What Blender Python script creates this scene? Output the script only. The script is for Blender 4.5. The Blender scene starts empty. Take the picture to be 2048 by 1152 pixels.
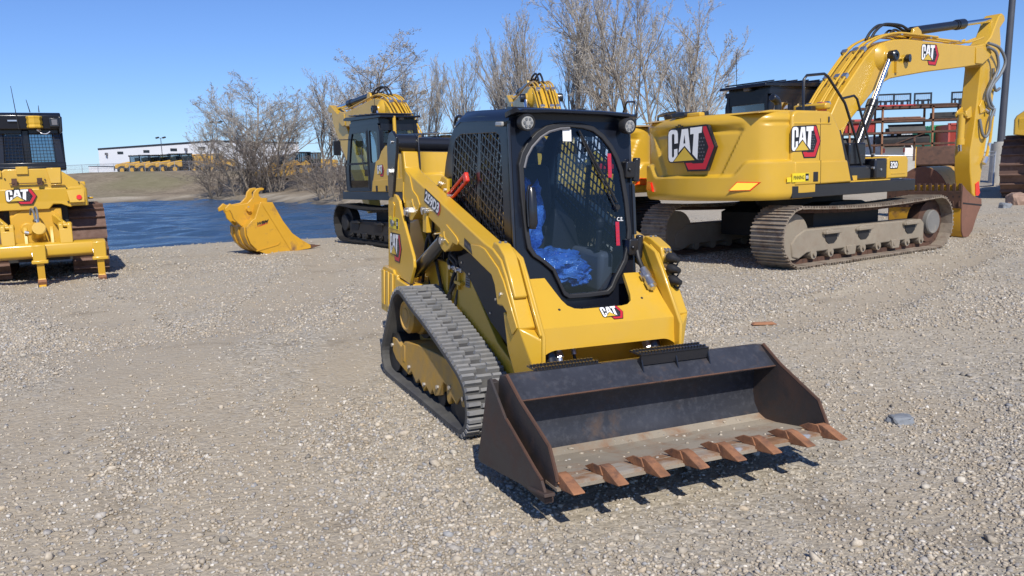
import bpy, bmesh, math, random
import numpy as np
from mathutils import Vector, Matrix, Quaternion
from mathutils import noise as NZ
rad = math.radians
SC = bpy.context.scene
COL = SC.collection

# ------------------------------------------------------------------ camera, sky, sun, exposure
CAM_H, PITCH, ROLL, FPX = 1.6678, 0.1427, -0.0331, 1619.3
_cp, _sp = math.cos(PITCH), math.sin(PITCH)
_w = Vector((0, _cp, -_sp)); _u0 = Vector((0, _sp, _cp)); _r0 = Vector((1, 0, 0))
_r = _r0 * math.cos(ROLL) + _u0 * math.sin(ROLL)
_u = _u0 * math.cos(ROLL) - _r0 * math.sin(ROLL)
cam = bpy.data.cameras.new('camera'); camo = bpy.data.objects.new('camera', cam); COL.objects.link(camo)
m3 = Matrix((_r, _u, -_w)).transposed()
camo.matrix_world = Matrix.Translation((0, 0, CAM_H)) @ m3.to_4x4()
cam.sensor_width = 36.0; cam.lens = FPX / 2048 * 36.0; cam.clip_end = 12000; cam.clip_start = 0.05
SC.camera = camo

SUN_AZ, SUN_EL = rad(167), rad(44)
world = bpy.data.worlds.new('World'); SC.world = world; world.use_nodes = True
wn = world.node_tree.nodes; wl = world.node_tree.links
sky = wn.new('ShaderNodeTexSky'); sky.sky_type = 'NISHITA'; sky.sun_disc = False
sky.sun_elevation = SUN_EL; sky.sun_rotation = SUN_AZ; sky.altitude = 600
sky.air_density = 1.0; sky.dust_density = 0.2; sky.ozone_density = 2.0
tint = wn.new('ShaderNodeMix'); tint.data_type = 'RGBA'; tint.blend_type = 'MULTIPLY'; tint.inputs[0].default_value = 1.0
tint.inputs[7].default_value = (.72, .95, 1.42, 1); wl.new(sky.outputs[0], tint.inputs[6])
wl.new(tint.outputs[2], wn['Background'].inputs[0]); wn['Background'].inputs[1].default_value = 0.092
SUN_DIR = Vector((math.sin(SUN_AZ) * math.cos(SUN_EL), math.cos(SUN_AZ) * math.cos(SUN_EL), math.sin(SUN_EL)))
sl = bpy.data.lights.new('sun', 'SUN'); sl.energy = 4.8; sl.angle = rad(0.53); sl.color = (1.0, 0.945, 0.85)
so = bpy.data.objects.new('sun', sl); COL.objects.link(so)
so.rotation_euler = SUN_DIR.to_track_quat('Z', 'Y').to_euler(); so.location = (0, 0, 60)
SC.view_settings.view_transform = 'Standard'; SC.view_settings.look = 'None'
SC.view_settings.exposure = 0.0; SC.view_settings.gamma = 1.0
SC.render.engine = 'CYCLES'
SC.cycles.max_bounces = 8; SC.cycles.transparent_max_bounces = 24; SC.cycles.use_denoising = True

def ray(px, py):
    d = _w * FPX + _r * (px - 1024) - _u * (py - 576)
    return d.normalized()
def at_y(px, py, depth):
    d = ray(px, py); t = depth / d.y
    return Vector((0, 0, CAM_H)) + d * t

# ------------------------------------------------------------------ materials
def _nt(name):
    m = bpy.data.materials.new(name); m.use_nodes = True
    nt = m.node_tree; return m, nt, nt.nodes, nt.links, nt.nodes['Principled BSDF']
def _ramp(ns, lk, src, p0, p1):
    r = ns.new('ShaderNodeMapRange'); r.inputs[1].default_value = p0; r.inputs[2].default_value = p1
    r.clamp = True; lk.new(src, r.inputs[0]); return r.outputs[0]
def _noise(ns, lk, scale, detail=6, rough=.6, vec=None, dist=0.0):
    n = ns.new('ShaderNodeTexNoise'); n.inputs['Scale'].default_value = scale; n.inputs['Detail'].default_value = detail
    n.inputs['Roughness'].default_value = rough; n.inputs['Distortion'].default_value = dist
    if vec is not None: lk.new(vec, n.inputs['Vector'])
    return n.outputs['Fac']
def _mix(ns, lk, fac, a, b, mode='MIX'):
    mx = ns.new('ShaderNodeMix'); mx.data_type = 'RGBA'; mx.blend_type = mode
    if isinstance(fac, float): mx.inputs[0].default_value = fac
    else: lk.new(fac, mx.inputs[0])
    for s, v in ((6, a), (7, b)):
        if isinstance(v, tuple): mx.inputs[s].default_value = v + (1,)
        else: lk.new(v, mx.inputs[s])
    return mx.outputs[2]
def _coord(ns): return ns.new('ShaderNodeTexCoord').outputs['Object']

def mat(name, col, rough=.5, metal=0.0, dirt=None, dirt_amt=(.55, .8), dscale=3.0, var=.12, vscale=1.5, bump=0.0, bscale=60, coat=0.0, fine=None, spec=.5):
    m, nt, ns, lk, b = _nt(name)
    co = _coord(ns)
    n1 = _noise(ns, lk, vscale, 4, .55, co)
    dk = tuple(c * (1 - var) for c in col); lt = tuple(min(1, c * (1 + var)) for c in col)
    c = _mix(ns, lk, _ramp(ns, lk, n1, .3, .7), dk, lt)
    if dirt is not None:
        n2 = _noise(ns, lk, dscale, 9, .68, co, .3)
        f = _ramp(ns, lk, n2, dirt_amt[0], dirt_amt[1])
        c = _mix(ns, lk, f, c, dirt)
        rr = ns.new('ShaderNodeMapRange'); rr.inputs[3].default_value = rough; rr.inputs[4].default_value = min(1, rough + .35)
        lk.new(f, rr.inputs[0]); lk.new(rr.outputs[0], b.inputs['Roughness'])
    else:
        b.inputs['Roughness'].default_value = rough
    if fine is not None:
        n3 = _noise(ns, lk, fine[1], 3, .7, co)
        c = _mix(ns, lk, _ramp(ns, lk, n3, fine[2], fine[3]), c, fine[0])
    lk.new(c, b.inputs['Base Color'])
    b.inputs['Metallic'].default_value = metal
    b.inputs['Specular IOR Level'].default_value = spec
    b.inputs['Coat Weight'].default_value = coat; b.inputs['Coat Roughness'].default_value = .12
    if bump > 0:
        bp = ns.new('ShaderNodeBump'); bp.inputs['Strength'].default_value = bump; bp.inputs['Distance'].default_value = .01
        lk.new(_noise(ns, lk, bscale, 8, .7, co), bp.inputs['Height']); lk.new(bp.outputs[0], b.inputs['Normal'])
    return m

def glass(name, tint, refl=.10, rough=.02, opac=.25):
    """tinted pane: tinted see-through + clear reflection"""
    m, nt, ns, lk, b = _nt(name)
    out = [n for n in ns if n.type == 'OUTPUT_MATERIAL'][0]; ns.remove(b)
    tr = ns.new('ShaderNodeBsdfTransparent'); tr.inputs[0].default_value = tint + (1,)
    gl = ns.new('ShaderNodeBsdfGlossy'); gl.inputs['Roughness'].default_value = rough
    di = ns.new('ShaderNodeBsdfDiffuse'); di.inputs[0].default_value = (.012, .016, .022, 1)
    fr = ns.new('ShaderNodeFresnel'); fr.inputs[0].default_value = 1.5
    mr = ns.new('ShaderNodeMapRange'); mr.inputs[1].default_value = 0; mr.inputs[2].default_value = 1
    mr.inputs[3].default_value = refl * .2; mr.inputs[4].default_value = .9; lk.new(fr.outputs[0], mr.inputs[0])
    m1 = ns.new('ShaderNodeMixShader'); m1.inputs[0].default_value = opac
    lk.new(tr.outputs[0], m1.inputs[1]); lk.new(di.outputs[0], m1.inputs[2])
    m2 = ns.new('ShaderNodeMixShader'); lk.new(mr.outputs[0], m2.inputs[0])
    lk.new(m1.outputs[0], m2.inputs[1]); lk.new(gl.outputs[0], m2.inputs[2]); lk.new(m2.outputs[0], out.inputs[0])
    return m

DUST = (.36, .31, .24)
YEL = (.60, .36, .030)
M = {}
M['yellow'] = mat('yellow_paint', YEL, .34, dirt=(.55, .34, .06), dirt_amt=(.52, .9), dscale=2.2, var=.04, coat=.35)
M['yellow_worn'] = mat('worn_yellow_paint', (.58, .31, .02), .45, dirt=(.20, .105, .05), dirt_amt=(.56, .72), dscale=2.6, var=.08, coat=.1, fine=((.35, .24, .12), 28, .62, .8))
M['yellow_used'] = mat('used_yellow_paint', (.62, .35, .03), .45, dirt=(.40, .27, .10), dirt_amt=(.55, .85), dscale=3, var=.06, coat=.1)
M['yellow_far'] = mat('faded_yellow_paint', (.55, .31, .03), .5, dirt=(.3, .2, .08), dscale=1.2, var=.1)
M['yellow_dusty'] = mat('dusty_yellow_paint', (.50, .28, .035), .6, dirt=(.30, .22, .12), dirt_amt=(.40, .75), dscale=6, var=.1)
M['black'] = mat('black_paint', (.013, .014, .018), .3, var=.2, coat=.3, dirt=(.06, .055, .05), dirt_amt=(.6, .95), dscale=4)
M['black_matt'] = mat('matt_black_plastic', (.018, .018, .02), .55, var=.2)
M['navy'] = mat('black_cab_paint', (.008, .010, .017), .30, var=.1, coat=.2, spec=.35, dirt=(.04, .04, .045), dirt_amt=(.6, .95), dscale=5)
M['rubber'] = mat('dusty_track_rubber', (.175, .18, .19), .85, dirt=(.27, .26, .245), dirt_amt=(.35, .75), dscale=9, var=.25, vscale=6, bump=.25, bscale=90)
M['rubber_side'] = mat('track_rubber_edge', (.052, .052, .055), .8, dirt=(.12, .115, .10), dirt_amt=(.42, .85), dscale=5, var=.25, bump=.2, bscale=50)
M['bucket'] = mat('scratched_black_steel', (.030, .032, .041), .46, dirt=(.085, .052, .036), dirt_amt=(.56, .80), dscale=5.5, var=.35, vscale=3, metal=.0, bump=.12, bscale=70, fine=((.06, .062, .072), 24, .50, .85), coat=0)
M['bucket_side'] = mat('browned_steel_plate', (.04, .034, .034), .55, dirt=(.085, .045, .03), dirt_amt=(.45, .75), dscale=4, var=.3, bump=.1)
M['floor_steel'] = mat('rusty_dusty_bucket_floor', (.29, .25, .195), .85, dirt=(.24, .125, .065), dirt_amt=(.48, .72), dscale=4.2, var=.2, bump=.2, bscale=60, fine=((.22, .20, .17), 30, .58, .75))
M['rust'] = mat('orange_rust', (.30, .135, .065), .85, dirt=(.13, .068, .045), dirt_amt=(.46, .68), dscale=11, var=.3, vscale=9, bump=.3, bscale=120)
M['rust_dark'] = mat('dark_rust', (.105, .052, .033), .85, dirt=(.05, .032, .026), dirt_amt=(.45, .7), dscale=6, var=.3, bump=.3, bscale=60)
M['rust_red'] = mat('brown_red_rust', (.20, .095, .062), .8, dirt=(.13, .07, .05), dirt_amt=(.5, .75), dscale=3, var=.2, bump=.15)
M['shoe'] = mat('rusty_track_shoe', (.17, .10, .075), .75, dirt=(.09, .05, .036), dirt_amt=(.45, .75), dscale=6, var=.2, bump=.15)
M['shoe_mud'] = mat('muddy_track_shoe', (.26, .215, .165), .9, dirt=(.15, .10, .07), dirt_amt=(.46, .66), dscale=5, var=.25, vscale=4, bump=.5, bscale=45)
M['mud'] = mat('dried_mud_steel', (.27, .23, .175), .92, dirt=(.24, .19, .14), dirt_amt=(.45, .75), dscale=5, var=.12, bump=.4, bscale=40)
M['dark'] = mat('dark_greasy_steel', (.018, .017, .017), .6, var=.3)
M['chrome'] = mat('chrome_rod', (.75, .76, .78), .12, 1.0, var=.03)
M['steel'] = mat('zinc_plated_steel', (.62, .62, .63), .3, .9, var=.08)
M['galv'] = mat('galvanised_steel', (.45, .47, .50), .42, .6, var=.12)
M['hose'] = mat('grey_hydraulic_hose', (.16, .17, .18), .5, var=.15)
M['white'] = mat('white_vinyl', (.80, .80, .80), .45, var=.02)
M['decal_black'] = mat('black_vinyl', (.012, .012, .016), .4, var=.05)
M['decal_yellow'] = mat('gold_vinyl', (.62, .42, .05), .4, var=.03)
M['decal_red'] = mat('red_vinyl', (.52, .018, .035), .4, var=.05)
M['sticker_yellow'] = mat('yellow_vinyl', (.80, .62, .02), .45, var=.02)
M['red'] = mat('red_paint', (.62, .03, .015), .4, var=.05, coat=.2)
M['pink'] = mat('pinkish_red_vinyl', (.42, .02, .055), .5, var=.05)
M['grey'] = mat('grey_trim', (.13, .13, .145), .6, var=.1)
M['lamp'] = mat('lamp_lens', (.34, .34, .33), .25, var=.12, vscale=60, coat=.3)
M['amber'] = mat('amber_reflector_painted_glare', (1.0, .55, .05), .2, var=.05, coat=.6)
_am = M['amber'].node_tree.nodes['Principled BSDF']; _am.inputs['Emission Color'].default_value = (1, .42, .03, 1); _am.inputs['Emission Strength'].default_value = .55  # emission paints in the glare of light thrown back by the reflector
M['lens_red'] = mat('red_lens', (.75, .02, .01), .2, var=.05, coat=.6)
M['lens_orange'] = mat('orange_lens', (.95, .16, .01), .25, var=.1, coat=.4)
M['glass'] = glass('cab_glass', (.58, .68, .82), .05, .02, .01)
M['glass_dark'] = glass('tinted_glass', (.50, .62, .70), .14, .02, .14)
M['glass_side'] = glass('side_glass', (.62, .72, .80), .10, .02, .05)

def plastic_blue():
    m, nt, ns, lk, b = _nt('blue_plastic_film')
    co = _coord(ns)
    c = _mix(ns, lk, _ramp(ns, lk, _noise(ns, lk, 9, 6, .6, co), .3, .7), (.02, .12, .56), (.16, .40, .88))
    lk.new(c, b.inputs['Base Color']); b.inputs['Roughness'].default_value = .12
    b.inputs['Coat Weight'].default_value = .8; b.inputs['Coat Roughness'].default_value = .06
    bp = ns.new('ShaderNodeBump'); bp.inputs['Strength'].default_value = .9; bp.inputs['Distance'].default_value = .02
    lk.new(_noise(ns, lk, 22, 4, .55, co, 1.5), bp.inputs['Height']); lk.new(bp.outputs[0], b.inputs['Normal'])
    return m
M['blue_film'] = plastic_blue()

# ------------------------------------------------------------------ mesh builder
SPLIT = set('bolt pin doubler_plate side_plate handrail pipe_clamp step step_recess tank_bracket armrest bolt_hole hole_plug pressed_rib wear_strip track_guide roller tail_light hose hydraulic_hose fitting pipe_fitting bracket boom_boss light_bracket latch bolt_line deck_plate uprights upright fender work_light exhaust weld_lug camera_mount hydraulic_tank reflector worn_edge dust_cap corner_trim side_window cab_window rear_block guard_rib lamp window hydraulic_pipe ripper_link'.split())
class MB:
    def __init__(s, fn=None):
        s.v = []; s.f = []; s.m = []; s.fn = fn; s.cur = 0
    def mt(s, i): s.cur = i; return s
    def add(s, vs, fs, m=None):
        o = len(s.v); s.v.extend(tuple(p) for p in vs)
        for f in fs: s.f.append([i + o for i in f]); s.m.append(s.cur if m is None else m)
        return s
    def box(s, x0, x1, y0, y1, z0, z1, m=None):
        v = [(x, y, z) for z in (z0, z1) for y in (y0, y1) for x in (x0, x1)]
        return s.add(v, [(0, 2, 3, 1), (4, 5, 7, 6), (0, 1, 5, 4), (2, 6, 7, 3), (0, 4, 6, 2), (1, 3, 7, 5)], m)
    def obox(s, c, a, b, d, m=None):
        c, a, b, d = Vector(c), Vector(a), Vector(b), Vector(d)
        v = [c + a * i + b * j + d * k for k in (-1, 1) for j in (-1, 1) for i in (-1, 1)]
        return s.add(v, [(0, 2, 3, 1), (4, 5, 7, 6), (0, 1, 5, 4), (2, 6, 7, 3), (0, 4, 6, 2), (1, 3, 7, 5)], m)
    def prism(s, poly, a, b, ax='x', m=None):
        def P(p, t):
            return (t, p[0], p[1]) if ax == 'x' else ((p[0], t, p[1]) if ax == 'y' else (p[0], p[1], t))
        n = len(poly); v = [P(p, a) for p in poly] + [P(p, b) for p in poly]
        f = [list(range(n))[::-1], list(range(n, 2 * n))] + [(i, (i + 1) % n, n + (i + 1) % n, n + i) for i in range(n)]
        return s.add(v, f, m)
    def hull(s, pts, m=None):
        bm = bmesh.new(); vs = [bm.verts.new(p) for p in pts]
        r = bmesh.ops.convex_hull(bm, input=vs)
        for g in [e for e in r['geom_interior'] if isinstance(e, bmesh.types.BMVert)]: bm.verts.remove(g)
        bmesh.ops.dissolve_limit(bm, angle_limit=.02, verts=bm.verts, edges=bm.edges)
        bm.verts.index_update(); s.add([v.co for v in bm.verts], [[v.index for v in f.verts] for f in bm.faces], m); bm.free(); return s
    def tube(s, path, r, n=8, m=None, cap=True, closed=False):
        P = [Vector(p) for p in path]; k = len(P); R_ = r if isinstance(r, (list, tuple)) else [r] * k
        vs = []; nx = None
        for i in range(k):
            if closed: t = P[(i + 1) % k] - P[i - 1]
            else: t = P[min(i + 1, k - 1)] - P[max(i - 1, 0)]
            if t.length < 1e-9: t = Vector((0, 0, 1))
            t.normalize()
            if nx is None:
                nx = t.cross(Vector((0, 0, 1)) if abs(t.z) < .9 else Vector((1, 0, 0)))
            nx = nx - t * nx.dot(t); nx.normalize(); ny = t.cross(nx)
            for j in range(n):
                a = 2 * math.pi * j / n
                vs.append(P[i] + (nx * math.cos(a) + ny * math.sin(a)) * R_[i])
        fs = []
        for i in range(k if closed else k - 1):
            for j in range(n):
                i2 = (i + 1) % k
                fs.append((i * n + j, i * n + (j + 1) % n, i2 * n + (j + 1) % n, i2 * n + j))
        if cap and not closed: fs += [list(range(n))[::-1], list(range((k - 1) * n, k * n))]
        return s.add(vs, fs, m)
    def cyl(s, p0, p1, r0, r1=None, n=20, m=None): return s.tube([p0, p1], [r0, r0 if r1 is None else r1], n, m)
    def lathe(s, c, ax, prof, n=24, m=None):
        c, ax = Vector(c), Vector(ax).normalized()
        nx = ax.cross(Vector((0, 0, 1)) if abs(ax.z) < .9 else Vector((1, 0, 0))).normalized(); ny = ax.cross(nx)
        return s.loft([[c + ax * t + (nx * math.cos(6.283185 * j / n) + ny * math.sin(6.283185 * j / n)) * max(r, 1e-4) for j in range(n)] for r, t in prof], True, True, m)
    def loft(s, rings, closed=True, cap=True, m=None):
        n = len(rings[0]); vs = [p for r in rings for p in r]; fs = []
        for i in range(len(rings) - 1):
            for j in range(n if closed else n - 1):
                fs.append((i * n + j, i * n + (j + 1) % n, (i + 1) * n + (j + 1) % n, (i + 1) * n + j))
        if cap: fs += [list(range(n))[::-1], list(range((len(rings) - 1) * n, len(rings) * n))]
        return s.add(vs, fs, m)
    def ring(s, outer, inner, d0, d1, P, m=None, N=64):
        """flat frame between two star-shaped loops; P(p, depth) maps to 3D"""
        cx = sum(p[0] for p in inner) / len(inner); cy = sum(p[1] for p in inner) / len(inner)
        angs = sorted(set([2 * math.pi * i / N for i in range(N)] + [math.atan2(p[1] - cy, p[0] - cx) % (2 * math.pi) for p in outer + inner]))
        def hit(loop, a):
            dx, dy = math.cos(a), math.sin(a); best = 1e9; k = len(loop)
            for i in range(k):
                x1, y1 = loop[i][0] - cx, loop[i][1] - cy; x2, y2 = loop[(i + 1) % k][0] - cx, loop[(i + 1) % k][1] - cy
                ex, ey = x2 - x1, y2 - y1; den = dx * ey - dy * ex
                if abs(den) < 1e-12: continue
                t = (x1 * ey - y1 * ex) / den; u = (x1 * dy - y1 * dx) / den
                if t > 0 and -1e-6 <= u <= 1 + 1e-6: best = min(best, t)
            return (cx + dx * best, cy + dy * best)
        O = [hit(outer, a) for a in angs]; I = [hit(inner, a) for a in angs]; n = len(angs)
        vs = [P(p, d0) for p in O] + [P(p, d0) for p in I] + [P(p, d1) for p in I] + [P(p, d1) for p in O]
        fs = []
        for k in range(4):
            for j in range(n):
                a, b = k * n + j, k * n + (j + 1) % n; c, d = ((k + 1) % 4) * n + (j + 1) % n, ((k + 1) % 4) * n + j
                fs.append((a, b, c, d))
        return s.add(vs, fs, m)
    def pieces(s):
        n = len(s.v); p = list(range(n))
        def fd(a):
            while p[a] != a: p[a] = p[p[a]]; a = p[a]
            return a
        for f in s.f:
            for i in f[1:]:
                a, b_ = fd(f[0]), fd(i)
                if a != b_: p[a] = b_
        g = {}
        for fi, f in enumerate(s.f): g.setdefault(fd(f[0]), []).append(fi)
        bb = []
        for r_, fl in g.items():
            V = [s.v[i] for fi in fl for i in s.f[fi]]
            bb.append([[min(v[k] for v in V) - .002 for k in range(3)], [max(v[k] for v in V) + .002 for k in range(3)], fl])
        ch = True
        while ch:
            ch = False
            for i in range(len(bb)):
                for j in range(i + 1, len(bb)):
                    A_, B_ = bb[i], bb[j]
                    if all(A_[0][k] <= B_[1][k] and B_[0][k] <= A_[1][k] for k in range(3)):
                        bb[i] = [[min(A_[0][k], B_[0][k]) for k in range(3)], [max(A_[1][k], B_[1][k]) for k in range(3)], A_[2] + B_[2]]; del bb[j]; ch = True; break
                if ch: break
        return [x[2] for x in bb]
    def build(s, name, mats, parent=None, bevel=0.0, smooth=35, seg=2):
        if name in SPLIT:
            P_ = s.pieces()
            if len(P_) > 1:
                first = None
                for fl in P_:
                    q = MB(s.fn); mp = {}
                    for fi in fl:
                        for i in s.f[fi]:
                            if i not in mp: mp[i] = len(q.v); q.v.append(s.v[i])
                        q.f.append([mp[i] for i in s.f[fi]]); q.m.append(s.m[fi])
                    o = q.build1(name, mats, parent, bevel, smooth, seg); first = first or o
                return first
        return s.build1(name, mats, parent, bevel, smooth, seg)
    def build1(s, name, mats, parent=None, bevel=0.0, smooth=35, seg=2):
        bm = bmesh.new(); fn = s.fn
        vs = [bm.verts.new(fn(p) if fn else p) for p in s.v]
        for f, mi in zip(s.f, s.m):
            try:
                fc = bm.faces.new([vs[i] for i in f]); fc.material_index = mi; fc.smooth = True
            except ValueError: pass
        bmesh.ops.recalc_face_normals(bm, faces=bm.faces)
        lim = rad(smooth)
        for e in bm.edges:
            if len(e.link_faces) == 2 and e.calc_face_angle(0) > lim: e.smooth = False
        me = bpy.data.meshes.new(name); bm.to_mesh(me); bm.free()
        for mm in (mats if isinstance(mats, (list, tuple)) else [mats]): me.materials.append(M[mm] if isinstance(mm, str) else mm)
        o = bpy.data.objects.new(name, me); COL.objects.link(o)
        if parent is not None: o.parent = parent
        if bevel > 0:
            bv = o.modifiers.new('bevel', 'BEVEL'); bv.width = bevel; bv.segments = seg; bv.limit_method = 'ANGLE'; bv.angle_limit = rad(40)
            bv.use_clamp_overlap = True
        return o

def tag(o, label=None, cat=None, group=None, kind=None):
    if label: o['label'] = label
    if cat: o['category'] = cat
    if group: o['group'] = group
    if kind: o['kind'] = kind
    return o
def empty(name, loc=(0, 0, 0), rz=0.0):
    o = bpy.data.objects.new(name, None); COL.objects.link(o); o.location = loc; o.rotation_euler = (0, 0, rz); o.empty_display_size = .3
    return o
def kids(o): return [c for c in bpy.data.objects if c.parent == o]
def copy_tree(o, parent=None):
    c = o.copy(); COL.objects.link(c)
    if parent is not None: c.parent = parent; c.matrix_parent_inverse = o.matrix_parent_inverse.copy()
    for ch in kids(o): copy_tree(ch, c)
    return c

# ------------------------------------------------------------------ flat decals (emblem, lettering)
_tc = {}
def text2d(s, bold=.0):
    if (s, bold) in _tc: return _tc[(s, bold)]
    cu = bpy.data.curves.new('t', 'FONT'); cu.body = s; cu.size = 1; cu.offset = bold; cu.resolution_u = 3
    ob = bpy.data.objects.new('t', cu); COL.objects.link(ob)
    dg = bpy.context.evaluated_depsgraph_get(); me = bpy.data.meshes.new_from_object(ob.evaluated_get(dg))
    V = [(v.co.x, v.co.y) for v in me.vertices]; Fc = [list(p.vertices) for p in me.polygons]
    bpy.data.objects.remove(ob); bpy.data.curves.remove(cu); bpy.data.meshes.remove(me)
    x0 = min(v[0] for v in V); x1 = max(v[0] for v in V); y0 = min(v[1] for v in V); y1 = max(v[1] for v in V)
    V = [((x - x0) / (x1 - x0), (y - y0) / (y1 - y0)) for x, y in V]
    _tc[(s, bold)] = (V, Fc); return V, Fc
class Decal:
    def __init__(s, O, U, V, Nn, fn=None):
        s.O, s.U, s.V = Vector(O), Vector(U), Vector(V); s.N = Vector(Nn).normalized(); s.mb = MB(fn)
    def P(s, u, v, k): return s.O + s.U * u + s.V * v + s.N * (.0012 * (k + 1))
    def poly(s, pts, m, k): s.mb.add([s.P(u, v, k) for u, v in pts], [list(range(len(pts)))], m); return s
    def rect(s, u0, v0, u1, v1, m, k): return s.poly([(u0, v0), (u1, v0), (u1, v1), (u0, v1)], m, k)
    def plate(s, pts, m, k, t):
        n = len(pts); a = [s.P(u, v, k) for u, v in pts]; b = [p - s.N * t for p in a]
        s.mb.add(a + b, [list(range(n))] + [(i, (i + 1) % n, n + (i + 1) % n, n + i) for i in range(n)], m); return s
    def text(s, st, u0, v0, u1, v1, m, k, bold=.0, slant=0.0):
        V, Fc = text2d(st, bold)
        s.mb.add([s.P(u0 + (u1 - u0) * (x + slant * y), v0 + (v1 - v0) * y, k) for x, y in V], Fc, m); return s
    def build(s, name, mats, parent): return s.mb.build(name, mats, parent, smooth=20)
_q = lambda L: [((x - 265) / 525.0, (775 - y) / 450.0) for x, y in L]
LG_PLATE = _q([(265, 640), (265, 400), (285, 350), (320, 336), (690, 322), (712, 330), (792, 540), (705, 770), (490, 770), (452, 678), (300, 680), (280, 672)])
LG_RED = _q([(662, 340), (698, 340), (778, 540), (690, 752), (502, 752), (470, 686), (538, 686), (552, 694), (664, 692), (722, 540), (662, 385)])
LG_C = _q([(275, 400), (283, 368), (305, 352), (350, 350), (378, 362), (386, 395), (386, 485), (345, 490), (345, 402), (336, 391), (322, 392), (316, 404), (316, 612), (322, 626), (334, 624), (341, 610), (341, 545), (380, 540), (380, 605), (352, 640), (325, 669), (298, 668), (280, 652), (275, 620)])
LG_A = _q([(430, 352), (500, 350), (528, 590), (460, 515), (392, 580)])
LG_AH = _q([(460, 408), (471, 492), (448, 492)])
LG_T = _q([(524, 345), (655, 340), (648, 400), (616, 403), (602, 657), (548, 600), (562, 405), (524, 408)])
LG_TRI = _q([(460, 533), (336, 667), (572, 660)])
LGM = ['decal_black', 'white', 'decal_yellow', 'decal_red', 'grey']
def emblem(parent, O, U, V, Nn, fn=None, thick=.004, name='emblem'):
    d = Decal(O, U, V, Nn, fn)
    d.plate(LG_PLATE, 0, 1, thick); d.poly(LG_RED, 3, 2)
    for i in range(7):
        for j in range(3):
            u = .665 + j * .055 + (i % 2) * .027; v = .27 + i * .075
            if u < .80 + .0 * v and v < .8: d.poly([(u + .017 * math.cos(a * 1.047), v + .017 * math.sin(a * 1.047)) for a in range(6)], 4, 2)
    d.poly(LG_C, 1, 3); d.poly(LG_A, 1, 3); d.poly(LG_T, 1, 3); d.poly(LG_AH, 0, 4); d.poly(LG_TRI, 2, 4)
    return d.build(name, LGM, parent)
def dealer_sticker(parent, O, U, V, Nn, fn=None):
    d = Decal(O, U, V, Nn, fn)
    d.plate([(0, 0), (1, 0), (1, 1), (0, 1)], 2, 1, .002); d.text('FINNING', .08, .28, .70, .72, 0, 2, .02)
    d.rect(.77, .08, .97, .92, 0, 2); d.rect(.80, .35, .94, .66, 1, 3); d.text('CAT', .815, .40, .925, .61, 0, 4, .03)
    return d.build('dealer_sticker', ['decal_black', 'white', 'sticker_yellow'], parent)
def smoothpath(pts, step, closed=False):
    """Catmull-Rom through pts, resampled to equal steps"""
    P = [Vector(p) for p in pts]; k = len(P); out = []
    rng = range(k if closed else k - 1)
    for i in rng:
        p1, p2 = P[i], P[(i + 1) % k]
        p0 = P[i - 1] if (closed or i > 0) else p1; p3 = P[(i + 2) % k] if (closed or i < k - 2) else p2
        for j in range(16):
            t = j / 16.0
            out.append(.5 * ((2 * p1) + (p2 - p0) * t + (2 * p0 - 5 * p1 + 4 * p2 - p3) * t * t + (3 * p1 - p0 - 3 * p2 + p3) * t ** 3))
    if not closed: out.append(P[-1])
    if step is None: return out
    Q = out + ([out[0]] if closed else [])
    L = [0]
    for i in range(1, len(Q)): L.append(L[-1] + (Q[i] - Q[i - 1]).length)
    n = max(2, round(L[-1] / step)); res = []; i = 0
    for k2 in range(n if closed else n + 1):
        d = L[-1] * k2 / n
        while i < len(L) - 2 and L[i + 1] < d: i += 1
        t = (d - L[i]) / max(1e-9, L[i + 1] - L[i]); res.append(Q[i].lerp(Q[i + 1], min(1, t)))
    return res

# ------------------------------------------------------------------ terrain
rng = np.random.default_rng(7)
LX, LY, LYAW, LTR, LTP, LZ0 = 0.034, 6.0869, 0.4643, -0.0322, -0.0603, -0.0044
POND = np.array([(-95, 30), (-40, 24.6), (-20, 21.6), (-13, 21.7), (-10.4, 22.6), (-7.8, 24.2), (-4, 24.2), (0, 26), (-1, 35), (-5, 50), (-12.3, 63), (-19.3, 76), (-28, 89), (-38, 103), (-46, 106), (-58, 100), (-80, 96), (-110, 90)], float)
WATER_Z = -0.6
def sst(a, b, x):
    t = np.clip((x - a) / (b - a), 0, 1); return t * t * (3 - 2 * t)
def pond_sd(x, y):
    d = np.full(x.shape, 1e9); ins = np.zeros(x.shape, bool); n = len(POND)
    for i in range(n):
        ax, ay = POND[i]; bx, by = POND[(i + 1) % n]
        ex, ey = bx - ax, by - ay
        t = np.clip(((x - ax) * ex + (y - ay) * ey) / (ex * ex + ey * ey), 0, 1)
        d = np.minimum(d, np.hypot(x - ax - t * ex, y - ay - t * ey))
        c = ((ay > y) != (by > y)) & (x < (bx - ax) * (y - ay) / ((by - ay) if by != ay else 1e-9) + ax)
        ins ^= c
    return np.where(ins, -d, d)
_waves = [(rng.uniform(0, 6.28), rng.uniform(0, 6.28)) for _ in range(40)]
def fbm(x, y, base, octs, seed=0):
    s = np.zeros(np.shape(x)); a = 1.0; f = base
    for o in range(octs):
        for k in range(3):
            th, ph = _waves[(seed * 7 + o * 3 + k) % 40]
            s = s + a * np.sin(f * (1 + .3 * k) * (x * math.cos(th) + y * math.sin(th)) + ph + 1.7 * np.sin(f * .37 * (y * math.cos(th) - x * math.sin(th)) + ph * 2))
        a *= .55; f *= 2.1
    return s / 3.0
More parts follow.
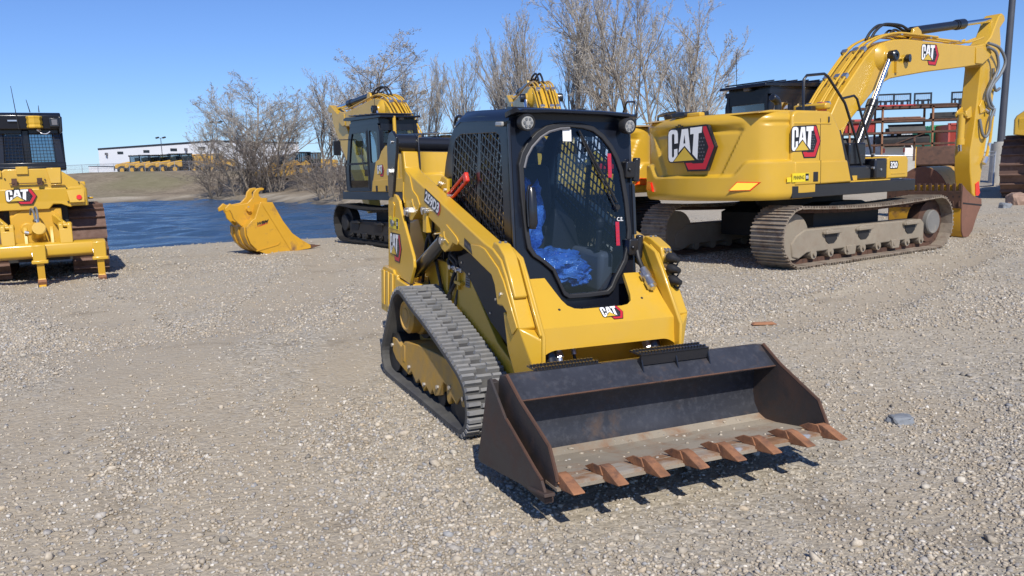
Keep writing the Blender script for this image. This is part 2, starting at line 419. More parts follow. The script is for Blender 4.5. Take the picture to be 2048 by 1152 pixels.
LANES = [([(-5.5, 22), (-3.6, 15), (-3.0, 10), (-3.1, 6), (-3.6, 2)], .55), ([(-3.6, 22), (-1.9, 14), (-1.45, 9), (-1.5, 5.6), (-1.9, 2)], .42), ([(-9, 15), (-5.5, 10.5), (-3.6, 7.6), (-1.6, 4.8), (-.4, 2)], .6), ([(13, 25), (8.2, 14.2), (4.6, 9.9), (2.6, 8.3)], .45), ([(-12, 12), (-6, 7.4), (-3, 4.4), (-1.5, 2)], .6)]
def lane(x, y):
    m = np.zeros(np.shape(x)); e = np.zeros(np.shape(x)); wob = fbm(x, y, .8, 3, 1) * .22
    for pts, hw in LANES:
        d = np.full(np.shape(x), 1e9)
        for (ax, ay), (bx, by) in zip(pts[:-1], pts[1:]):
            ex, ey = bx - ax, by - ay; t = np.clip(((x - ax) * ex + (y - ay) * ey) / (ex * ex + ey * ey), 0, 1)
            d = np.minimum(d, np.hypot(x - ax - t * ex, y - ay - t * ey))
        d = d + wob; m = np.maximum(m, 1 - sst(hw * .55, hw * 1.15, d)); e = np.maximum(e, np.exp(-((d - hw * 1.15) / .16) ** 2))
    return m, e * (1 - m)
def terrain(x, y):
    x = np.asarray(x, float); y = np.asarray(y, float)
    dx, dy = x - LX, y - LY
    s = dx * math.cos(LYAW) + dy * math.sin(LYAW); f = dx * math.sin(LYAW) - dy * math.cos(LYAW)
    w = 1 - sst(1.6, 5.6, np.hypot(dx, dy))
    z = w * (LZ0 + LTR * s + LTP * f)
    z = z + .17 * np.exp(-((x + 1.8) ** 2 + (y - 18.4) ** 2) / 14) + .19 * np.exp(-((x - 1.6) ** 2 + (y - 18.6) ** 2) / 9) * .8 + .03 * np.exp(-((x - 5.2) ** 2 + (y - 14.7) ** 2) / 10)
    sd = pond_sd(x, y)
    near = np.where(sd < 0, WATER_Z - 1.2 * sst(0, 6, -sd), WATER_Z + (z - WATER_Z) * sst(0, 1.7, sd))
    hb = 2.75 + (1.25 - 2.75) * sst(-2, 14, x)
    bank = hb * sst(1.0, 25, sd) * sst(28, 62, y) + 1.5 * sst(112, 190, y) * (1 - sst(-2, 20, x))
    z2 = near + bank
    z2 = z2 + fbm(x, y, .9, 3) * .010 * (1 - w * .8) + fbm(x, y, .12, 4, 3) * .22 * sst(3, 20, sd) * sst(40, 60, y)
    lm, le = lane(x, y); ok = (1 - sst(14, 24, y)) * (1 - .75 * w)
    z2 = z2 + ok * (-.016 * lm + .026 * le + fbm(x, y, 2.3, 2, 6) * .008)
    z2 = z2 + .7 * np.exp(-((x + 62) ** 2 / 400 + (y - 128) ** 2 / 160))
    return z2
def tz(x, y): return float(terrain(np.array([x]), np.array([y]))[0])

def ground_hit(px, py):
    d = ray(px, py); o = Vector((0, 0, CAM_H)); t = 1.0
    while t < 200:
        p = o + d * t
        if p.z <= tz(p.x, p.y): return p
        t += .02
    return o + d * t
def axis(lo, hi, nlo, nhi, fine, mid):
    a = np.concatenate([np.arange(nlo, nhi, fine), np.arange(nhi, hi, mid), np.arange(lo, nlo, mid), hi + (np.geomspace(1, 5000, 16)), lo - (np.geomspace(1, 5000, 16))])
    return np.unique(np.round(a, 4))
gx = np.unique(np.round(np.concatenate([axis(-150, 150, -16, 16, .32, 2.2), np.arange(-9, 9, .13)]), 3)); gy = np.unique(np.round(np.concatenate([axis(-6, 240, 0, 30, .32, 2.0), np.arange(2.4, 13, .13)]), 3))
X, Y = np.meshgrid(gx, gy); Zt = terrain(X, Y)
me = bpy.data.meshes.new('ground')
nx, ny = len(gx), len(gy)
vco = np.stack([X, Y, Zt], -1).reshape(-1, 3)
idx = np.arange(nx * ny).reshape(ny, nx)
q = np.stack([idx[:-1, :-1], idx[:-1, 1:], idx[1:, 1:], idx[1:, :-1]], -1).reshape(-1, 4)
me.vertices.add(len(vco)); me.vertices.foreach_set('co', vco.ravel())
me.loops.add(q.size); me.loops.foreach_set('vertex_index', q.ravel().astype(np.int32))
me.polygons.add(len(q)); me.polygons.foreach_set('loop_start', np.arange(0, q.size, 4, dtype=np.int32)); me.polygons.foreach_set('loop_total', np.full(len(q), 4, np.int32))
me.polygons.foreach_set('use_smooth', np.ones(len(q), bool))
sd = pond_sd(X, Y)
bankm = sst(.6, 3.2, sd + fbm(X, Y, .4, 3, 2) * 1.2) * sst(30, 52, Y) * (1 - sst(9, 16, X))
greenm = .7 * np.clip(sst(.1, 1.0, fbm(X, Y, .13, 3, 5)), 0, 1) * bankm * (1 - sst(-30, -14, X))
wetm = (1 - sst(.0, .9, sd)) * 1.0
ca = me.attributes.new('zone', 'FLOAT_COLOR', 'POINT')
cc = np.stack([bankm, greenm, wetm, np.ones_like(bankm)], -1).reshape(-1)
ca.data.foreach_set('color', cc.astype(np.float32))
lm_, le_ = lane(X, Y); la = me.attributes.new('lane', 'FLOAT', 'POINT'); la.data.foreach_set('value', (lm_ * (1 - sst(16, 26, Y))).reshape(-1).astype(np.float32)); me.update(); me.validate()
ground = bpy.data.objects.new('ground', me); COL.objects.link(ground); tag(ground, kind='structure')

def ground_mat():
    m, nt, ns, lk, b = _nt('gravel_and_bank')
    co = _coord(ns)
    at = ns.new('ShaderNodeAttribute'); at.attribute_name = 'zone'
    sp = ns.new('ShaderNodeSeparateColor'); lk.new(at.outputs['Color'], sp.inputs[0])
    def vor(scale, out='Color', feat='F1'):
        v = ns.new('ShaderNodeTexVoronoi'); v.inputs['Scale'].default_value = scale; v.feature = feat; lk.new(co, v.inputs['Vector']); return v
    def cellcol(v):
        s = ns.new('ShaderNodeSeparateColor'); lk.new(v.outputs['Color'], s.inputs[0])
        r = ns.new('ShaderNodeValToRGB'); r.color_ramp.interpolation = 'LINEAR'
        e = r.color_ramp.elements; e[0].position = 0; e[0].color = (.24, .21, .17, 1); e[1].position = 1; e[1].color = (.74, .68, .58, 1)
        for p, c in ((.3, (.40, .355, .285, 1)), (.55, (.47, .42, .34, 1)), (.7, (.37, .355, .335, 1)), (.85, (.56, .50, .41, 1))):
            k = e.new(p); k.color = c
        lk.new(s.outputs[0], r.inputs[0]); return r.outputs[0]
    vA, vB, vC = vor(26), vor(58), vor(11)
    gr = _mix(ns, lk, _ramp(ns, lk, _noise(ns, lk, 9, 5, .6, co), .42, .58), cellcol(vA), cellcol(vB))
    dirtc = _mix(ns, lk, _noise(ns, lk, 30, 8, .7, co), (.38, .32, .24), (.50, .43, .335))
    patch = _ramp(ns, lk, _noise(ns, lk, .55, 7, .62, co, .4), .47, .60)
    la = ns.new('ShaderNodeAttribute'); la.attribute_name = 'lane'
    lx = ns.new('ShaderNodeMath'); lx.operation = 'MAXIMUM'; lk.new(patch, lx.inputs[0]); lk.new(la.outputs['Fac'], lx.inputs[1])
    ln = ns.new('ShaderNodeMath'); ln.operation = 'MULTIPLY'; lk.new(lx.outputs[0], ln.inputs[0]); lk.new(_ramp(ns, lk, _noise(ns, lk, 5, 8, .7, co), .25, .55), ln.inputs[1])
    sc2 = ns.new('ShaderNodeMath'); sc2.operation = 'MULTIPLY'; sc2.inputs[1].default_value = .88; lk.new(ln.outputs[0], sc2.inputs[0])
    lot = _mix(ns, lk, sc2.outputs[0], gr, dirtc)
    big = _ramp(ns, lk, _noise(ns, lk, .30, 6, .65, co), .42, .58)
    lot = _mix(ns, lk, big, lot, _mix(ns, lk, .5, lot, (.50, .435, .34)))
    dk = _ramp(ns, lk, _noise(ns, lk, .8, 6, .65, co, .8), .58, .72)
    sc3 = ns.new('ShaderNodeMath'); sc3.operation = 'MULTIPLY'; sc3.inputs[1].default_value = .7; lk.new(dk, sc3.inputs[0])
    lot = _mix(ns, lk, sc3.outputs[0], lot, (.22, .18, .135))
    tan = _mix(ns, lk, _ramp(ns, lk, _noise(ns, lk, .35, 9, .72, co, .5), .35, .68), (.20, .16, .115), (.36, .30, .225))
    tan = _mix(ns, lk, _ramp(ns, lk, _noise(ns, lk, 2.2, 6, .7, co), .52, .72), tan, (.12, .095, .07))
    tan = _mix(ns, lk, sp.outputs[1], tan, _mix(ns, lk, _noise(ns, lk, 1.2, 6, .7, co), (.17, .17, .085), (.27, .245, .15)))
    c = _mix(ns, lk, sp.outputs[0], lot, tan)
    c = _mix(ns, lk, sp.outputs[2], c, (.115, .095, .075))
    c = _mix(ns, lk, 1.0, c, (.86, .85, .82), 'MULTIPLY'); lk.new(c, b.inputs['Base Color']); b.inputs['Roughness'].default_value = .92; b.inputs['Specular IOR Level'].default_value = .2
    # relief: pebbles of two sizes plus soil grain
    def hgt(v, k):
        s = ns.new('ShaderNodeMath'); s.operation = 'MULTIPLY'; s.inputs[1].default_value = -k; lk.new(v.outputs['Distance'], s.inputs[0]); return s.outputs[0]
    def add(a, b_):
        s = ns.new('ShaderNodeMath'); s.operation = 'ADD'; lk.new(a, s.inputs[0]); lk.new(b_, s.inputs[1]); return s.outputs[0]
    nz = ns.new('ShaderNodeMath'); nz.operation = 'MULTIPLY'; nz.inputs[1].default_value = .9; lk.new(_noise(ns, lk, 14, 9, .7, co), nz.inputs[0])
    h = add(add(hgt(vA, .6), hgt(vB, .35)), nz.outputs[0])
    bp = ns.new('ShaderNodeBump'); bp.inputs['Strength'].default_value = .6; bp.inputs['Distance'].default_value = .02
    lk.new(h, bp.inputs['Height']); lk.new(bp.outputs[0], b.inputs['Normal'])
    return m
me.materials.append(ground_mat())

# ------------------------------------------------------------------ pond
def water_mat():
    m, nt, ns, lk, b = _nt('pond_water')
    co = _coord(ns)
    mp = ns.new('ShaderNodeMapping'); mp.inputs['Scale'].default_value = (.55, 1.5, 1); mp.inputs['Rotation'].default_value = (0, 0, rad(12)); lk.new(co, mp.inputs[0])
    b.inputs['Base Color'].default_value = (.038, .075, .135, 1); b.inputs['Roughness'].default_value = .14; b.inputs['IOR'].default_value = 1.33
    n1 = _noise(ns, lk, 1.1, 6, .6, mp.outputs[0], .4); n2 = _noise(ns, lk, .45, 3, .5, mp.outputs[0])
    a = ns.new('ShaderNodeMath'); a.operation = 'MULTIPLY_ADD'; a.inputs[1].default_value = 1.2; lk.new(n2, a.inputs[0]); lk.new(n1, a.inputs[2])
    bp = ns.new('ShaderNodeBump'); bp.inputs['Strength'].default_value = 1.0; bp.inputs['Distance'].default_value = .25
    lk.new(a.outputs[0], bp.inputs['Height']); lk.new(bp.outputs[0], b.inputs['Normal'])
    return m
wx = np.arange(-112, 3, .42); wy = np.concatenate([np.arange(19, 60, .30), np.arange(60, 110, .6)])
XW, YW = np.meshgrid(wx, wy); gw = np.random.default_rng(11); ZW = np.full(XW.shape, WATER_Z)
for k in range(26):
    lam = gw.uniform(1.0, 4.2); th = rad(gw.normal(78, 24)); ph = gw.uniform(0, 6.28); am = .0085 * lam ** .8
    ZW += am * np.sin(6.283 / lam * (XW * math.cos(th) + YW * math.sin(th)) + ph + .6 * np.sin(.11 * XW + .07 * YW + k))
SW = pond_sd(XW, YW); iw = np.arange(XW.size).reshape(XW.shape)
qw = np.stack([iw[:-1, :-1], iw[:-1, 1:], iw[1:, 1:], iw[1:, :-1]], -1).reshape(-1, 4); qw = qw[(SW[:-1, :-1] < 1.4).reshape(-1)]
us, inv = np.unique(qw, return_inverse=True); VW = np.stack([XW, YW, ZW], -1).reshape(-1, 3)[us]; qw = inv.reshape(-1, 4)
mw = bpy.data.meshes.new('water'); mw.vertices.add(len(VW)); mw.vertices.foreach_set('co', VW.ravel())
mw.loops.add(qw.size); mw.loops.foreach_set('vertex_index', qw.ravel().astype(np.int32)); mw.polygons.add(len(qw))
mw.polygons.foreach_set('loop_start', np.arange(0, qw.size, 4, dtype=np.int32)); mw.polygons.foreach_set('loop_total', np.full(len(qw), 4, np.int32)); mw.polygons.foreach_set('use_smooth', np.ones(len(qw), bool))
mw.materials.append(water_mat()); mw.update(); mw.validate(); wo = bpy.data.objects.new('water', mw); COL.objects.link(wo); tag(wo, kind='structure')

# ------------------------------------------------------------------ loose gravel (uncountable)
def rock_mat():
    m, nt, ns, lk, b = _nt('loose_stone')
    at = ns.new('ShaderNodeAttribute'); at.attribute_name = 'tint'
    co = _coord(ns)
    c = _mix(ns, lk, _ramp(ns, lk, _noise(ns, lk, 90, 4, .6, co), .3, .7), (.82, .82, .82), (1.1, 1.1, 1.1))
    lk.new(_mix(ns, lk, 1.0, at.outputs['Color'], c, 'MULTIPLY'), b.inputs['Base Color']); b.inputs['Roughness'].default_value = .85
    return m
M['rock'] = rock_mat()
def rocks(name, px, py, pz, size, flat=(.45, .85), seed=3):
    g = np.random.default_rng(seed); n = len(px)
    t = (1 + 5 ** .5) / 2
    ico = np.array([(-1, t, 0), (1, t, 0), (-1, -t, 0), (1, -t, 0), (0, -1, t), (0, 1, t), (0, -1, -t), (0, 1, -t), (t, 0, -1), (t, 0, 1), (-t, 0, -1), (-t, 0, 1)]) / 1.9
    fc = np.array([(0, 11, 5), (0, 5, 1), (0, 1, 7), (0, 7, 10), (0, 10, 11), (1, 5, 9), (5, 11, 4), (11, 10, 2), (10, 7, 6), (7, 1, 8), (3, 9, 4), (3, 4, 2), (3, 2, 6), (3, 6, 8), (3, 8, 9), (4, 9, 5), (2, 4, 11), (6, 2, 10), (8, 6, 7), (9, 8, 1)])
    v = ico[None] * (1 + g.uniform(-.34, .30, (n, 12, 1))) + g.uniform(-.17, .17, (n, 12, 3))
    sc = np.stack([size * g.uniform(.8, 1.35, n), size * g.uniform(.65, 1.0, n), size * g.uniform(flat[0], flat[1], n)], -1)
    v = v * sc[:, None, :]
    a = g.uniform(0, 6.283, n); ca_, sa = np.cos(a), np.sin(a); tl = g.normal(0, .25, n)
    x, y, z = v[..., 0], v[..., 1], v[..., 2]
    z2 = z * np.cos(tl)[:, None] + x * np.sin(tl)[:, None]; x2 = x * np.cos(tl)[:, None] - z * np.sin(tl)[:, None]
    xx = x2 * ca_[:, None] - y * sa[:, None]; yy = x2 * sa[:, None] + y * ca_[:, None]
    V = np.stack([xx + px[:, None], yy + py[:, None], z2 + (pz + sc[:, 2] * g.uniform(.15, .6, n))[:, None]], -1).reshape(-1, 3)
    Fq = (fc[None] + (np.arange(n) * 12)[:, None, None]).reshape(-1, 3)
    me = bpy.data.meshes.new(name)
    me.vertices.add(len(V)); me.vertices.foreach_set('co', V.ravel())
    me.loops.add(Fq.size); me.loops.foreach_set('vertex_index', Fq.ravel().astype(np.int32))
    me.polygons.add(len(Fq)); me.polygons.foreach_set('loop_start', np.arange(0, Fq.size, 3, dtype=np.int32)); me.polygons.foreach_set('loop_total', np.full(len(Fq), 3, np.int32))
    pal = np.array([(.50, .43, .335), (.57, .495, .39), (.44, .38, .30), (.40, .37, .335), (.47, .43, .375), (.62, .56, .46), (.33, .295, .245), (.52, .425, .305), (.70, .65, .57), (.36, .355, .35)])
    pr = np.array([.2, .17, .15, .11, .1, .09, .05, .06, .03, .04])
    ci = g.choice(len(pal), n, p=pr / pr.sum()); cl = pal[ci] * g.uniform(.66, 1.02, (n, 1))
    cl = np.concatenate([cl, np.ones((n, 1))], -1); cl = np.repeat(cl, 12, 0)
    at = me.attributes.new('tint', 'FLOAT_COLOR', 'POINT'); at.data.foreach_set('color', cl.astype(np.float32).ravel())
    me.materials.append(M['rock']); me.update(); me.validate()
    o = bpy.data.objects.new(name, me); COL.objects.link(o); return o
def scatter(n, y0, y1, pw, smin, smax, sp, seed):
    g = np.random.default_rng(seed)
    y = y0 + (y1 - y0) * g.random(n) ** pw
    hw = .70 * y + .5; x = g.uniform(-1, 1, n) * hw
    keep = g.random(n) < np.clip(.62 + .55 * fbm(x, y, 1.1, 4, 4), .22, 1) * (1 - .66 * lane(x, y)[0]) * (.50 + .50 * sst(-.5, .4, fbm(x, y, .45, 3, 2)))
    x, y = x[keep], y[keep]
    s = smin + (smax - smin) * g.random(len(x)) ** sp
    dx, dy = x - LX, y - LY
    return x, y, s
gxs, gys, gss = [], [], []
for a in ((185000, 2.7, 9.5, 1.45, .0042, .0150, 1.8, 1), (9000, 2.7, 13, 1.4, .012, .030, 3.2, 2), (125000, 8, 17, 1.2, .008, .021, 1.9, 3), (30000, 15, 26, 1.0, .011, .03, 2.2, 4)):
    x, y, s = scatter(*a); gxs.append(x); gys.append(y); gss.append(s)
x, y, s = map(np.concatenate, (gxs, gys, gss)); k = pond_sd(x, y) > 1.2; x, y, s = x[k], y[k], s[k]
gv = rocks('gravel', x, y, terrain(x, y), s); tag(gv, kind='stuff')

# ------------------------------------------------------------------ compact track loader
_lat = Vector((math.cos(LYAW), math.sin(LYAW), LTR)).normalized()
_fo = Vector((math.sin(LYAW), -math.cos(LYAW), LTP)); _fo = (_fo - _lat * _fo.dot(_lat)).normalized()
_up = _lat.cross(-_fo).normalized()
LD = empty('compact_track_loader')
LD.matrix_world = Matrix.Translation((LX, LY, LZ0)) @ Matrix((_lat, -_fo, _up)).transposed().to_4x4()
tag(LD, 'compact track loader with black cab, blue film on its seat and black toothed bucket', 'track loader')
S = lambda p: (p[0], -p[1], p[2])           # (lateral, forward, up) -> local
def mb(): return MB(S)

# --- rubber tracks
TP = [(-.695, 0), (0, 0), (.689, 0), (.83, .035), (.905, .11), (.918, .2), (.898, .29), (.864, .366), (.8, .42), (.676, .478), (.2, .632), (-.155, .722), (-.35, .782), (-.455, .785), (-.57, .72), (-.66, .6), (-.831, .305), (-.873, .2), (-.84, .08)]
path = [(p.x, p.y) for p in smoothpath([(a, b, 0) for a, b in TP], .0515, True)]
def pathn(path):
    n = len(path); out = []
    for i in range(n):
        t = Vector((path[(i + 1) % n][0] - path[i - 1][0], path[(i + 1) % n][1] - path[i - 1][1])).normalized()
        out.append((t, Vector((t.y, -t.x))))
    return out
PN = pathn(path)
for sg in (-1, 1):
    b = mb(); n = len(path); s0, s1 = .52 * sg, .84 * sg
    vs = []
    for (f, z), (t, nn) in zip(path, PN):
        o = Vector((f, z)) - nn * .024; i_ = Vector((f, z)) - nn * .060; o2 = o - nn * .004
        e = .010 * sg
        vs += [(s0, o2.x, o2.y), (s0 + e, o.x, o.y), (s1 - e, o.x, o.y), (s1, o2.x, o2.y), (s1, i_.x + nn.x * .006, i_.y + nn.y * .006), (s1 - 2 * e, i_.x, i_.y), (s0, i_.x, i_.y)]
    k = 7; fs = []; ms = []
    for i in range(n):
        i2 = (i + 1) % n
        for j in range(k):
            fs.append((i * k + j, i * k + (j + 1) % k, i2 * k + (j + 1) % k, i2 * k + j)); ms.append(1)
    for f_, m_ in zip(fs, ms): b.add([vs[q_] for q_ in f_], [(0, 1, 2, 3)], m_)
    rt = random.Random(5)
    for i in range(n):
        f, z = path[i]; t, nn = PN[i]
        W = .32; segs = [(0.0, .40), (.60, 1.0)] if i % 2 == 0 else [(0.0, .30), (.30, .66), (.66, 1.0)]
        for a0, a1 in segs:
            j = rt.uniform(-.004, .004) + (0.006 if (a0 < .5 and a1 < .5) else -.004)
            sa = sg * (.84 - a0 * W); sb = sg * (.84 - a1 * W)
            c = Vector((f, z)) + t * j
            hw, tw = .0150, .0108
            for_ = []
            for (sw, hh, w_) in ((0, -.026, hw), (0, 0.0, tw)):
                for ss in (sa, sb):
                    ins = .006 * (1 if hh == 0.0 else 0)
                    sx = ss + (ins if ss == min(sa, sb) else -ins)
                    for d in (-1, 1):
                        p = c + nn * hh + t * (d * w_); for_.append((sx, p.x, p.y))
            b.add(for_, [(0, 1, 3, 2), (4, 6, 7, 5), (0, 4, 5, 1), (2, 3, 7, 6), (0, 2, 6, 4), (1, 5, 7, 3)], 0)
    tr = b.build('rubber_track', ['rubber', 'rubber_side'], LD, smooth=50)
    # track frame, rollers, idlers, final drive
    b = mb(); so_, si_ = .79 * sg, .57 * sg
    b.prism([(-.70, .33), (-.62, .335), (-.5, .30), (-.42, .36), (-.12, .405), (.25, .43), (.48, .44), (.62, .40), (.70, .33), (.76, .20), (.70, .185), (.66, .235), (.60, .17), (.52, .20), (.48, .135), (.44, .155), (.43, .255), (.37, .26), (.30, .145), (.22, .115), (.17, .15), (.13, .10), (.05, .135), (.0, .085), (-.1, .15), (-.16, .10), (-.26, .165), (-.33, .12), (-.52, .15), (-.62, .17), (-.70, .22)], si_, so_)
    b.box(*sorted((.795 * sg, .78 * sg)), -.45, -.40, .2, .33); b.box(*sorted((.50 * sg, .60 * sg)), -.6, .6, .2, .42)
    tf = b.build('track_frame', 'yellow_dusty', LD, bevel=.006)
    b = mb()
    for fx in (-.52, -.26, 0.0, .26, .5): b.cyl((.60 * sg, fx, .125), (.755 * sg, fx, .125), .075, n=18)
    b.build('roller', 'dark', tf)
    for fx, zz, rr in ((.70, .21, .155), (-.68, .21, .155)):
        b = mb(); b.cyl((.58 * sg, fx, zz), (.78 * sg, fx, zz), rr, n=24); b.build('idler', 'dark', tf)
    b = mb()
    for fx, zz in ((-.69, .27), (-.3, .19), (.02, .145), (.28, .20), (.5, .26), (.73, .25)): b.cyl((.785 * sg, fx, zz), (.805 * sg, fx, zz), .016, n=6)
    b.build('bolt', 'steel', tf)
    b = mb(); b.lathe((.57 * sg, -.40, .565), (sg, 0, 0), [(.15, 0), (.15, .11), (.135, .13), (.135, .2), (.11, .225), (.10, .225), (.095, .215), (.06, .215), (.055, .222), (0, .222)], 28)
    fd = b.build('final_drive', 'yellow_dusty', LD, smooth=30)
    b = mb(); b.lathe((.60 * sg, -.40, .565), (sg, 0, 0), [(.0, 0), (.185, 0), (.185, .04), (0, .04)], 28); b.build('sprocket', 'dark', LD)
# pebble stuck on tread is left to the gravel

# --- chassis
b = mb()
for sg in (-1, 1):
    b.prism([(-1.05, .30), (-1.05, .86), (-.5, .98), (.0, .98), (.12, .96), (.62, .57), (.93, .455), (1.02, .42), (1.02, .24), (.8, .22), (-.9, .22)], .455 * sg, .505 * sg)
b.box(-.455, .455, -1.0, 1.0, .24, .50); b.box(-.49, .49, .985, 1.012, .23, .74)
chassis = b.build('chassis', 'yellow', LD, bevel=.005)
for sg in (-1, 1):
    b = mb(); b.prism([(-.02, 1.06), (.30, 1.16), (.62, 1.02), (.80, .86), (.93, .60), (.86, .58), (.55, .70), (.2, .93), (0, 1.0)], .46 * sg, .525 * sg)
    b.build('side_panel', 'black_matt', LD, bevel=.004)
    b = mb()
    for fx, zz in ((.06, 1.03), (.30, 1.12), (.55, .76), (.68, .93), (.84, .70), (.20, .97)): b.cyl((.52 * sg, fx, zz), (.531 * sg, fx, zz), .008, n=8)
    b.build('bolt', 'steel', LD)
# fittings, small yellow brackets and hoses beside the tower
b = mb(); rr = random.Random(4)
for k_ in range(9):
    z0 = rr.uniform(.95, 1.35); f0_ = rr.uniform(-.75, -.1)
    P_ = [(-.50 + rr.uniform(-.05, .03), f0_ + rr.uniform(-.2, .2) * t_, z0 - .5 * t_ * t_ + rr.uniform(-.03, .03)) for t_ in (0, .3, .6, 1)]
    b.tube(smoothpath(P_, None), .013, 7)
b.build('hydraulic_hose', 'black_matt', LD)
b = mb(); b.box(-.53, -.505, -.22, -.19, .78, 1.02); b.box(-.53, -.505, -.02, .0, .82, .96); b.box(-.535, -.505, -.14, -.10, .90, .93); b.box(-.54, -.505, -.05, .06, .86, .885)
b.build('bracket', 'yellow', LD, bevel=.004)
b = mb(); b.box(-.532, -.506, -.19, .06, .955, .985); b.cyl((-.53, -.12, .97), (-.55, -.12, .97), .018); b.cyl((-.53, .0, .965), (-.55, .0, .965), .014); b.build('fitting', 'steel', LD)
d = Decal((-.507, .09, .86), (0, .075, 0), (0, 0, .16), (-1, 0, 0), S)
d.rect(0, .0, 1, .55, 1, 1); d.rect(0, .62, .7, 1, 1, 1)
for k_ in range(4): d.rect(.12, .08 + k_ * .11, .88, .13 + k_ * .11, 0, 2)
d.build('warning_sticker', ['decal_black', 'hose'], LD)

# --- tower, rear block, torque tube
for sg in (-1, 1):
    b = mb(); b.prism([(-1.13, .80), (-1.13, 1.385), (-1.10, 1.41), (-.98, 1.445), (-.93, 1.437), (-.86, 1.40), (-.84, 1.36), (-.76, 1.253), (-.53, .994), (-.515, .915), (-.60, .77)], .655 * sg, .68 * sg)
    b.prism([(-1.1, .75), (-1.1, 1.2), (-.9, 1.25), (-.7, 1.0), (-.62, .75)], .46 * sg, .50 * sg)
    tw = b.build('tower', 'yellow', LD, bevel=.006)
    b = mb(); o_ = .683 * sg
    b.add([], []); b.prism([(-1.005, 1.20), (-.985, 1.20), (-.965, 1.33), (-.95, 1.36), (-.985, 1.385), (-1.02, 1.36), (-1.0, 1.33)], .68 * sg, .69 * sg)
    b.build('latch_slot', 'yellow', tw, bevel=.003)
    b = mb(); b.lathe((.685 * sg, -1.0, 1.21), (sg, 0, 0), [(.0, -.01), (.03, -.01), (.03, .012), (0, .012)], 6); b.build('latch_bolt', 'hose', tw)
    if sg < 0:
        emblem(tw, (-.681, -1.075, .90), (0, .285, 0), (0, 0, .235), (-1, 0, 0), S)
        dealer_sticker(tw, (-.681, -1.095, 1.165), (0, .235, 0), (0, 0, .095), (-1, 0, 0), S)
    b = mb(); b.prism([(-1.27, .44), (-1.27, .78), (-1.20, .83), (-.96, .83), (-.93, .80), (-.86, .80), (-.86, .77), (-.62, .76), (-.62, .72), (-.95, .60), (-.95, .44)], .50 * sg, .70 * sg)
    for q_ in range(3): b.box(*sorted((.70 * sg, .715 * sg)), -1.22 + q_ * .11, -1.15 + q_ * .11, .50, .80)
    b.build('rear_block', 'yellow', LD, bevel=.012)
b = mb(); b.box(-.47, .47, -1.2, -.45, .5, 1.28); b.prism([(-1.22, 1.2), (-1.22, 1.42), (-.9, 1.52), (-.52, 1.55), (-.5, 1.2)], -.45, .45)
for q_ in range(9): b.box(-.40, .40, -1.24, -1.215, .62 + q_ * .07, .655 + q_ * .07)
b.build('engine_hood', 'black', LD, bevel=.02)
b = mb(); b.cyl((-.60, -1.0, 1.845), (.60, -1.0, 1.845), .058, n=24); b.cyl((-.665, -1.0, 1.845), (-.50, -1.0, 1.845), .078, n=24); b.cyl((.50, -1.0, 1.845), (.665, -1.0, 1.845), .078, n=24)
for sg in (-1, 1):
    b.prism([(-1.10, 1.42), (-1.13, 1.84), (-1.09, 1.925), (-1.0, 1.95), (-.90, 1.90), (-.90, 1.78), (-.95, 1.60), (-.99, 1.42)], .665 * sg, .69 * sg)
    b.prism([(-1.02, 1.55), (-1.04, 1.84), (-1.0, 1.93), (-.91, 1.90), (-.87, 1.70), (-.86, 1.60)], .49 * sg, .505 * sg)
tt = b.build('torque_tube', 'black', LD, bevel=.006, smooth=30)
b = mb(); b.cyl((-.69, -1.03, 1.62), (-.715, -1.03, 1.62), .03, n=6); b.cyl((-.69, -1.0, 1.86), (-.70, -1.0, 1.86), .012); b.build('bolt', 'steel', tt)

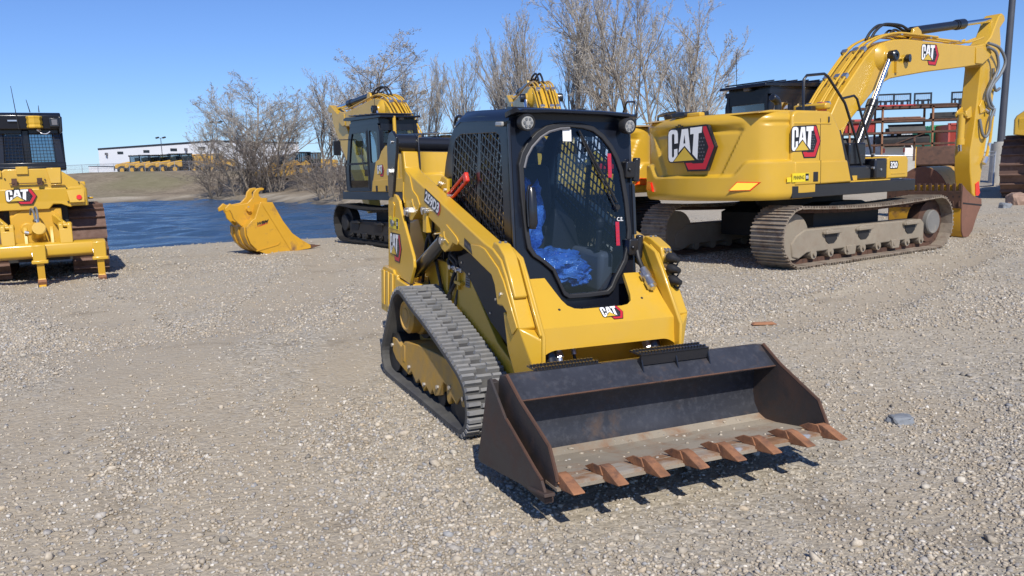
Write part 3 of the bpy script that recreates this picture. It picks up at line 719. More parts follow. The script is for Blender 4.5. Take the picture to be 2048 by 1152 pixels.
# --- lift arms
ARM = [(-.955, 1.79), (-.90, 1.79), (-.856, 1.66), (-.80, 1.635), (-.706, 1.609), (-.1, 1.450), (.651, 1.252), (.78, 1.228), (.90, 1.174), (.976, 1.083), (1.17, .797), (1.095, .737), (1.03, .81), (1.009, .834), (1.007, .862), (.957, .892), (.88, .884), (.832, 1.005), (.786, 1.055), (.595, 1.103), (.45, 1.143), (.184, 1.2), (.10, 1.145), (.013, 1.108), (-.04, 1.12), (-.083, 1.146), (-.104, 1.256), (-.377, 1.328), (-.516, 1.372), (-.56, 1.34), (-.66, 1.27), (-.716, 1.262), (-.845, 1.36), (-.905, 1.484)]
for sg in (-1, 1):
    b = mb(); b.prism(ARM, .505 * sg, .632 * sg)
    b.hull([(s_ * sg, f_, z_) for s_, f_, z_ in ((.630, 1.168, .797), (.630, 1.095, .737), (.630, .95, .86), (.518, 1.246, .733), (.518, 1.258, .42), (.565, 1.02, .42), (.50, .95, .86), (.50, 1.05, .42), (.50, 1.246, .733), (.50, 1.258, .42), (.62, 1.0, .62))])
    b.prism([(.80, 1.24), (.95, 1.19), (1.03, 1.085), (1.262, .755), (1.275, .42), (1.20, .42), (1.2, .70), (.9, 1.1)], .496 * sg, .52 * sg)
    arm = b.build('lift_arm', 'yellow', LD, bevel=.009)
    # plate doublers on the outer face
    b = mb(); o1, o2 = .630 * sg, .641 * sg
    b.prism([(-.86, 1.50), (-.83, 1.645), (-.72, 1.60), (-.66, 1.50), (-.56, 1.46), (-.50, 1.40), (-.52, 1.36), (-.57, 1.33), (-.66, 1.265), (-.716, 1.262), (-.845, 1.36), (-.90, 1.484)], o1, o2)
    b.prism([(.03, 1.305), (.22, 1.235), (.25, 1.21), (.235, 1.18), (.16, 1.19), (.10, 1.14), (.013, 1.103), (-.045, 1.12), (-.083, 1.146), (-.095, 1.22), (-.02, 1.20)], o1, o2)
    b.prism([(.46, 1.215), (.60, 1.225), (.68, 1.215), (.88, 1.12), (.96, 1.05), (1.155, .80), (1.095, .742), (1.02, .84), (1.015, .87), (.957, .90), (.885, .892), (.84, 1.01), (.79, 1.065), (.60, 1.115), (.5, 1.14)], o1, o2)
    b.build('doubler_plate', 'yellow', arm, bevel=.004)
    # cover on the front leg with its two bolts
    b = mb()
    if sg < 0: b.prism([(.745, 1.225), (.775, 1.272), (.845, 1.262), (.93, 1.205), (1.085, .975), (1.07, .955), (.90, 1.17)], .535 * sg, .622 * sg)
    else: b.prism([(.745, 1.225), (.775, 1.272), (.845, 1.262), (.96, 1.215), (.985, 1.15), (.96, 1.08), (.88, 1.15)], .535 * sg, .622 * sg)
    cv = b.build('cover_plate', 'yellow', arm, bevel=.008)
    b = mb()
    for ds in (.558, .597): b.cyl((ds * sg, .815, 1.262), (ds * sg, .818, 1.276), .009, n=10)
    b.build('bolt', 'hose', cv)
    b = mb(); b.prism([(.86, 1.225), (.96, 1.175), (1.245, .765), (1.235, .745), (.95, 1.14), (.85, 1.2)], .516 * sg, .53 * sg); b.build('guard_rib', 'yellow', arm, bevel=.003)
    if sg < 0:
        b = mb(); b.cyl((-.632, -.72, 1.325), (-.665, -.72, 1.325), .040, n=6); b.cyl((-.665, -.72, 1.325), (-.682, -.72, 1.325), .028); b.cyl((-.632, -.39, 1.37), (-.665, -.39, 1.37), .022); b.cyl((-.632, -.33, 1.365), (-.66, -.33, 1.365), .018); b.cyl((-.632, -.41, 1.345), (-.655, -.41, 1.345), .014)
        b.cyl((-.635, -.03, 1.18), (-.66, -.03, 1.18), .026); b.cyl((-.632, .93, .965), (-.648, .93, .965), .012, n=6); b.cyl((-.632, .86, .92), (-.645, .86, .92), .008)
        b.build('pin', 'steel', arm)
        b = mb(); b.box(-.645, -.60, -.42, -.34, 1.2, 1.36); b.build('pin_bracket', 'yellow', arm, bevel=.006)
        d = Decal((-.6325, -.42, 1.43), (0, .30, -.082), (0, .02, .10), (-1, 0, 0), S)
        d.plate([(0, .05), (.05, 0), (.92, 0), (1.06, .5), (1.0, .98), (.0, 1.0)], 0, 1, .002); d.poly([(.93, 0), (1.0, 0), (1.09, .5), (1.02, .98), (.97, .98), (1.03, .5)], 2, 2)
        d.text('259D3', .03, .10, .96, .90, 1, 2, .035, .05); d.build('model_lettering', ['decal_black', 'white', 'decal_red'], arm)
        d = Decal((-.6325, .345, 1.19), (0, .135, -.04), (0, .0, .055), (-1, 0, 0), S); d.plate([(0, 0), (1, 0), (1, 1), (0, 1)], 0, 1, .001)
        for k_, (u0, u1) in enumerate(((.08, .16), (.19, .27), (.30, .38), (.47, .55), (.58, .66), (.69, .77), (.80, .9))): d.rect(u0, .35, u1, .68, 1, 2)
        d.build('option_label', ['decal_black', 'grey'], arm)
    # small raised ribs pressed in the plates
    b = mb()
    for P_ in ([(-.86, 1.55), (-.86, 1.42), (-.83, 1.385)], [(-.66, 1.43), (-.63, 1.38), (-.57, 1.36)], [(.0, 1.25), (.01, 1.21), (.09, 1.175)]):
        b.tube([(o2, p_[0], p_[1]) for p_ in P_], .007, 6)
    b.build('pressed_rib', 'yellow', arm)
    # cylinders
    b = mb(); b.cyl((.585 * sg, -.70, .86), (.585 * sg, -.14, 1.165), .052, n=20); b.lathe((.585 * sg, -.70, .86), (sg * 0, .56, .305), [(.0, -.05), (.05, -.04), (.058, -.01), (.058, .03), (.052, .04)], 20)
    lc = b.build('lift_cylinder', 'black', LD)
    b = mb(); b.cyl((.585 * sg, -.3, 1.20), (.60 * sg, -.06, 1.235), .012); b.cyl((.585 * sg, -.14, 1.165), (.585 * sg, -.02, 1.23), .028); b.build('cylinder_rod', 'chrome', lc)
    b = mb(); b.cyl((.40 * sg, 1.04, .78), (.385 * sg, 1.24, .33), .045, n=20); b.lathe((.40 * sg, 1.04, .78), (0, .2, -.45), [(.0, 0), (.05, .0), (.052, .06), (.045, .07)])
    tc = b.build('tilt_cylinder', 'black', LD)
    b = mb(); b.cyl((.335 * sg, 1.10, .70), (.335 * sg, 1.16, .55), .02); b.cyl((.335 * sg, 1.12, .62), (.335 * sg, 1.15, .58), .03, n=8); b.build('hose_fitting', 'steel', tc)
    b = mb(); b.tube(smoothpath([(.335 * sg, 1.10, .72), (.30 * sg, 1.05, .80), (.2 * sg, 1.03, .8)], None), .016, 8); b.tube(smoothpath([(.335 * sg, 1.16, .55), (.31 * sg, 1.2, .45), (.27 * sg, 1.22, .36)], None), .016, 8); b.build('hose', 'black_matt', tc)
b = mb(); b.cyl((-.20, 1.06, .66), (-.20, 1.10, .58), .017); b.cyl((-.2, 1.07, .64), (-.2, 1.085, .61), .024, n=8); b.build('hose_fitting', 'steel', LD)
b = mb(); b.tube(smoothpath([(-.20, 1.05, .68), (-.2, 1.03, .76), (-.2, 1.03, .85)], None), .014, 8); b.tube(smoothpath([(-.20, 1.10, .58), (-.21, 1.14, .50), (-.27, 1.16, .44)], None), .010, 8); b.build('hose', 'black_matt', LD)

# --- cross member between the arms
def slope(s_, t): return (s_, .875 + (1.192 - .875) * t, 1.037 + (.788 - 1.037) * t)
half = [(-.505, 0), (-.304, 0), (-.292, .14), (-.278, .30), (-.262, .47), (-.240, .59), (-.200, .66), (-.15, .68)]
top = half + [(-s_, t) for s_, t in half[::-1]]
b = mb(); nT = len(top)
def sheet(P, thick_dir):
    pass
upper = [slope(*p) for p in top]; bend = [slope(p[0], 1.0) for p in top]
def off(p, k): return (p[0], p[1] - .0149 * k, p[2] - .019 * k)
for i in range(nT - 1):
    q4 = [upper[i], upper[i + 1], bend[i + 1], bend[i]]
    b.add(q4 + [off(p, 1) for p in q4], [(0, 1, 2, 3), (4, 5, 6, 7), (0, 1, 5, 4), (2, 3, 7, 6)], 0)
lowz = lambda s_: .655 - .045 * max(0, (abs(s_) - .395) / .11) ** 2 if abs(s_) > .395 else .655
ss = [-.505 + 1.01 * i / 40 for i in range(41)]
for i in range(40):
    a, c = ss[i], ss[i + 1]
    q4 = [(a, 1.192, .788), (c, 1.192, .788), (c, 1.216, lowz(c)), (a, 1.216, lowz(a))]
    b.add(q4 + [(p[0], p[1] - .024, p[2]) for p in q4], [(0, 1, 2, 3), (4, 5, 6, 7), (2, 3, 7, 6)], 0)
cm = b.build('cross_member', 'yellow', LD, smooth=12)
sol = cm.modifiers.new('weld', 'WELD'); sol.merge_threshold = .0008
nV = Vector((0, .249, .317)).normalized()
emblem(cm, (-.03, 1.176, .801), (.165, 0, 0), (0, -.0865, .068), nV, S)
b = mb()
for s_, t in ((-.31, .66), (.335, .56)):
    p = Vector(slope(s_, t)); b.cyl(p, p + nV * .002, .009, n=10)
b.build('hole_plug', 'dark', cm)

# --- cab
f0 = lambda z: .632 + .155 * (2.02 - z)
DOOR = [(-.386, 1.297), (-.405, 1.55), (-.41, 1.745), (-.385, 1.82), (-.341, 1.885), (-.27, 1.95), (-.199, 1.99), (-.11, 2.012), (-.032, 2.018), (.075, 2.012), (.161, 1.993), (.235, 1.945), (.300, 1.875), (.345, 1.80), (.377, 1.717), (.41, 1.50), (.425, 1.306), (.41, 1.19), (.379, 1.098), (.30, .985), (.262, .92), (.225, .893), (.06, .885), (-.085, .885), (-.125, .91), (-.16, .985), (-.20, 1.068), (-.27, 1.125), (-.338, 1.168), (-.375, 1.22)]
b = mb(); b.ring([(-.455, .74), (.455, .74), (.455, 2.04), (.40, 2.09), (-.40, 2.09), (-.455, 2.04)], DOOR, -.06, 0, lambda p, d_: (p[0], f0(p[1]) + d_, p[1]))
WIN = [(-.15, 1.93), (.42, 1.945), (.475, 1.93), (.50, 1.88), (.60, 1.22), (.585, 1.16), (.54, 1.13), (-.20, 1.13), (-.27, 1.15), (-.30, 1.22), (-.295, 1.80), (-.25, 1.89)]
SIDE = [(.632, 2.03), (.744, 1.272), (.81, .88), (.81, .74), (-.46, .74), (-.50, 1.2), (-.485, 1.529), (-.438, 1.716), (-.363, 1.892), (-.289, 1.969), (-.17, 2.045), (.2, 2.06)]
for sg in (-1, 1):
    b.ring(SIDE, WIN, .42 * sg, .455 * sg, lambda p, d_: (d_, p[0], p[1]))
b.add([(s_ * .43, f_, z_) for s_, f_, z_ in ((-1, -.47, .74), (1, -.47, .74), (1, -.49, 1.5), (-1, -.49, 1.5), (1, -.37, 1.88), (-1, -.37, 1.88), (1, -.29, 1.96), (-1, -.29, 1.96), (1, -.17, 2.04), (-1, -.17, 2.04))], [(0, 1, 2, 3), (7, 6, 8, 9)])
for s0_, s1_ in ((-.43, -.36), (-.03, .03), (.36, .43)):
    b.add([(s0_, -.49, 1.5), (s1_, -.49, 1.5), (s1_, -.37, 1.88), (s0_, -.37, 1.88), (s0_, -.29, 1.96), (s1_, -.29, 1.96)], [(0, 1, 2, 3), (3, 2, 5, 4)])
b.box(-.44, .44, -.46, .80, .70, .75)
cab = b.build('cab', 'navy', LD, bevel=.004)
for sg in (-1, 1):
    b = mb(); b.tube([(.459 * sg, .625 + .155 * (2.02 - z_), z_) for z_ in (2.0, 1.3, .86)], .012, 6)
    b.build('corner_trim', 'black', cab)
# roof
b = mb()
sec = lambda h, w_: [(-w_ - .004, 2.02 + h), (-w_, 2.045 + h), (-w_ + .055, 2.098 + h), (-.2, 2.106 + h), (.2, 2.106 + h), (w_ - .055, 2.098 + h), (w_, 2.045 + h), (w_ + .004, 2.02 + h)]
rings = []
for f_, h, w_ in ((-.31, -.085, .44), (-.24, -.032, .455), (-.16, -.004, .457), (.1, 0, .459), (.5, 0, .459), (.63, 0, .459)):
    rings.append([(s_, f_, z_) for s_, z_ in sec(h, w_)])
b.loft(rings, closed=True, cap=True)
vis = lambda w_, zt, zb, dr: [(-w_, zb - dr), (-w_ - .004, zb - dr + .03), (-w_ + .03, zt - .012), (-w_ + .07, zt), (-.2, zt + .006), (.2, zt + .006), (w_ - .07, zt), (w_ - .03, zt - .012), (w_ + .004, zb - dr + .03), (w_, zb - dr), (w_ - .05, zb - dr * .9), (w_ - .10, zb), (.2, zb + .008), (-.2, zb + .008), (-w_ + .10, zb), (-w_ + .05, zb - dr * .9)]
b.loft([[(s_, f_, z_) for s_, z_ in vis(w_, zt, zb, dr)] for f_, w_, zt, zb, dr in ((.58, .462, 2.099, 2.06, .02), (.66, .470, 2.100, 2.068, .012), (.71, .468, 2.095, 2.068, .004), (.726, .455, 2.088, 2.073, .0))])
rf = b.build('roof', 'navy', cab, smooth=50)
b = mb(); b.prism([(.05, 2.10), (.08, 2.13), (.14, 2.13), (.17, 2.10)], -.2, .12); b.cyl((.28, .3, 2.1), (.28, .3, 2.13), .03); b.tube(smoothpath([(-.33, -.28, 2.0), (-.33, -.42, 2.06), (-.33, -.52, 2.06), (-.33, -.56, 2.0), (-.33, -.5, 1.9)], None), .012, 8); b.build('roof_fitting', 'black', cab)
for sg in (-1, 1):
    b = mb(); b.lathe((.382 * sg, .690, 2.012), (sg * .10, 1, -.03), [(.035, -.02), (.052, .0), (.054, .055), (.050, .062), (.043, .062), (.042, .05)], 24)
    wlt = b.build('work_light', 'black_matt', cab)
    b = mb(); b.lathe((.382 * sg, .690, 2.012), (sg * .10, 1, -.03), [(0, .05), (.043, .05), (.040, .058), (0, .060)], 24); b.build('lens', 'lamp', wlt)
    b = mb()
    for a_ in range(6): b.cyl((.385 * sg + .024 * math.cos(a_ * 1.047), .7475, 2.010 + .024 * math.sin(a_ * 1.047)), (.385 * sg + .024 * math.cos(a_ * 1.047), .7530, 2.010 + .024 * math.sin(a_ * 1.047)), .009, n=8)
    b.build('reflector', 'hose', wlt)
    b = mb(); b.box(*sorted((.456 * sg, .478 * sg)), .46, .56, 1.985, 2.015); b.build('side_marker', 'lamp', cab, bevel=.008)
# side guards: lattice of bars
def clip(poly, th, sp, o0=0.0):
    d_ = Vector((math.cos(th), math.sin(th))); n_ = Vector((-d_.y, d_.x)); pr = [Vector(p).dot(n_) for p in poly]; out = []
    k = math.ceil((min(pr) - o0) / sp)
    while o0 + k * sp < max(pr):
        c = o0 + k * sp; hits = []
        for i in range(len(poly)):
            a, e = Vector(poly[i]), Vector(poly[(i + 1) % len(poly)]); da, de = a.dot(n_) - c, e.dot(n_) - c
            if da * de < 0: hits.append((a + (e - a) * (da / (da - de))).dot(d_))
        hits.sort()
        for i in range(0, len(hits) - 1, 2): out.append((n_ * c + d_ * hits[i], n_ * c + d_ * hits[i + 1]))
        k += 1
    return out
for sg in (-1, 1):
    b = mb()
    for th, sp in ((rad(82), .052), (rad(-24), .058)):
        for a, e in clip(WIN, th, sp):
            dd = (e - a).normalized() * .0045; pn = Vector((-dd.y, dd.x)).normalized() * .0045
            c = (a + e) / 2; hl = (e - a) / 2
            b.obox((.448 * sg, c.x, c.y), (0, hl.x, hl.y), (0, pn.x, pn.y), (.005, 0, 0))
    b.obox((.446 * sg, .16, 1.53), (0, .006, .41), (0, .022, 0), (.006, 0, 0))
    b.build('side_guard', 'black', cab)
    b = mb(); b.add([(.43 * sg, p[0], p[1]) for p in WIN], [list(range(len(WIN)))]); b.build('side_window', 'glass_side', cab)
b = mb(); b.add([(-.36, -.488, 1.5), (.36, -.488, 1.5), (.36, -.368, 1.88), (-.36, -.368, 1.88)], [(0, 1, 2, 3)]); b.build('rear_window', 'glass_side', cab)
# door
cx_, cz_ = .02, 1.42
inn = [(cx_ + (p[0] - cx_) * .935, cz_ + (p[1] - cz_) * .955) for p in DOOR]
out_ = [(cx_ + (p[0] - cx_) * 1.015, cz_ + (p[1] - cz_) * 1.012) for p in DOOR]
b = mb(); b.ring(out_, inn, -.01, .026, lambda p, d_: (p[0], f0(p[1]) + d_, p[1]))
door = b.build('front_door', 'black_matt', LD, bevel=.006)
b = mb(); b.add([(p[0], f0(p[1]) + .012, p[1]) for p in [(cx_ + (p[0] - cx_) * .95, cz_ + (p[1] - cz_) * .965) for p in DOOR]], [list(range(len(DOOR)))]); b.build('windscreen', 'glass', door)
b = mb()
P_ = [(p[0], f0(p[1]) + .022, p[1]) for p in [(cx_ + (p[0] - cx_) * .925, cz_ + (p[1] - cz_) * .945) for p in DOOR]]
b.tube(P_[2:9], .009, 6); b.build('seal', 'grey', door)
b = mb()
for p_, q_, r_ in (((-.352, 1.34), (-.352, 1.61), .030),):
    b.tube([(-.352, f0(1.33) + .045, 1.345), (-.352, f0(1.36) + .05, 1.38), (-.352, f0(1.58) + .05, 1.57), (-.352, f0(1.6) + .045, 1.605)], [.022, .034, .034, .022], 14)
b.tube(smoothpath([(-.385, f0(1.36) + .06, 1.36), (-.39, f0(1.5) + .065, 1.5), (-.38, f0(1.6) + .065, 1.605), (-.35, f0(1.62) + .06, 1.62)], None), .006, 6)
b.build('door_handle', 'black', door, smooth=60)
b = mb(); b.tube([(.04, f0(1.975) + .03, 1.972), (.17, f0(1.74) + .035, 1.74), (.315, f0(1.5) + .03, 1.50)], [.006, .010, .008], 6); b.tube([(.05, f0(1.93) + .022, 1.935), (.32, f0(1.42) + .022, 1.44)], .006, 5); b.cyl((.315, f0(1.5), 1.47), (.315, f0(1.5) + .045, 1.47), .018); b.build('wiper', 'black_matt', door)
d = Decal((-.080, f0(1.91) + .014, 1.90), (.066, 0, 0), (0, -.0105, .075), (0, 1, .155), S); d.rect(0, 0, 1, 1, 0, 1); d.build('paper_tag', ['white'], door)
for s_, z_ in ((.262, 1.665), (.305, 1.21)):
    d = Decal((s_, f0(z_) + .014, z_), (.03, 0, 0), (0, -.155 * .16, .16), (0, 1, .155), S); d.rect(0, 0, 1, 1, 0, 1)
    for i in range(6):
        d.poly([(.05, i / 6 + .02), (.5, i / 6 + .02), (.95, i / 6 + .11), (.5, i / 6 + .11)], 1, 2)
    d.build('escape_sticker', ['pink', 'decal_red'], door)
d = Decal((.315, f0(1.34) + .014, 1.375), (.05, 0, 0), (0, -.004, .026), (0, 1, .155), S); d.text('C.E.', 0, 0, 1, 1, 0, 1, .02); d.build('small_lettering', ['white'], door)
for z_ in (1.72, 1.20):
    b = mb(); b.box(.385, .50, f0(z_) - .01, f0(z_) + .055, z_ - .055, z_ + .055); b.cyl((.475, f0(z_) + .04, z_ - .08), (.475, f0(z_) + .04, z_ + .08), .026); b.cyl((.41, f0(z_) + .05, z_), (.41, f0(z_) + .07, z_), .012)
    b.build('door_hinge', 'black', door, bevel=.008)
b = mb(); b.tube([(.462, f0(z_) + .012, z_) for z_ in (1.62, 1.45, 1.28)], .014, 8); b.build('gas_strut', 'black', door)
# interior
b = mb(); b.box(-.20, .26, .05, .52, .86, .99); b.obox((.03, -.06, 1.36), (.23, 0, 0), (0, .05, 0), (0, -.08, .36)); b.obox((.03, -.12, 1.78), (.13, 0, 0), (0, .04, 0), (0, -.02, .09))
b.build('seat', 'dark', LD, bevel=.04, seg=3)
def lump(c, r, seed, amp):
    v = []; nu, nv = 48, 28
    for i in range(nv + 1):
        ph = -math.pi / 2 + math.pi * i / nv
        for j in range(nu):
            th = 2 * math.pi * j / nu
            cx, sx = math.cos(th), math.sin(th); cp, sp = math.cos(ph), math.sin(ph)
            e = lambda x, k=.7: math.copysign(abs(x) ** k, x)
            p = Vector((e(cx) * e(cp, .8), e(sx) * e(cp, .8), e(sp, .8)))
            n_ = NZ.noise(p * 2.6 + Vector((seed, 0, 0))) * amp + abs(NZ.noise(p * 6 + Vector((0, seed, 0)))) * amp * .9
            q_ = p * (1 + n_); v.append((c[0] + q_.x * r[0], c[1] + q_.y * r[1], c[2] + q_.z * r[2]))
    f = [(i * nu + j, i * nu + (j + 1) % nu, (i + 1) * nu + (j + 1) % nu, (i + 1) * nu + j) for i in range(nv) for j in range(nu)]
    return v, f
b = mb(); b.add(*lump((-.06, .12, 1.34), (.13, .09, .25), 3, .26)); b.add(*lump((-.16, .16, 1.22), (.09, .12, .26), 5, .3)); b.add(*lump((.06, .36, 1.02), (.19, .22, .115), 9, .26)); b.add(*lump((.16, .46, .97), (.10, .12, .07), 7, .3)); b.build('seat_film', 'blue_film', LD, smooth=50)
b = mb()
for s0_, s1_ in ((-.40, -.23), (.28, .40)): b.box(s0_, s1_, .05, .62, .85, 1.14)
b.build('armrest', 'grey', LD, bevel=.035, seg=3)
b = mb(); b.hull([(x, f, z) for x, f, z in ((.12, .0, .9), (.36, .0, .9), (.15, .2, 1.38), (.24, .0, 1.50), (.38, .1, 1.30), (.38, .25, 1.0), (.12, .2, .95))]); b.box(-.40, .40, -.40, -.33, .8, 1.40); b.cyl((.30, .55, 1.14), (.29, .58, 1.30), .02); b.lathe((.29, .58, 1.30), (0, 0, 1), [(.02, 0), (.032, .03), (.03, .07), (0, .09)]); b.cyl((-.3, .55, 1.14), (-.29, .58, 1.28), .02)
b.box(-.38, .38, .5, .78, .75, .80)
b.build('cab_interior', 'dark', LD, bevel=.015)
b = mb()
for k_ in range(10): b.obox((-.30 + .07 * k_, .86, .80), (.028, 0, 0), (0, .045, 0), (0, 0, .012)); b.cyl((-.30 + .07 * k_, .90, .80), (-.30 + .07 * k_, .90, .825), .012, n=6)
b.box(-.36, .36, .79, .98, .745, .79); b.build('step_grating', 'black', LD)
# red arm brace
b = mb(); pA, pB = Vector((-.50, -.25, 1.47)), Vector((-.50, .055, 1.63)); dd = (pB - pA).normalized(); nn = Vector((0, -dd.z, dd.y))
for k0, k1, w0 in ((-.02, .36, 0),):
    for sgn in (-1, 1): b.obox((pA + pB) / 2 + nn * (.026 * sgn) + dd * .01, dd * .165, nn * .011, Vector((.012, 0, 0)))
    b.obox(pA + dd * .0, dd * .03, nn * .036, Vector((.016, 0, 0))); b.obox(pB, dd * .025, nn * .036, Vector((.016, 0, 0)))
br = b.build('arm_brace', 'red', LD, bevel=.008)
b = mb(); b.cyl(pA + Vector((-.03, 0, 0)) + dd * .03, pA + Vector((.01, 0, 0)) + dd * .03, .016); b.cyl(pA + Vector((-.03, 0, 0)) - dd * .03, pA + Vector((.01, 0, 0)) - dd * .03, .012); b.build('bolt', 'steel', br)
d = Decal((-.4565, -.36, 1.545), (0, .055, 0), (0, 0, .06), (-1, 0, 0), S); d.rect(0, 0, 1, 1, 0, 1); d.rect(.2, .2, .8, .8, 1, 2); d.build('warning_sticker', ['sticker_yellow', 'decal_yellow'], cab)
# inner plates behind the arm (dark yellow gusset with bolts)
b = mb(); b.prism([(-.75, 1.30), (-.40, 1.62), (-.30, 1.60), (-.28, 1.35), (-.3, 1.1)], -.50, -.475); g_ = b.build('gusset', 'yellow', LD, bevel=.004)
b = mb()
for f_, z_ in ((-.44, 1.565), (-.40, 1.56), (-.33, 1.52)): b.cyl((-.50, f_, z_), (-.512, f_, z_), .014, n=6)
b.build('bolt', 'steel', g_)
# hydraulic couplers, image-right side
b = mb(); b.cyl((.445, .90, 1.06), (.435, 1.0, .985), .028); b.cyl((.437, .93, 1.035), (.433, .965, 1.01), .038, n=10); b.cyl((.435, .985, .995), (.43, 1.03, .965), .033); b.cyl((.43, 1.03, .965), (.428, 1.045, .955), .018)
b.build('quick_coupler', 'steel', LD, smooth=30)
b = mb(); b.tube(smoothpath([(.445, .90, 1.06), (.45, .84, 1.12), (.46, .78, 1.2), (.45, .7, 1.25)], None), .016, 8); b.build('hose', 'black_matt', LD)
for f_, z_ in ((.985, 1.155), (1.0, 1.085), (1.02, 1.01)):
    b = mb(); b.cyl((.578, f_ - .03, z_), (.578, f_ + .02, z_ - .005), .028, n=14); cp_ = b.build('coupler', 'steel', LD)
    b = mb(); b.lathe((.578, f_ + .02, z_ - .005), (.15, 1, -.1), [(.0, -.005), (.034, -.005), (.036, .03), (.026, .05), (.018, .085), (0, .09)], 14); b.tube(smoothpath([(.58, f_ + .03, z_ - .03), (.60, f_ + .06, z_ - .06), (.63, f_ + .05, z_ - .03), (.62, f_ + .02, z_)], None), .006, 6); b.build('dust_cap', 'black_matt', cp_)
b = mb()
for ds in (.565, .592): b.cyl((ds, .955, 1.20), (ds, .99, 1.195), .011)
b.build('fitting', 'steel', LD)
b = mb(); b.lathe((.505, .98, .80), (-1, 0, 0), [(0, 0), (.03, .0), (.03, .02), (0, .02)]); b.prism([(.86, .72), (.84, .98), (.90, 1.0), (.95, .95), (.93, .72)], .40, .425); b.build('inner_bracket', 'black', LD, bevel=.006)

# --- bucket
M['edge_rust'] = mat('worn_rusty_edge', (.27, .145, .075), .7, dirt=(.33, .29, .24), dirt_amt=(.45, .62), dscale=5, var=.25, vscale=5, bump=.2, fine=((.36, .38, .42), 9, .60, .72))
b = mb(); W = .935
INN = [(1.562, .652), (1.705, .55), (1.700, .535), (1.60, .575), (1.535, .52), (1.528, .42), (1.535, .33), (1.556, .262), (1.60, .205), (1.66, .183), (1.75, .190), (2.0, .236), (2.14, .262)]
OUTR = [(2.15, .250), (2.0, .215), (1.75, .165), (1.55, .135), (1.45, .15), (1.40, .20), (1.41, .30), (1.47, .58), (1.50, .64)]
b.prism(INN + OUTR, -W + .02, W - .02)
bk = b.build('bucket', 'bucket', LD, bevel=.003)
b = mb()
FL = [(1.60, .2055), (1.66, .1845), (1.75, .1915), (2.0, .2375), (2.137, .2635)]
for i in range(len(FL) - 1):
    b.add([(-W + .03, FL[i][0], FL[i][1] + .001), (W - .03, FL[i][0], FL[i][1] + .001), (W - .03, FL[i + 1][0], FL[i + 1][1] + .001), (-W + .03, FL[i + 1][0], FL[i + 1][1] + .001)], [(0, 1, 2, 3)])
b.box(-W + .01, W - .01, 2.05, 2.165, .236, .2500)
b.build('bucket_floor', 'floor_steel', bk)
b = mb(); b.add([(-W + .03, 1.985, .2362), (W - .03, 1.985, .2362), (W - .03, 2.138, .2652), (-W + .03, 2.138, .2652)], [(0, 1, 2, 3)]); b.box(-W + .03, W - .03, 2.136, 2.152, .248, .2655); b.build('cutting_edge', 'edge_rust', bk)
for sg in (-1, 1):
    b = mb(); b.prism([(1.513, .640), (1.48, .55), (1.43, .16), (1.5, .125), (2.14, .245), (2.15, .275), (2.132, .315), (2.06, .425), (1.741, .562), (1.58, .655)], (W - .03) * sg, (W - .012) * sg)
    b.build('inner_side_plate', 'bucket_side', bk, bevel=.003)
    b = mb(); b.prism([(1.477, .612), (1.366, .116), (1.40, .105), (2.06, .195), (2.14, .225), (2.10, .275), (2.035, .30), (1.70, .455), (1.50, .625)] if sg < 0 else [(1.477, .612), (1.366, .116), (1.40, .105), (1.98, .205), (2.07, .27), (2.035, .30), (1.70, .455), (1.50, .625)], (W + .028) * sg, (W + .044) * sg)
    b.box(*sorted(((W - .02) * sg, (W + .03) * sg)), 1.42, 2.12 if sg < 0 else 1.8, .16, .19)
    b.box(*sorted(((W - .02) * sg, (W + .03) * sg)), 1.44, 1.50, .2, .60)
    if sg < 0: b.prism([(2.0, .19), (2.17, .218), (2.165, .235), (2.0, .205)], (W - .0) * sg, (W + .06) * sg)
    b.build('outer_side_plate', 'bucket_side', bk, bevel=.003)
    b = mb(); b.tube([(sg * (W - .021), f_, z_) for f_, z_ in ((1.58, .657), (1.741, .565), (2.06, .428), (2.132, .318), (2.15, .28))], .0105, 6)
    b.tube([(sg * (W + .036), f_, z_) for f_, z_ in ((1.70, .457), (2.035, .302), (2.10, .277))], .0085, 6); b.build('worn_edge', 'rust_dark', bk)
b = mb(); b.tube([(-W + .03, 1.705, .548), (W - .03, 1.705, .548)], .005, 6); b.build('worn_edge', 'rust_dark', bk)
# serrated step plates on the top lip
def serr(s0_, s1_, zz, ff, hh):
    b = mb(); b.box(s0_, s1_, ff - .008, ff, zz, zz + hh); k_ = int((s1_ - s0_) / .022)
    for i in range(k_):
        s_ = s0_ + (i + .5) * (s1_ - s0_) / k_
        b.cyl((s_, ff - .09, zz + hh + .002), (s_, ff - .09, zz + hh + .014), .009, n=6); b.cyl((s_, ff - .03, zz + hh + .002), (s_, ff - .03, zz + hh + .014), .009, n=6)
    b.box(s0_, s1_, ff - .12, ff, zz + hh - .006, zz + hh + .004)
    for e in (s0_, (s0_ + s1_) / 2, s1_ - .008): b.prism([(ff - .01, zz + hh), (ff + .035, zz - .05), (ff - .05, zz)], e, e + .008)
    b.build('step_plate', 'black', bk)
serr(-.06, .44, .628, 1.615, .06); serr(-.72, -.30, .630, 1.56, .022)
for i in range(8):
    s_ = -.878 + i * .2508
    b = mb(); b.hull([(s_ + d_, f_, z_) for f_, z_, h_ in ((2.05, .262, .022), (2.08, .292, .028), (2.12, .312, .028), (2.165, .312, .027), (2.295, .274, .032), (2.295, .267, .032), (2.18, .243, .024), (2.06, .232, .024)) for d_ in (-h_, h_)])
    b.prism([(1.99, .258), (2.06, .300), (2.13, .31), (2.16, .27), (2.10, .25)], s_ - .036, s_ - .028)
    b.build('bucket_tooth', 'rust', bk, bevel=.005)
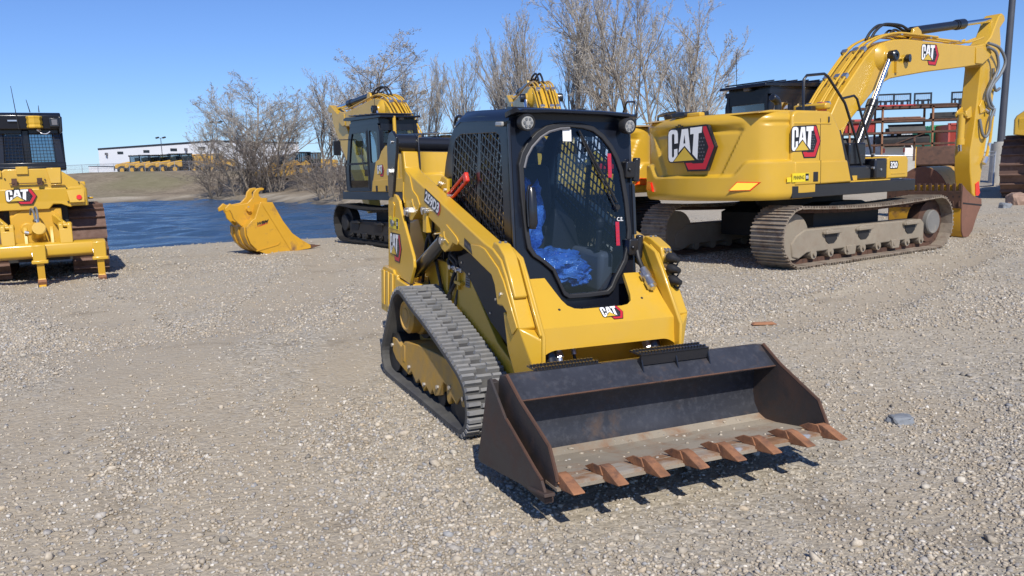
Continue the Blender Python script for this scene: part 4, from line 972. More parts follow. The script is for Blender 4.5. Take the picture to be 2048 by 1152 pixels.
# quick hitch behind the bucket
b = mb(); b.prism([(1.24, .12), (1.22, .55), (1.38, .60), (1.42, .5), (1.36, .14)], -.5, .5); b.build('quick_hitch', 'yellow', LD, bevel=.01)

# stones lying on the bucket floor
g_ = np.random.default_rng(9); n_ = 170
ss_ = g_.uniform(-.86, .86, n_); ff_ = 1.62 + .42 * g_.random(n_) ** 1.7
zz_ = np.interp(ff_, [1.6, 1.66, 1.75, 2.0, 2.14], [.206, .185, .192, .238, .264])
P_ = [LD.matrix_world @ Vector((a, -c, e)) for a, c, e in zip(ss_, ff_, zz_)]
st_ = rocks('gravel', np.array([p.x for p in P_]), np.array([p.y for p in P_]), np.array([p.z for p in P_]) - .004, .003 + .013 * g_.random(n_) ** 2.2, seed=21); tag(st_, kind='stuff')

# ------------------------------------------------------------------ excavators
M['cover_grey'] = mat('dusty_grey_cover', (.17, .165, .155), .75, var=.2, dirt=(.33, .29, .23), dscale=4)
def rot2(c, a):
    ca_, sa = math.cos(a), math.sin(a)
    return lambda f, z: (c[0] + (f - c[0]) * ca_ - (z - c[1]) * sa, c[1] + (f - c[0]) * sa + (z - c[1]) * ca_)
def crawler(parent, sx, r=.455, half=1.90, zc=.47, w=.60, gauge=1.19, shoe='shoe_mud', frame='mud', pitch=.19, grousers=3, sag=.06, name='crawler_track', clean=False):
    pts = []
    for i in range(13): a = -math.pi / 2 + math.pi * i / 12; pts.append((half + r * math.cos(a), zc + r * math.sin(a)))
    for i in range(1, 8): t = i / 8; pts.append((half - 2 * half * t, zc + r - sag * math.sin(math.pi * t)))
    for i in range(13): a = math.pi / 2 + math.pi * i / 12; pts.append((-half + r * math.cos(a), zc + r * math.sin(a)))
    for i in range(1, 8): t = i / 8; pts.append((-half + 2 * half * t, zc - r))
    pth = [(p.x, p.y) for p in smoothpath([(a, b, 0) for a, b in pts], pitch, True)]
    PN_ = pathn(pth); b = MB(); x0, x1 = sx * (gauge - w / 2), sx * (gauge + w / 2); rt = random.Random(3)
    for (f, z), (t, nn) in zip(pth, PN_):
        c = Vector((f, z)); jt = t * rt.uniform(-.004, .004); xx = rt.uniform(-.006, .006)
        def blk(k0, k1, n0, n1, m=0):
            v = []
            for x in (x0 + xx, x1 + xx):
                for kk, nn_ in ((k0, n0), (k1, n0), (k1, n1), (k0, n1)):
                    p = c + jt + t * kk + nn * nn_; v.append((x, p.x, p.y))
            b.add(v, [(0, 1, 2, 3), (7, 6, 5, 4), (0, 4, 5, 1), (1, 5, 6, 2), (2, 6, 7, 3), (3, 7, 4, 0)], m)
        blk(-pitch * .52, pitch * .52, -.035, -.018)
        if grousers == 3:
            for kk in (-.36, .02, .38): blk(pitch * kk - .010, pitch * kk + .010, -.02, .008)
        else: blk(-pitch * .5, -pitch * .5 + .022, -.02, .045)
        # link rail
        v = []
        for x in (sx * (gauge - .09), sx * (gauge + .09)):
            for kk, nn_ in ((-pitch * .48, -.035), (pitch * .48, -.035), (pitch * .48, -.10), (-pitch * .48, -.10)):
                p = c + t * kk + nn * nn_; v.append((x, p.x, p.y))
        b.add(v, [(0, 1, 2, 3), (7, 6, 5, 4), (0, 4, 5, 1), (1, 5, 6, 2), (2, 6, 7, 3), (3, 7, 4, 0)], 1)
    tr = b.build(name, [shoe, 'dark' if clean else 'rust_dark'], parent)
    xo, xi = sx * (gauge + .16), sx * (gauge - .16)
    b = MB(); h1 = half - .25
    b.prism([(-half + .05, zc + .02), (-half + .25, zc + .10), (h1 - .1, zc + .07), (h1, zc), (h1 + .0, zc - .26), (-half + .3, zc - .26), (-half + .1, zc - .34), (-half - .05, zc - .30), (-half - .08, zc - .1)], xi, xo)
    fr_ = b.build('track_frame', frame, tr, bevel=.02)
    b = MB()
    for f_ in (-h1 * .62, -h1 * .1, h1 * .72):
        b.prism([(f_ - .16, zc + .03), (f_ - .13, zc - .10), (f_ - .06, zc - .15), (f_ + .08, zc - .15), (f_ + .15, zc - .10), (f_ + .17, zc + .03)], xo - sx * .05, xo + sx * .012)
    b.build('step_recess', 'dark', fr_)
    b = MB()
    for f_ in (-h1 * .62, -h1 * .1, h1 * .72):
        b.box(*sorted((xo, xo + sx * .07)), f_ - .2, f_ + .19, zc + .0, zc + .05)
        b.prism([(f_ - .22, zc + .04), (f_ - .1, zc + .075), (f_ + .05, zc + .05), (f_ + .22, zc + .06), (f_ + .22, zc + .01), (f_ - .22, zc)], xo - sx * .05, xo + sx * .05)
    b.build('step', frame, fr_, bevel=.01)
    b = MB()
    for i in range(8): f_ = -half + .45 + (2 * half - .8) * i / 7; b.cyl((sx * (gauge - .16), f_, .18), (sx * (gauge + .17), f_, .18), .075, n=14); b.cyl((sx * (gauge + .17), f_, .18), (sx * (gauge + .20), f_, .18), .03, n=10)
    b.build('roller', frame, fr_)
    b = MB()
    for f_ in (-.5, .75): b.prism([(f_ - .13, .25), (f_ + .13, .25), (f_ + .10, .10), (f_ - .10, .10)], xo - sx * .02, xo + sx * .03)
    b.build('track_guide', frame, fr_, bevel=.01)
    b = MB(); b.cyl((sx * (gauge - .14), -half, zc), (sx * (gauge + .14), -half, zc), r - .11, n=28); b.build('idler', frame, tr)
    b = MB(); b.cyl((sx * (gauge - .1), half, zc), (sx * (gauge + .1), half, zc), r - .10, n=28); b.build('sprocket', 'rust_dark' if not clean else 'dark', tr); b = MB(); b.lathe((sx * (gauge + .05), half, zc), (sx, 0, 0), [(0, 0), (.215, 0), (.21, .12), (.195, .14), (0, .142)], 28); b.build('final_drive', 'cover_grey' if not clean else 'dark', tr, smooth=30)
    return tr

def excavator(name, loc, heading, scale, boom_rot=0.0, stick_rot=0.0, clean=False, tail_glare=True, model=True, reach=1.0):
    X = empty(name, loc, -rad(heading)); X.scale = (scale,) * 3
    crawler(X, -1, clean=clean, shoe='dark' if clean else 'shoe_mud', frame='dark' if clean else 'mud'); crawler(X, 1, clean=clean, shoe='dark' if clean else 'shoe_mud', frame='dark' if clean else 'mud')
    b = MB(); b.cyl((0, 0, .55), (0, 0, 1.06), .72, n=32); b.prism([(-.9, .35), (-.9, .75), (-.4, .92), (.4, .92), (.9, .75), (.9, .35)], -.95, .95); b.build('swing_bearing', 'dark', X)
    b = MB(); b.box(-1.36, .7, -2.0, 1.95, 1.05, 1.235); b.box(.70, 1.36, -2.0, 1.30, 1.05, 1.235); b.box(-1.30, .68, -2.0, 1.9, 1.23, 1.245); b.box(.68, 1.30, -2.0, 1.25, 1.23, 1.245)
    pf = b.build('platform', 'black', X, bevel=.015)
    b = MB(); b.box(-1.345, -.8, -.0, 1.9, 1.238, 1.26); b.box(.6, 1.345, -.6, .58, 1.238, 1.262); b.box(.9, 1.28, -.52, -.25, 1.262, 1.34); b.build('deck_plate', 'yellow', X, bevel=.006)
    # counterweight: curved shell with recessed centre panel and lower ledge
    plan = smoothpath([(1.36, -1.45, 0), (1.36, -1.85, 0), (1.35, -2.14, 0), (1.30, -2.34, 0), (1.17, -2.50, 0), (.95, -2.61, 0), (.70, -2.69, 0), (.36, -2.77, 0), (0, -2.80, 0), (-.36, -2.77, 0), (-.70, -2.69, 0), (-.95, -2.61, 0), (-1.17, -2.50, 0), (-1.30, -2.34, 0), (-1.35, -2.14, 0), (-1.36, -1.85, 0), (-1.36, -1.45, 0)], .032)
    zs = [1.04, 1.05, 1.065, 1.09, 1.13] + [1.16 + i * .0175 for i in range(62)] + [2.25, 2.28, 2.30, 2.318, 2.33]
    s_ = lambda a, c, x: float(sst(a, c, x))
    rings = []
    for z in zs:
        r_ = []
        for i, p in enumerate(plan):
            t = Vector((plan[min(i + 1, len(plan) - 1)].x - plan[max(i - 1, 0)].x, plan[min(i + 1, len(plan) - 1)].y - plan[max(i - 1, 0)].y)).normalized()
            n_ = Vector((t.y, -t.x)); n_ = -n_ if n_.dot(Vector((p.x, p.y + 1.2))) < 0 else n_
            a = abs(p.x) if p.y < -2.0 else 1.36 + (-2.0 - p.y) * -1 + (p.y + 2.0)
            u = abs(p.x) if p.y < -2.3 else 1.25 + (p.y + 2.3)
            o = 0.0
            zr = 1.39 + .20 * s_(.78, 1.02, u)                    # ledge height
            o += .055 * s_(zr, zr + .045, z)
            o += -.0
            edge = .60 + .38 * (z - 1.40) / .75                   # slanted sides of the recess
            o += .040 * (1 - s_(edge - .025, edge + .01, u)) * s_(zr, zr + .05, z) * (1 - s_(2.06, 2.16, z + .06 * (u / .9) ** 2 - .03))
            o += .025 * (1 - s_(.85, 1.0, u)) * s_(2.02, 2.08, z) * (1 - s_(2.12, 2.19, z))
            o += .02 * s_(1.15, 1.3, u) * s_(2.12, 2.15, z) * (1 - s_(2.17, 2.20, z))
            o += .10 * max(0, (z - 2.20) / .13) ** 2.6 + .05 * max(0, (1.13 - z) / .09) ** 2
            r_.append((p.x - n_.x * o, p.y - n_.y * o, z))
        rings.append(r_)
    b = MB(); b.loft(rings, closed=True, cap=True); cw = b.build('counterweight', 'yellow', X, smooth=40)
    emblem(cw, (-.40, -2.775, 1.485), (.98, 0, 0), (0, -.0, .70), (0, -1, 0), thick=.06)
    for sx, mt in ((1, 'amber' if tail_glare else 'lens_orange'), (-1, 'lens_red')):
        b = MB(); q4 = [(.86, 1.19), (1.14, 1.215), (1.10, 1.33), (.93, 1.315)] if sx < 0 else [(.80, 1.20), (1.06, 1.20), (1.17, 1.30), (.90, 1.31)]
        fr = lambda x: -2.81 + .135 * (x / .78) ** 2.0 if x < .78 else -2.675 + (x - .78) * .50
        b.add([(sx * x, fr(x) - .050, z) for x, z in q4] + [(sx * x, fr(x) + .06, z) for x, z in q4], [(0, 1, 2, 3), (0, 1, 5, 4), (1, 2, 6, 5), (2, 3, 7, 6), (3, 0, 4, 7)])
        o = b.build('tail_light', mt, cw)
        b = MB(); c_ = (sum(p[0] for p in q4) / 4, sum(p[1] for p in q4) / 4)
        q5 = [(c_[0] + (x - c_[0]) * 1.12, c_[1] + (z - c_[1]) * 1.22) for x, z in q4]
        b.add([(sx * x, fr(x) - .040, z) for x, z in q5] + [(sx * x, fr(x) + .10, z) for x, z in q5], [(0, 1, 2, 3), (0, 1, 5, 4), (1, 2, 6, 5), (2, 3, 7, 6), (3, 0, 4, 7)]); b.build('light_surround', 'lens_red', o)
    b = MB()
    for x, z in ((-.20, 2.19), (-.15, 2.21), (-.10, 2.19)): b.cyl((x, -2.80, z), (x, -2.745, z), .010, n=8)
    b.build('camera_mount', 'dark', cw)
    # engine bay, hood, side bodies
    b = MB(); b.prism([(-2.0, 1.236), (-2.0, 2.24), (-1.95, 2.31), (-1.88, 2.335), (-1.12, 2.335), (-1.03, 2.28), (-.84, 2.05), (-.53, 1.236)], .5, 1.352)
    sb = b.build('side_body', 'yellow', X, bevel=.035, seg=3)
    b = MB(); b.prism([(-1.95, 1.238), (-1.95, 1.59), (-.66, 1.59), (-.535, 1.245)], 1.30, 1.372); b.prism([(-1.98, 2.12), (-1.98, 2.17), (-1.08, 2.17), (-1.05, 2.12)], 1.30, 1.36)
    b.build('lower_ledge', 'yellow', sb, bevel=.025)
    b = MB(); b.box(1.35, 1.3555, -1.345, -1.337, 1.6, 2.22); b.box(1.37, 1.3755, -1.343, -1.337, 1.25, 1.6); b.build('door_gap', 'dark', sb)
    b = MB(); b.box(1.36, 1.378, -1.52, -1.40, 1.28, 1.43); b.box(1.35, 1.37, -1.16, -1.13, 2.16, 2.25); b.build('latch', 'black_matt', sb, bevel=.01)
    b = MB(); b.prism([(-.88, 1.98), (-.80, 2.05), (-.43, 1.24), (-.53, 1.24)], 1.10, 1.335); b.build('vent_strip', 'black_matt', sb)
    emblem(sb, (1.3535, -2.06 + .03, 1.63), (0, .70, 0), (0, 0, .49), (1, 0, 0))
    dealer_sticker(sb, (1.374, -2.02, 1.29), (0, .40, 0), (0, 0, .13), (1, 0, 0))
    d = Decal((1.374, -2.14, 1.295), (0, .1, 0), (0, 0, .07), (1, 0, 0)); d.rect(0, 0, 1, 1, 0, 1); d.build('small_sticker', ['sticker_yellow'], sb)
    b = MB(); b.prism([(-2.0, 1.236), (-2.0, 2.30), (-1.0, 2.33), (-.75, 2.10), (-.42, 1.95), (-.30, 1.75), (-.30, 1.236)], -1.352, -.5)
    lb = b.build('side_body', 'yellow', X, bevel=.03, seg=3)
    b = MB(); b.prism([(-1.9, 1.24), (-1.9, 1.56), (.05, 1.50), (.13, 1.24)], -1.385, -1.33); b.prism([(-1.3, 1.5), (-1.3, 2.28), (-.70, 2.26), (-.48, 2.15), (-.33, 1.98), (-.15, 1.93), (.06, 1.49)], -1.37, -1.347); b.build('lower_ledge', 'yellow', lb, bevel=.02)
    b = MB()
    for f_ in (-.75, -.22): b.box(-1.395, -1.37, f_, f_ + .09, 1.25, 1.38)
    b.build('latch', 'black_matt', lb)
    emblem(lb, (-1.372, -.22, 1.58), (0, -.36, 0), (0, 0, .27), (-1, 0, 0))
    b = MB(); b.prism([(-2.6, 2.30), (-2.3, 2.345), (-1.1, 2.345), (-1.0, 2.30)], -1.22, 1.22); b.box(-.5, .5, -.9, 0, 1.3, 2.0); hd = b.build('hood', 'yellow', X, bevel=.03)
    b = MB(); b.box(-.95, -.35, -2.1, -1.7, 2.34, 2.40); b.cyl((-.15, -2.2, 2.33), (-.15, -2.2, 2.43), .06); b.cyl((-.75, -2.35, 2.33), (-.75, -2.35, 2.40), .10, .12); b.cyl((.55, -1.3, 2.33), (.55, -1.3, 2.52), .055); b.tube([(.55, -1.3, 2.5), (.55, -1.34, 2.56), (.55, -1.45, 2.6)], .06, 12)
    b.build('exhaust', 'black', hd, bevel=.01)
    b = MB(); b.obox((-.05, -2.55, 2.36), (.17, 0, 0), (0, .06, 0), (0, 0, .035)); b.build('rear_camera', 'yellow', hd, bevel=.02)
    b = MB(); b.obox((-.28, -2.62, 2.37), (.14, 0, 0), (0, .05, 0), (0, 0, .03)); b.obox((.95, -1.15, 2.39), (.14, 0, 0), (0, .06, 0), (0, 0, .04)); b.build('work_light', 'black', hd, bevel=.01)
    b = MB(); b.obox((.95, -1.0, 2.42), (.30, 0, 0), (0, .07, 0), (0, 0, .05)); b.build('bonnet_hump', 'yellow', hd, bevel=.03)
    b = MB(); b.cyl((1.1, -.95, 2.33), (1.1, -.95, 2.48), .07); b.build('filler_cap', 'red', hd)
    # front tool box, steps, tank
    b = MB(); b.prism([(.56, 1.262), (.56, 1.60), (.62, 1.63), (1.12, 1.63), (1.17, 1.57), (1.17, 1.262)], .62, 1.30); tb = b.build('tool_box', 'yellow', X, bevel=.025, seg=3)
    b = MB(); b.prism([(.66, 1.33), (.66, 1.36), (1.08, 1.36), (1.08, 1.33)], 1.295, 1.306); b.build('door_lip', 'yellow', tb, bevel=.004)
    if model:
        d = Decal((1.3015, .62, 1.42), (0, .24, 0), (0, 0, .13), (1, 0, 0)); d.plate([(0, .1), (.08, 0), (.95, 0), (1.06, .5), (.95, 1), (0, 1)], 0, 1, .002); d.poly([(.93, 0), (1.0, 0), (1.12, .5), (1.0, 1), (.93, 1), (1.05, .5)], 2, 2); d.text('320', .05, .1, .90, .9, 1, 3, .04); d.build('model_lettering', LGM, tb)
    b = MB(); b.box(.62, 1.30, .22, .555, 1.262, 1.60); b.box(.55, 1.25, -.50, .18, 1.262, 1.50); b.box(.70, 1.20, -.35, .1, 1.5, 1.86); b.build('hydraulic_tank', 'black', X, bevel=.03)
    b = MB()
    for f_, z_ in ((.15, 1.45), (.15, 1.66), (.36, 1.42)): b.cyl((1.27, f_, z_), (1.315, f_, z_), .02, n=8)
    b.build('bolt', 'steel', X)
    b = MB()
    P1 = [(1.20, -1.55, 2.33), (1.20, -1.55, 2.80), (1.20, -1.48, 2.86), (1.20, -1.06, 2.90), (1.20, -.96, 2.86), (1.20, -.52, 2.48), (1.20, -.48, 2.42), (1.22, -.24, 1.95), (1.25, -.10, 1.50)]
    b.tube(P1, .021, 8)
    P2 = [(1.15, -.50, 2.55), (1.15, -.20, 2.60), (1.16, -.13, 2.55), (1.2, .12, 1.95), (1.25, .20, 1.62)]
    b.tube(P2, .019, 8)
    b.tube([(-.9, -2.3, 2.33), (-.9, -2.3, 2.45), (-.9, -1.6, 2.47), (-.9, -1.6, 2.33)], .02, 6); b.tube([(-1.2, -2.2, 2.33), (-1.2, -2.2, 2.43), (-1.2, -1.2, 2.48), (-1.2, -1.2, 2.33)], .02, 6); b.tube([(-1.2, -2.2, 2.43), (-.75, -2.5, 2.43), (-.45, -2.55, 2.44), (-.4, -2.5, 2.33)], .018, 6)
    b.tube([(-1.33, 1.7, 1.26), (-1.33, 1.72, 1.9), (-1.33, 1.66, 2.0)], .018, 6)
    b.build('handrail', 'black', X, smooth=60)
    # cab on the left
    b = MB(); L, Rr = -1.345, -.36
    SIDEC = [(-.30, 1.245), (-.36, 1.9), (-.36, 2.6), (-.30, 2.78), (1.28, 2.78), (1.42, 2.55), (1.66, 1.75), (1.66, 1.245)]
    for x0, x1 in ((L, L + .05), (Rr - .05, Rr)):
        b.ring(SIDEC, [(-.16, 1.95), (-.22, 2.58), (-.18, 2.64), (.26, 2.66), (.28, 1.9), (.27, 1.36), (.20, 1.33), (.0, 1.33), (-.1, 1.6)], x0, x1, lambda p, d_: (d_, p[0], p[1])) if False else None
    def fr(poly_o, poly_i, x0, x1): b.ring(poly_o, poly_i, x0, x1, lambda p, d_: (d_, p[0], p[1]))
    door_o = [(.28, 1.245), (.28, 2.70), (1.24, 2.70), (1.37, 2.50), (1.60, 1.74), (1.60, 1.245)]
    rear_o = [(-.30, 1.245), (-.36, 1.9), (-.36, 2.6), (-.30, 2.78), (.28, 2.78), (.28, 1.245)]
    rear_i = [(-.20, 1.98), (-.25, 2.50), (-.20, 2.62), (.16, 2.64), (.19, 2.6), (.19, 1.95), (.14, 1.90), (-.12, 1.92)]
    door_i = [(.37, 1.34), (.37, 2.56), (.42, 2.62), (1.18, 2.62), (1.28, 2.46), (1.50, 1.74), (1.50, 1.38), (1.45, 1.33)]
    front_o = [(.28, 2.70), (.28, 2.78), (1.28, 2.78), (1.42, 2.55), (1.66, 1.75), (1.66, 1.245), (1.60, 1.245), (1.60, 1.74), (1.37, 2.50), (1.24, 2.70)]
    for x0, x1 in ((L, L + .045), (Rr - .045, Rr)):
        fr(rear_o, rear_i, x0, x1); fr(door_o, door_i, x0 - .004, x1 + .004); b.prism(front_o, x0, x1)
    b.box(L + .045, Rr - .045, -.33, 1.66, 1.246, 1.30); b.box(L, Rr, -.36, 1.30, 2.775, 2.86)
    b.box(L + .045, Rr - .045, -.34, -.30, 1.3, 1.95); b.box(L + .045, L + .10, -.37, -.30, 1.9, 2.78); b.box(Rr - .10, Rr - .045, -.37, -.30, 1.9, 2.78); b.box(L + .045, Rr - .045, -.36, -.30, 2.62, 2.78)
    b.box(L + .05, Rr - .05, 1.62, 1.66, 1.25, 1.5); b.box(L + .05, Rr - .05, 1.22, 1.30, 2.68, 2.78)
    cb = b.build('cab', 'navy', X, bevel=.012)
    b = MB()
    for x in (L + .02, Rr - .02):
        b.add([(x, p[0], p[1]) for p in rear_i], [list(range(len(rear_i)))]); b.add([(x, p[0], p[1]) for p in door_i], [list(range(len(door_i)))])
    b.add([(L + .05, -.33, 1.95), (Rr - .05, -.33, 1.95), (Rr - .05, -.33, 2.62), (L + .05, -.33, 2.62)], [(0, 1, 2, 3)])
    b.add([(L + .05, 1.30, 2.70), (Rr - .05, 1.30, 2.70), (Rr - .05, 1.64, 1.75), (L + .05, 1.64, 1.75)], [(0, 1, 2, 3)]); b.add([(L + .05, 1.64, 1.75), (Rr - .05, 1.64, 1.75), (Rr - .05, 1.65, 1.5), (L + .05, 1.65, 1.5)], [(0, 1, 2, 3)])
    b.build('cab_window', 'glass_dark', cb)
    b = MB(); b.box(L - .012, L + .03, .29, .34, 1.3, 2.65); b.box(L - .010, L + .02, .36, 1.52, 1.88, 1.93); b.tube([(L - .03, .50, 1.75), (L - .05, .52, 1.9), (L - .05, .55, 2.2), (L - .03, .55, 2.3)], .014, 6); b.build('cab_door', 'black_matt', cb)
    b = MB(); b.box(-1.1, -.6, .1, .6, 1.3, 1.8); b.obox((-.85, .05, 2.1), (.25, 0, 0), (0, .06, 0), (0, -.06, .38)); b.obox((-.85, .0, 2.52), (.14, 0, 0), (0, .05, 0), (0, 0, .10)); b.box(-1.25, -1.05, .3, .8, 1.6, 1.85); b.box(-.66, -.46, .3, .8, 1.6, 1.85); b.box(-.62, -.50, 1.15, 1.2, 1.9, 2.2)
    b.build('operator_seat', 'grey', cb, bevel=.03)
    # roof guard with louvres
    b = MB(); b.prism([(-.50, 2.90), (-.48, 2.95), (1.5, 3.03), (1.62, 3.0), (1.62, 2.96), (1.3, 2.93)], L - .02, Rr + .02); b.box(L + .03, Rr - .03, -.3, 1.3, 2.855, 2.93)
    for k in range(6): b.obox((-.85, -.30 + k * .32, 2.995 + k * .012), (.47, 0, 0), (0, .10, .012), (0, 0, .012))
    b.build('roof_guard', 'navy', cb, bevel=.008)
    b = MB(); b.obox((-.80, -.42, 2.885), (.06, 0, 0), (0, .03, 0), (0, 0, .035)); b.build('beacon', 'grey', cb, bevel=.01)
    b = MB(); b.tube([(-1.30, -.1, 2.9), (-1.30, -.12, 3.6)], .006, 5); b.build('antenna', 'black_matt', cb)
    if clean: b = MB(); b.cyl((-1.0, -.46, 2.3), (-1.0, -.46, 2.93), .04); b.build('roof_post', 'yellow', cb)
    b = MB(); b.obox((-1.62, 1.50, 2.30), (.09, 0, 0), (0, .03, 0), (0, 0, .17)); b.tube([(-1.34, 1.45, 2.5), (-1.55, 1.52, 2.5), (-1.6, 1.52, 2.4)], .014, 6); b.build('mirror', 'black', cb, bevel=.02)
    # boom
    Rb = rot2((.30, 1.55), boom_rot); B = lambda p: (p[0],) + Rb(.30 + (p[1] - .30) * reach, p[2])
    BO = [(.12, 1.62), (.20, 1.45), (.42, 1.42), (.55, 1.55), (1.02, 2.24), (1.77, 2.81), (2.04, 2.96), (2.30, 3.05), (2.62, 3.10), (3.51, 3.22), (4.91, 3.37), (5.55, 3.45), (5.75, 3.52), (5.93, 3.62), (5.97, 3.74), (5.90, 3.86), (5.81, 3.90), (5.5, 3.84), (5.13, 3.80), (3.93, 3.79), (2.8, 3.79), (2.4, 3.76), (2.16, 3.71), (1.93, 3.65), (1.75, 3.58), (1.5, 3.40), (.75, 2.70), (.22, 1.95)]
    b = MB(B); b.prism(BO, -.25, .25)
    bm_ = b.build('boom', 'yellow', X, bevel=.02)
    b = MB(B)
    for sx in (-1, 1):
        b.lathe((.25 * sx, 2.02, 3.42), (sx, 0, 0), [(.26, -.005), (.20, .06), (.12, .10), (.10, .15), (0, .16)], 24)
        b.prism([(5.32, 3.46), (5.32, 3.78), (5.72, 3.80), (5.95, 3.72), (5.9, 3.62), (5.6, 3.46)], .25 * sx, .27 * sx)
    b.prism([(3.12, 3.77), (3.22, 4.03), (3.36, 4.07), (3.48, 4.0), (3.56, 3.77)], -.14, -.08); b.prism([(3.12, 3.77), (3.22, 4.03), (3.36, 4.07), (3.48, 4.0), (3.56, 3.77)], .08, .14)
    b.build('boom_boss', 'yellow', bm_, bevel=.01)
    b = MB(B)
    for sx in (-1, 1): b.lathe((.36 * sx, 2.02, 3.42), (sx, 0, 0), [(0, 0), (.085, 0), (.10, .03), (.10, .15), (.08, .17), (.035, .17), (.03, .15), (0, .15)], 20)
    b.build('pin', 'black', bm_)
    b = MB(B); b.obox((.275, 2.52, 3.42), (.02, 0, 0), (0, .13, .02), (0, 0, .012)); b.obox((.275, 2.44, 3.26), (.02, 0, 0), (0, .03, 0), (0, 0, .10)); b.build('light_bracket', 'yellow', bm_)
    b = MB(B); b.lathe((.28, 2.75, 3.43), (1, .2, 0), [(0, 0), (.075, 0), (.075, .07), (.05, .075), (0, .06)], 18); b.build('work_light', 'black', bm_)
    emblem(bm_, B((.2515, 3.30, 3.345)), (0, math.cos(boom_rot) * .63, math.sin(boom_rot) * .63), (0, -math.sin(boom_rot) * .40, math.cos(boom_rot) * .40), (1, 0, 0))
    # steel pipes along the boom
    b = MB(B); cl = MB(B)
    for k, x in enumerate((-.20, -.12, .02, .10, .18, .23)):
        zz = .035 + .02 * (k % 2)
        pl = [(x, .20, 2.0), (x, .42, 2.38), (x, .74, 2.75), (x, 1.1, 3.09), (x, 1.47, 3.42), (x, 1.72, 3.60), (x, 1.92, 3.70), (x, 2.16, 3.77), (x, 2.45, 3.82), (x, 2.8, 3.84), (x, 3.9, 3.84), (x, 5.0, 3.84), (x, 5.3, 3.87), (x, 5.75, 3.98)]
        pl = pl[: (14 if k % 2 == 0 else 11)]
        pl = [(p[0], p[1] - (zz if p[1] < 1.9 else 0) - (.05 * k if False else 0), p[2] + zz) for p in pl]
        b.tube(smoothpath(pl, None), .022, 7)
    for f_, z_ in ((.50, 2.50), (1.0, 3.0), (1.52, 3.48)):
        for x in (-.16, .06, .205): cl.obox((x, f_ - .045, z_ + .055), (.05, 0, 0), (0, .035, .03), (0, -.02, .024))
    for f_ in (2.6, 3.6, 4.7): cl.obox((.05, f_, 3.86), (.22, 0, 0), (0, .03, 0), (0, 0, .012))
    b.build('hydraulic_pipe', 'yellow', bm_, smooth=60); cl.build('pipe_clamp', 'steel', bm_)
    b = MB(B); 
    for x in (-.05, .05):
        b.tube(smoothpath([(x, 1.95, 3.76), (x, 2.1, 3.92), (x, 2.35, 4.05), (x, 2.7, 4.08), (x, 2.95, 4.07), (x, 3.15, 4.02), (x, 3.3, 4.02)], None), .026, 7)
        b.tube(smoothpath([(x, 2.5, 3.85), (x, 2.7, 3.98), (x, 2.95, 3.94), (x, 3.2, 3.9)], None), .022, 7)
    b.build('hose', 'black_matt', bm_, smooth=60)
    # boom cylinders: barrel on the frame, rod on the boom
    for sx in (-1, 1):
        e0 = Vector((.40 * sx, .78, 1.38)); e1 = Vector(B((.40 * sx, 2.02, 3.42))); dv = e1 - e0
        b = MB(); b.cyl(e0, e0 + dv * .60, .082, n=20); b.cyl(e0 + dv * .55, e0 + dv * .605, .10, n=20); b.tube([e0 + dv * .08 + Vector((.09 * sx, 0, 0)), e0 + dv * .58 + Vector((.10 * sx, 0, .02))], .018, 6)
        bc = b.build('boom_cylinder', 'black', X)
        b = MB(); b.cyl(e0 + dv * .6, e1, .05, n=16); b.build('cylinder_rod', 'chrome', bc)
    # stick with its cylinder
    piv = Rb(5.84, 3.72); rs = rot2((5.84, 3.72), stick_rot); C_ = lambda p: (lambda q: (p[0],) + Rb(q[0] + (5.84 - .30) * (reach - 1), q[1]))(rs(p[1], p[2]))
    ST = [(5.60, 3.66), (5.74, 3.42), (5.59, 2.20), (5.47, 1.68), (5.50, 1.30), (5.62, .80), (5.72, .72), (5.84, .74), (5.92, .95), (6.05, 1.6), (6.30, 2.7), (6.52, 3.75), (6.53, 3.95), (6.46, 4.25), (6.66, 4.42), (6.62, 4.52), (6.50, 4.56), (6.38, 4.48), (6.10, 4.05), (5.88, 3.90)]
    b = MB(C_); b.prism(ST, -.17, .17)
    st = b.build('stick', 'yellow', X, bevel=.02)
    b = MB(C_); b.prism([(5.55, 2.62), (5.35, 2.52), (5.32, 2.42), (5.42, 2.36), (5.60, 2.40)], -.11, -.07); b.prism([(5.55, 2.62), (5.35, 2.52), (5.32, 2.42), (5.42, 2.36), (5.60, 2.40)], .07, .11); b.cyl((-.12, 5.38, 2.45), (.12, 5.38, 2.45), .05); b.prism([(5.70, 2.62), (5.80, 2.75), (6.0, 2.70), (5.95, 2.5), (5.75, 2.46)], .17, .20)
    b.build('bracket', 'yellow', st, bevel=.01)
    b = MB(C_); b.cyl((0, 5.38, 2.45), (0, 5.36, 1.85), .075, n=18); b.cyl((0, 5.36, 1.95), (0, 5.36, 1.83), .09, n=18); tcy = b.build('thumb_cylinder', 'yellow', st)
    b = MB(C_); b.cyl((0, 5.36, 1.85), (0, 5.38, 1.70), .04); b.build('cylinder_rod', 'chrome', tcy)
    b = MB(C_); b.tube([(.24, 6.20, 2.5), (.24, 6.12, 1.9), (.24, 5.98, 1.5)], .03, 8); b.build('hydraulic_pipe', 'yellow', st)
    b = MB(C_); b.cyl((.24, 6.22, 2.58), (.24, 6.19, 2.42), .04); b.cyl((.24, 6.10, 1.85), (.24, 6.08, 1.72), .038); b.cyl((.24, 6.0, 1.55), (.24, 5.90, 1.42), .05, n=8); b.cyl((.2, 5.95, 2.55), (.26, 5.95, 2.5), .03); b.build('pipe_fitting', 'steel', st)
    b = MB(C_)
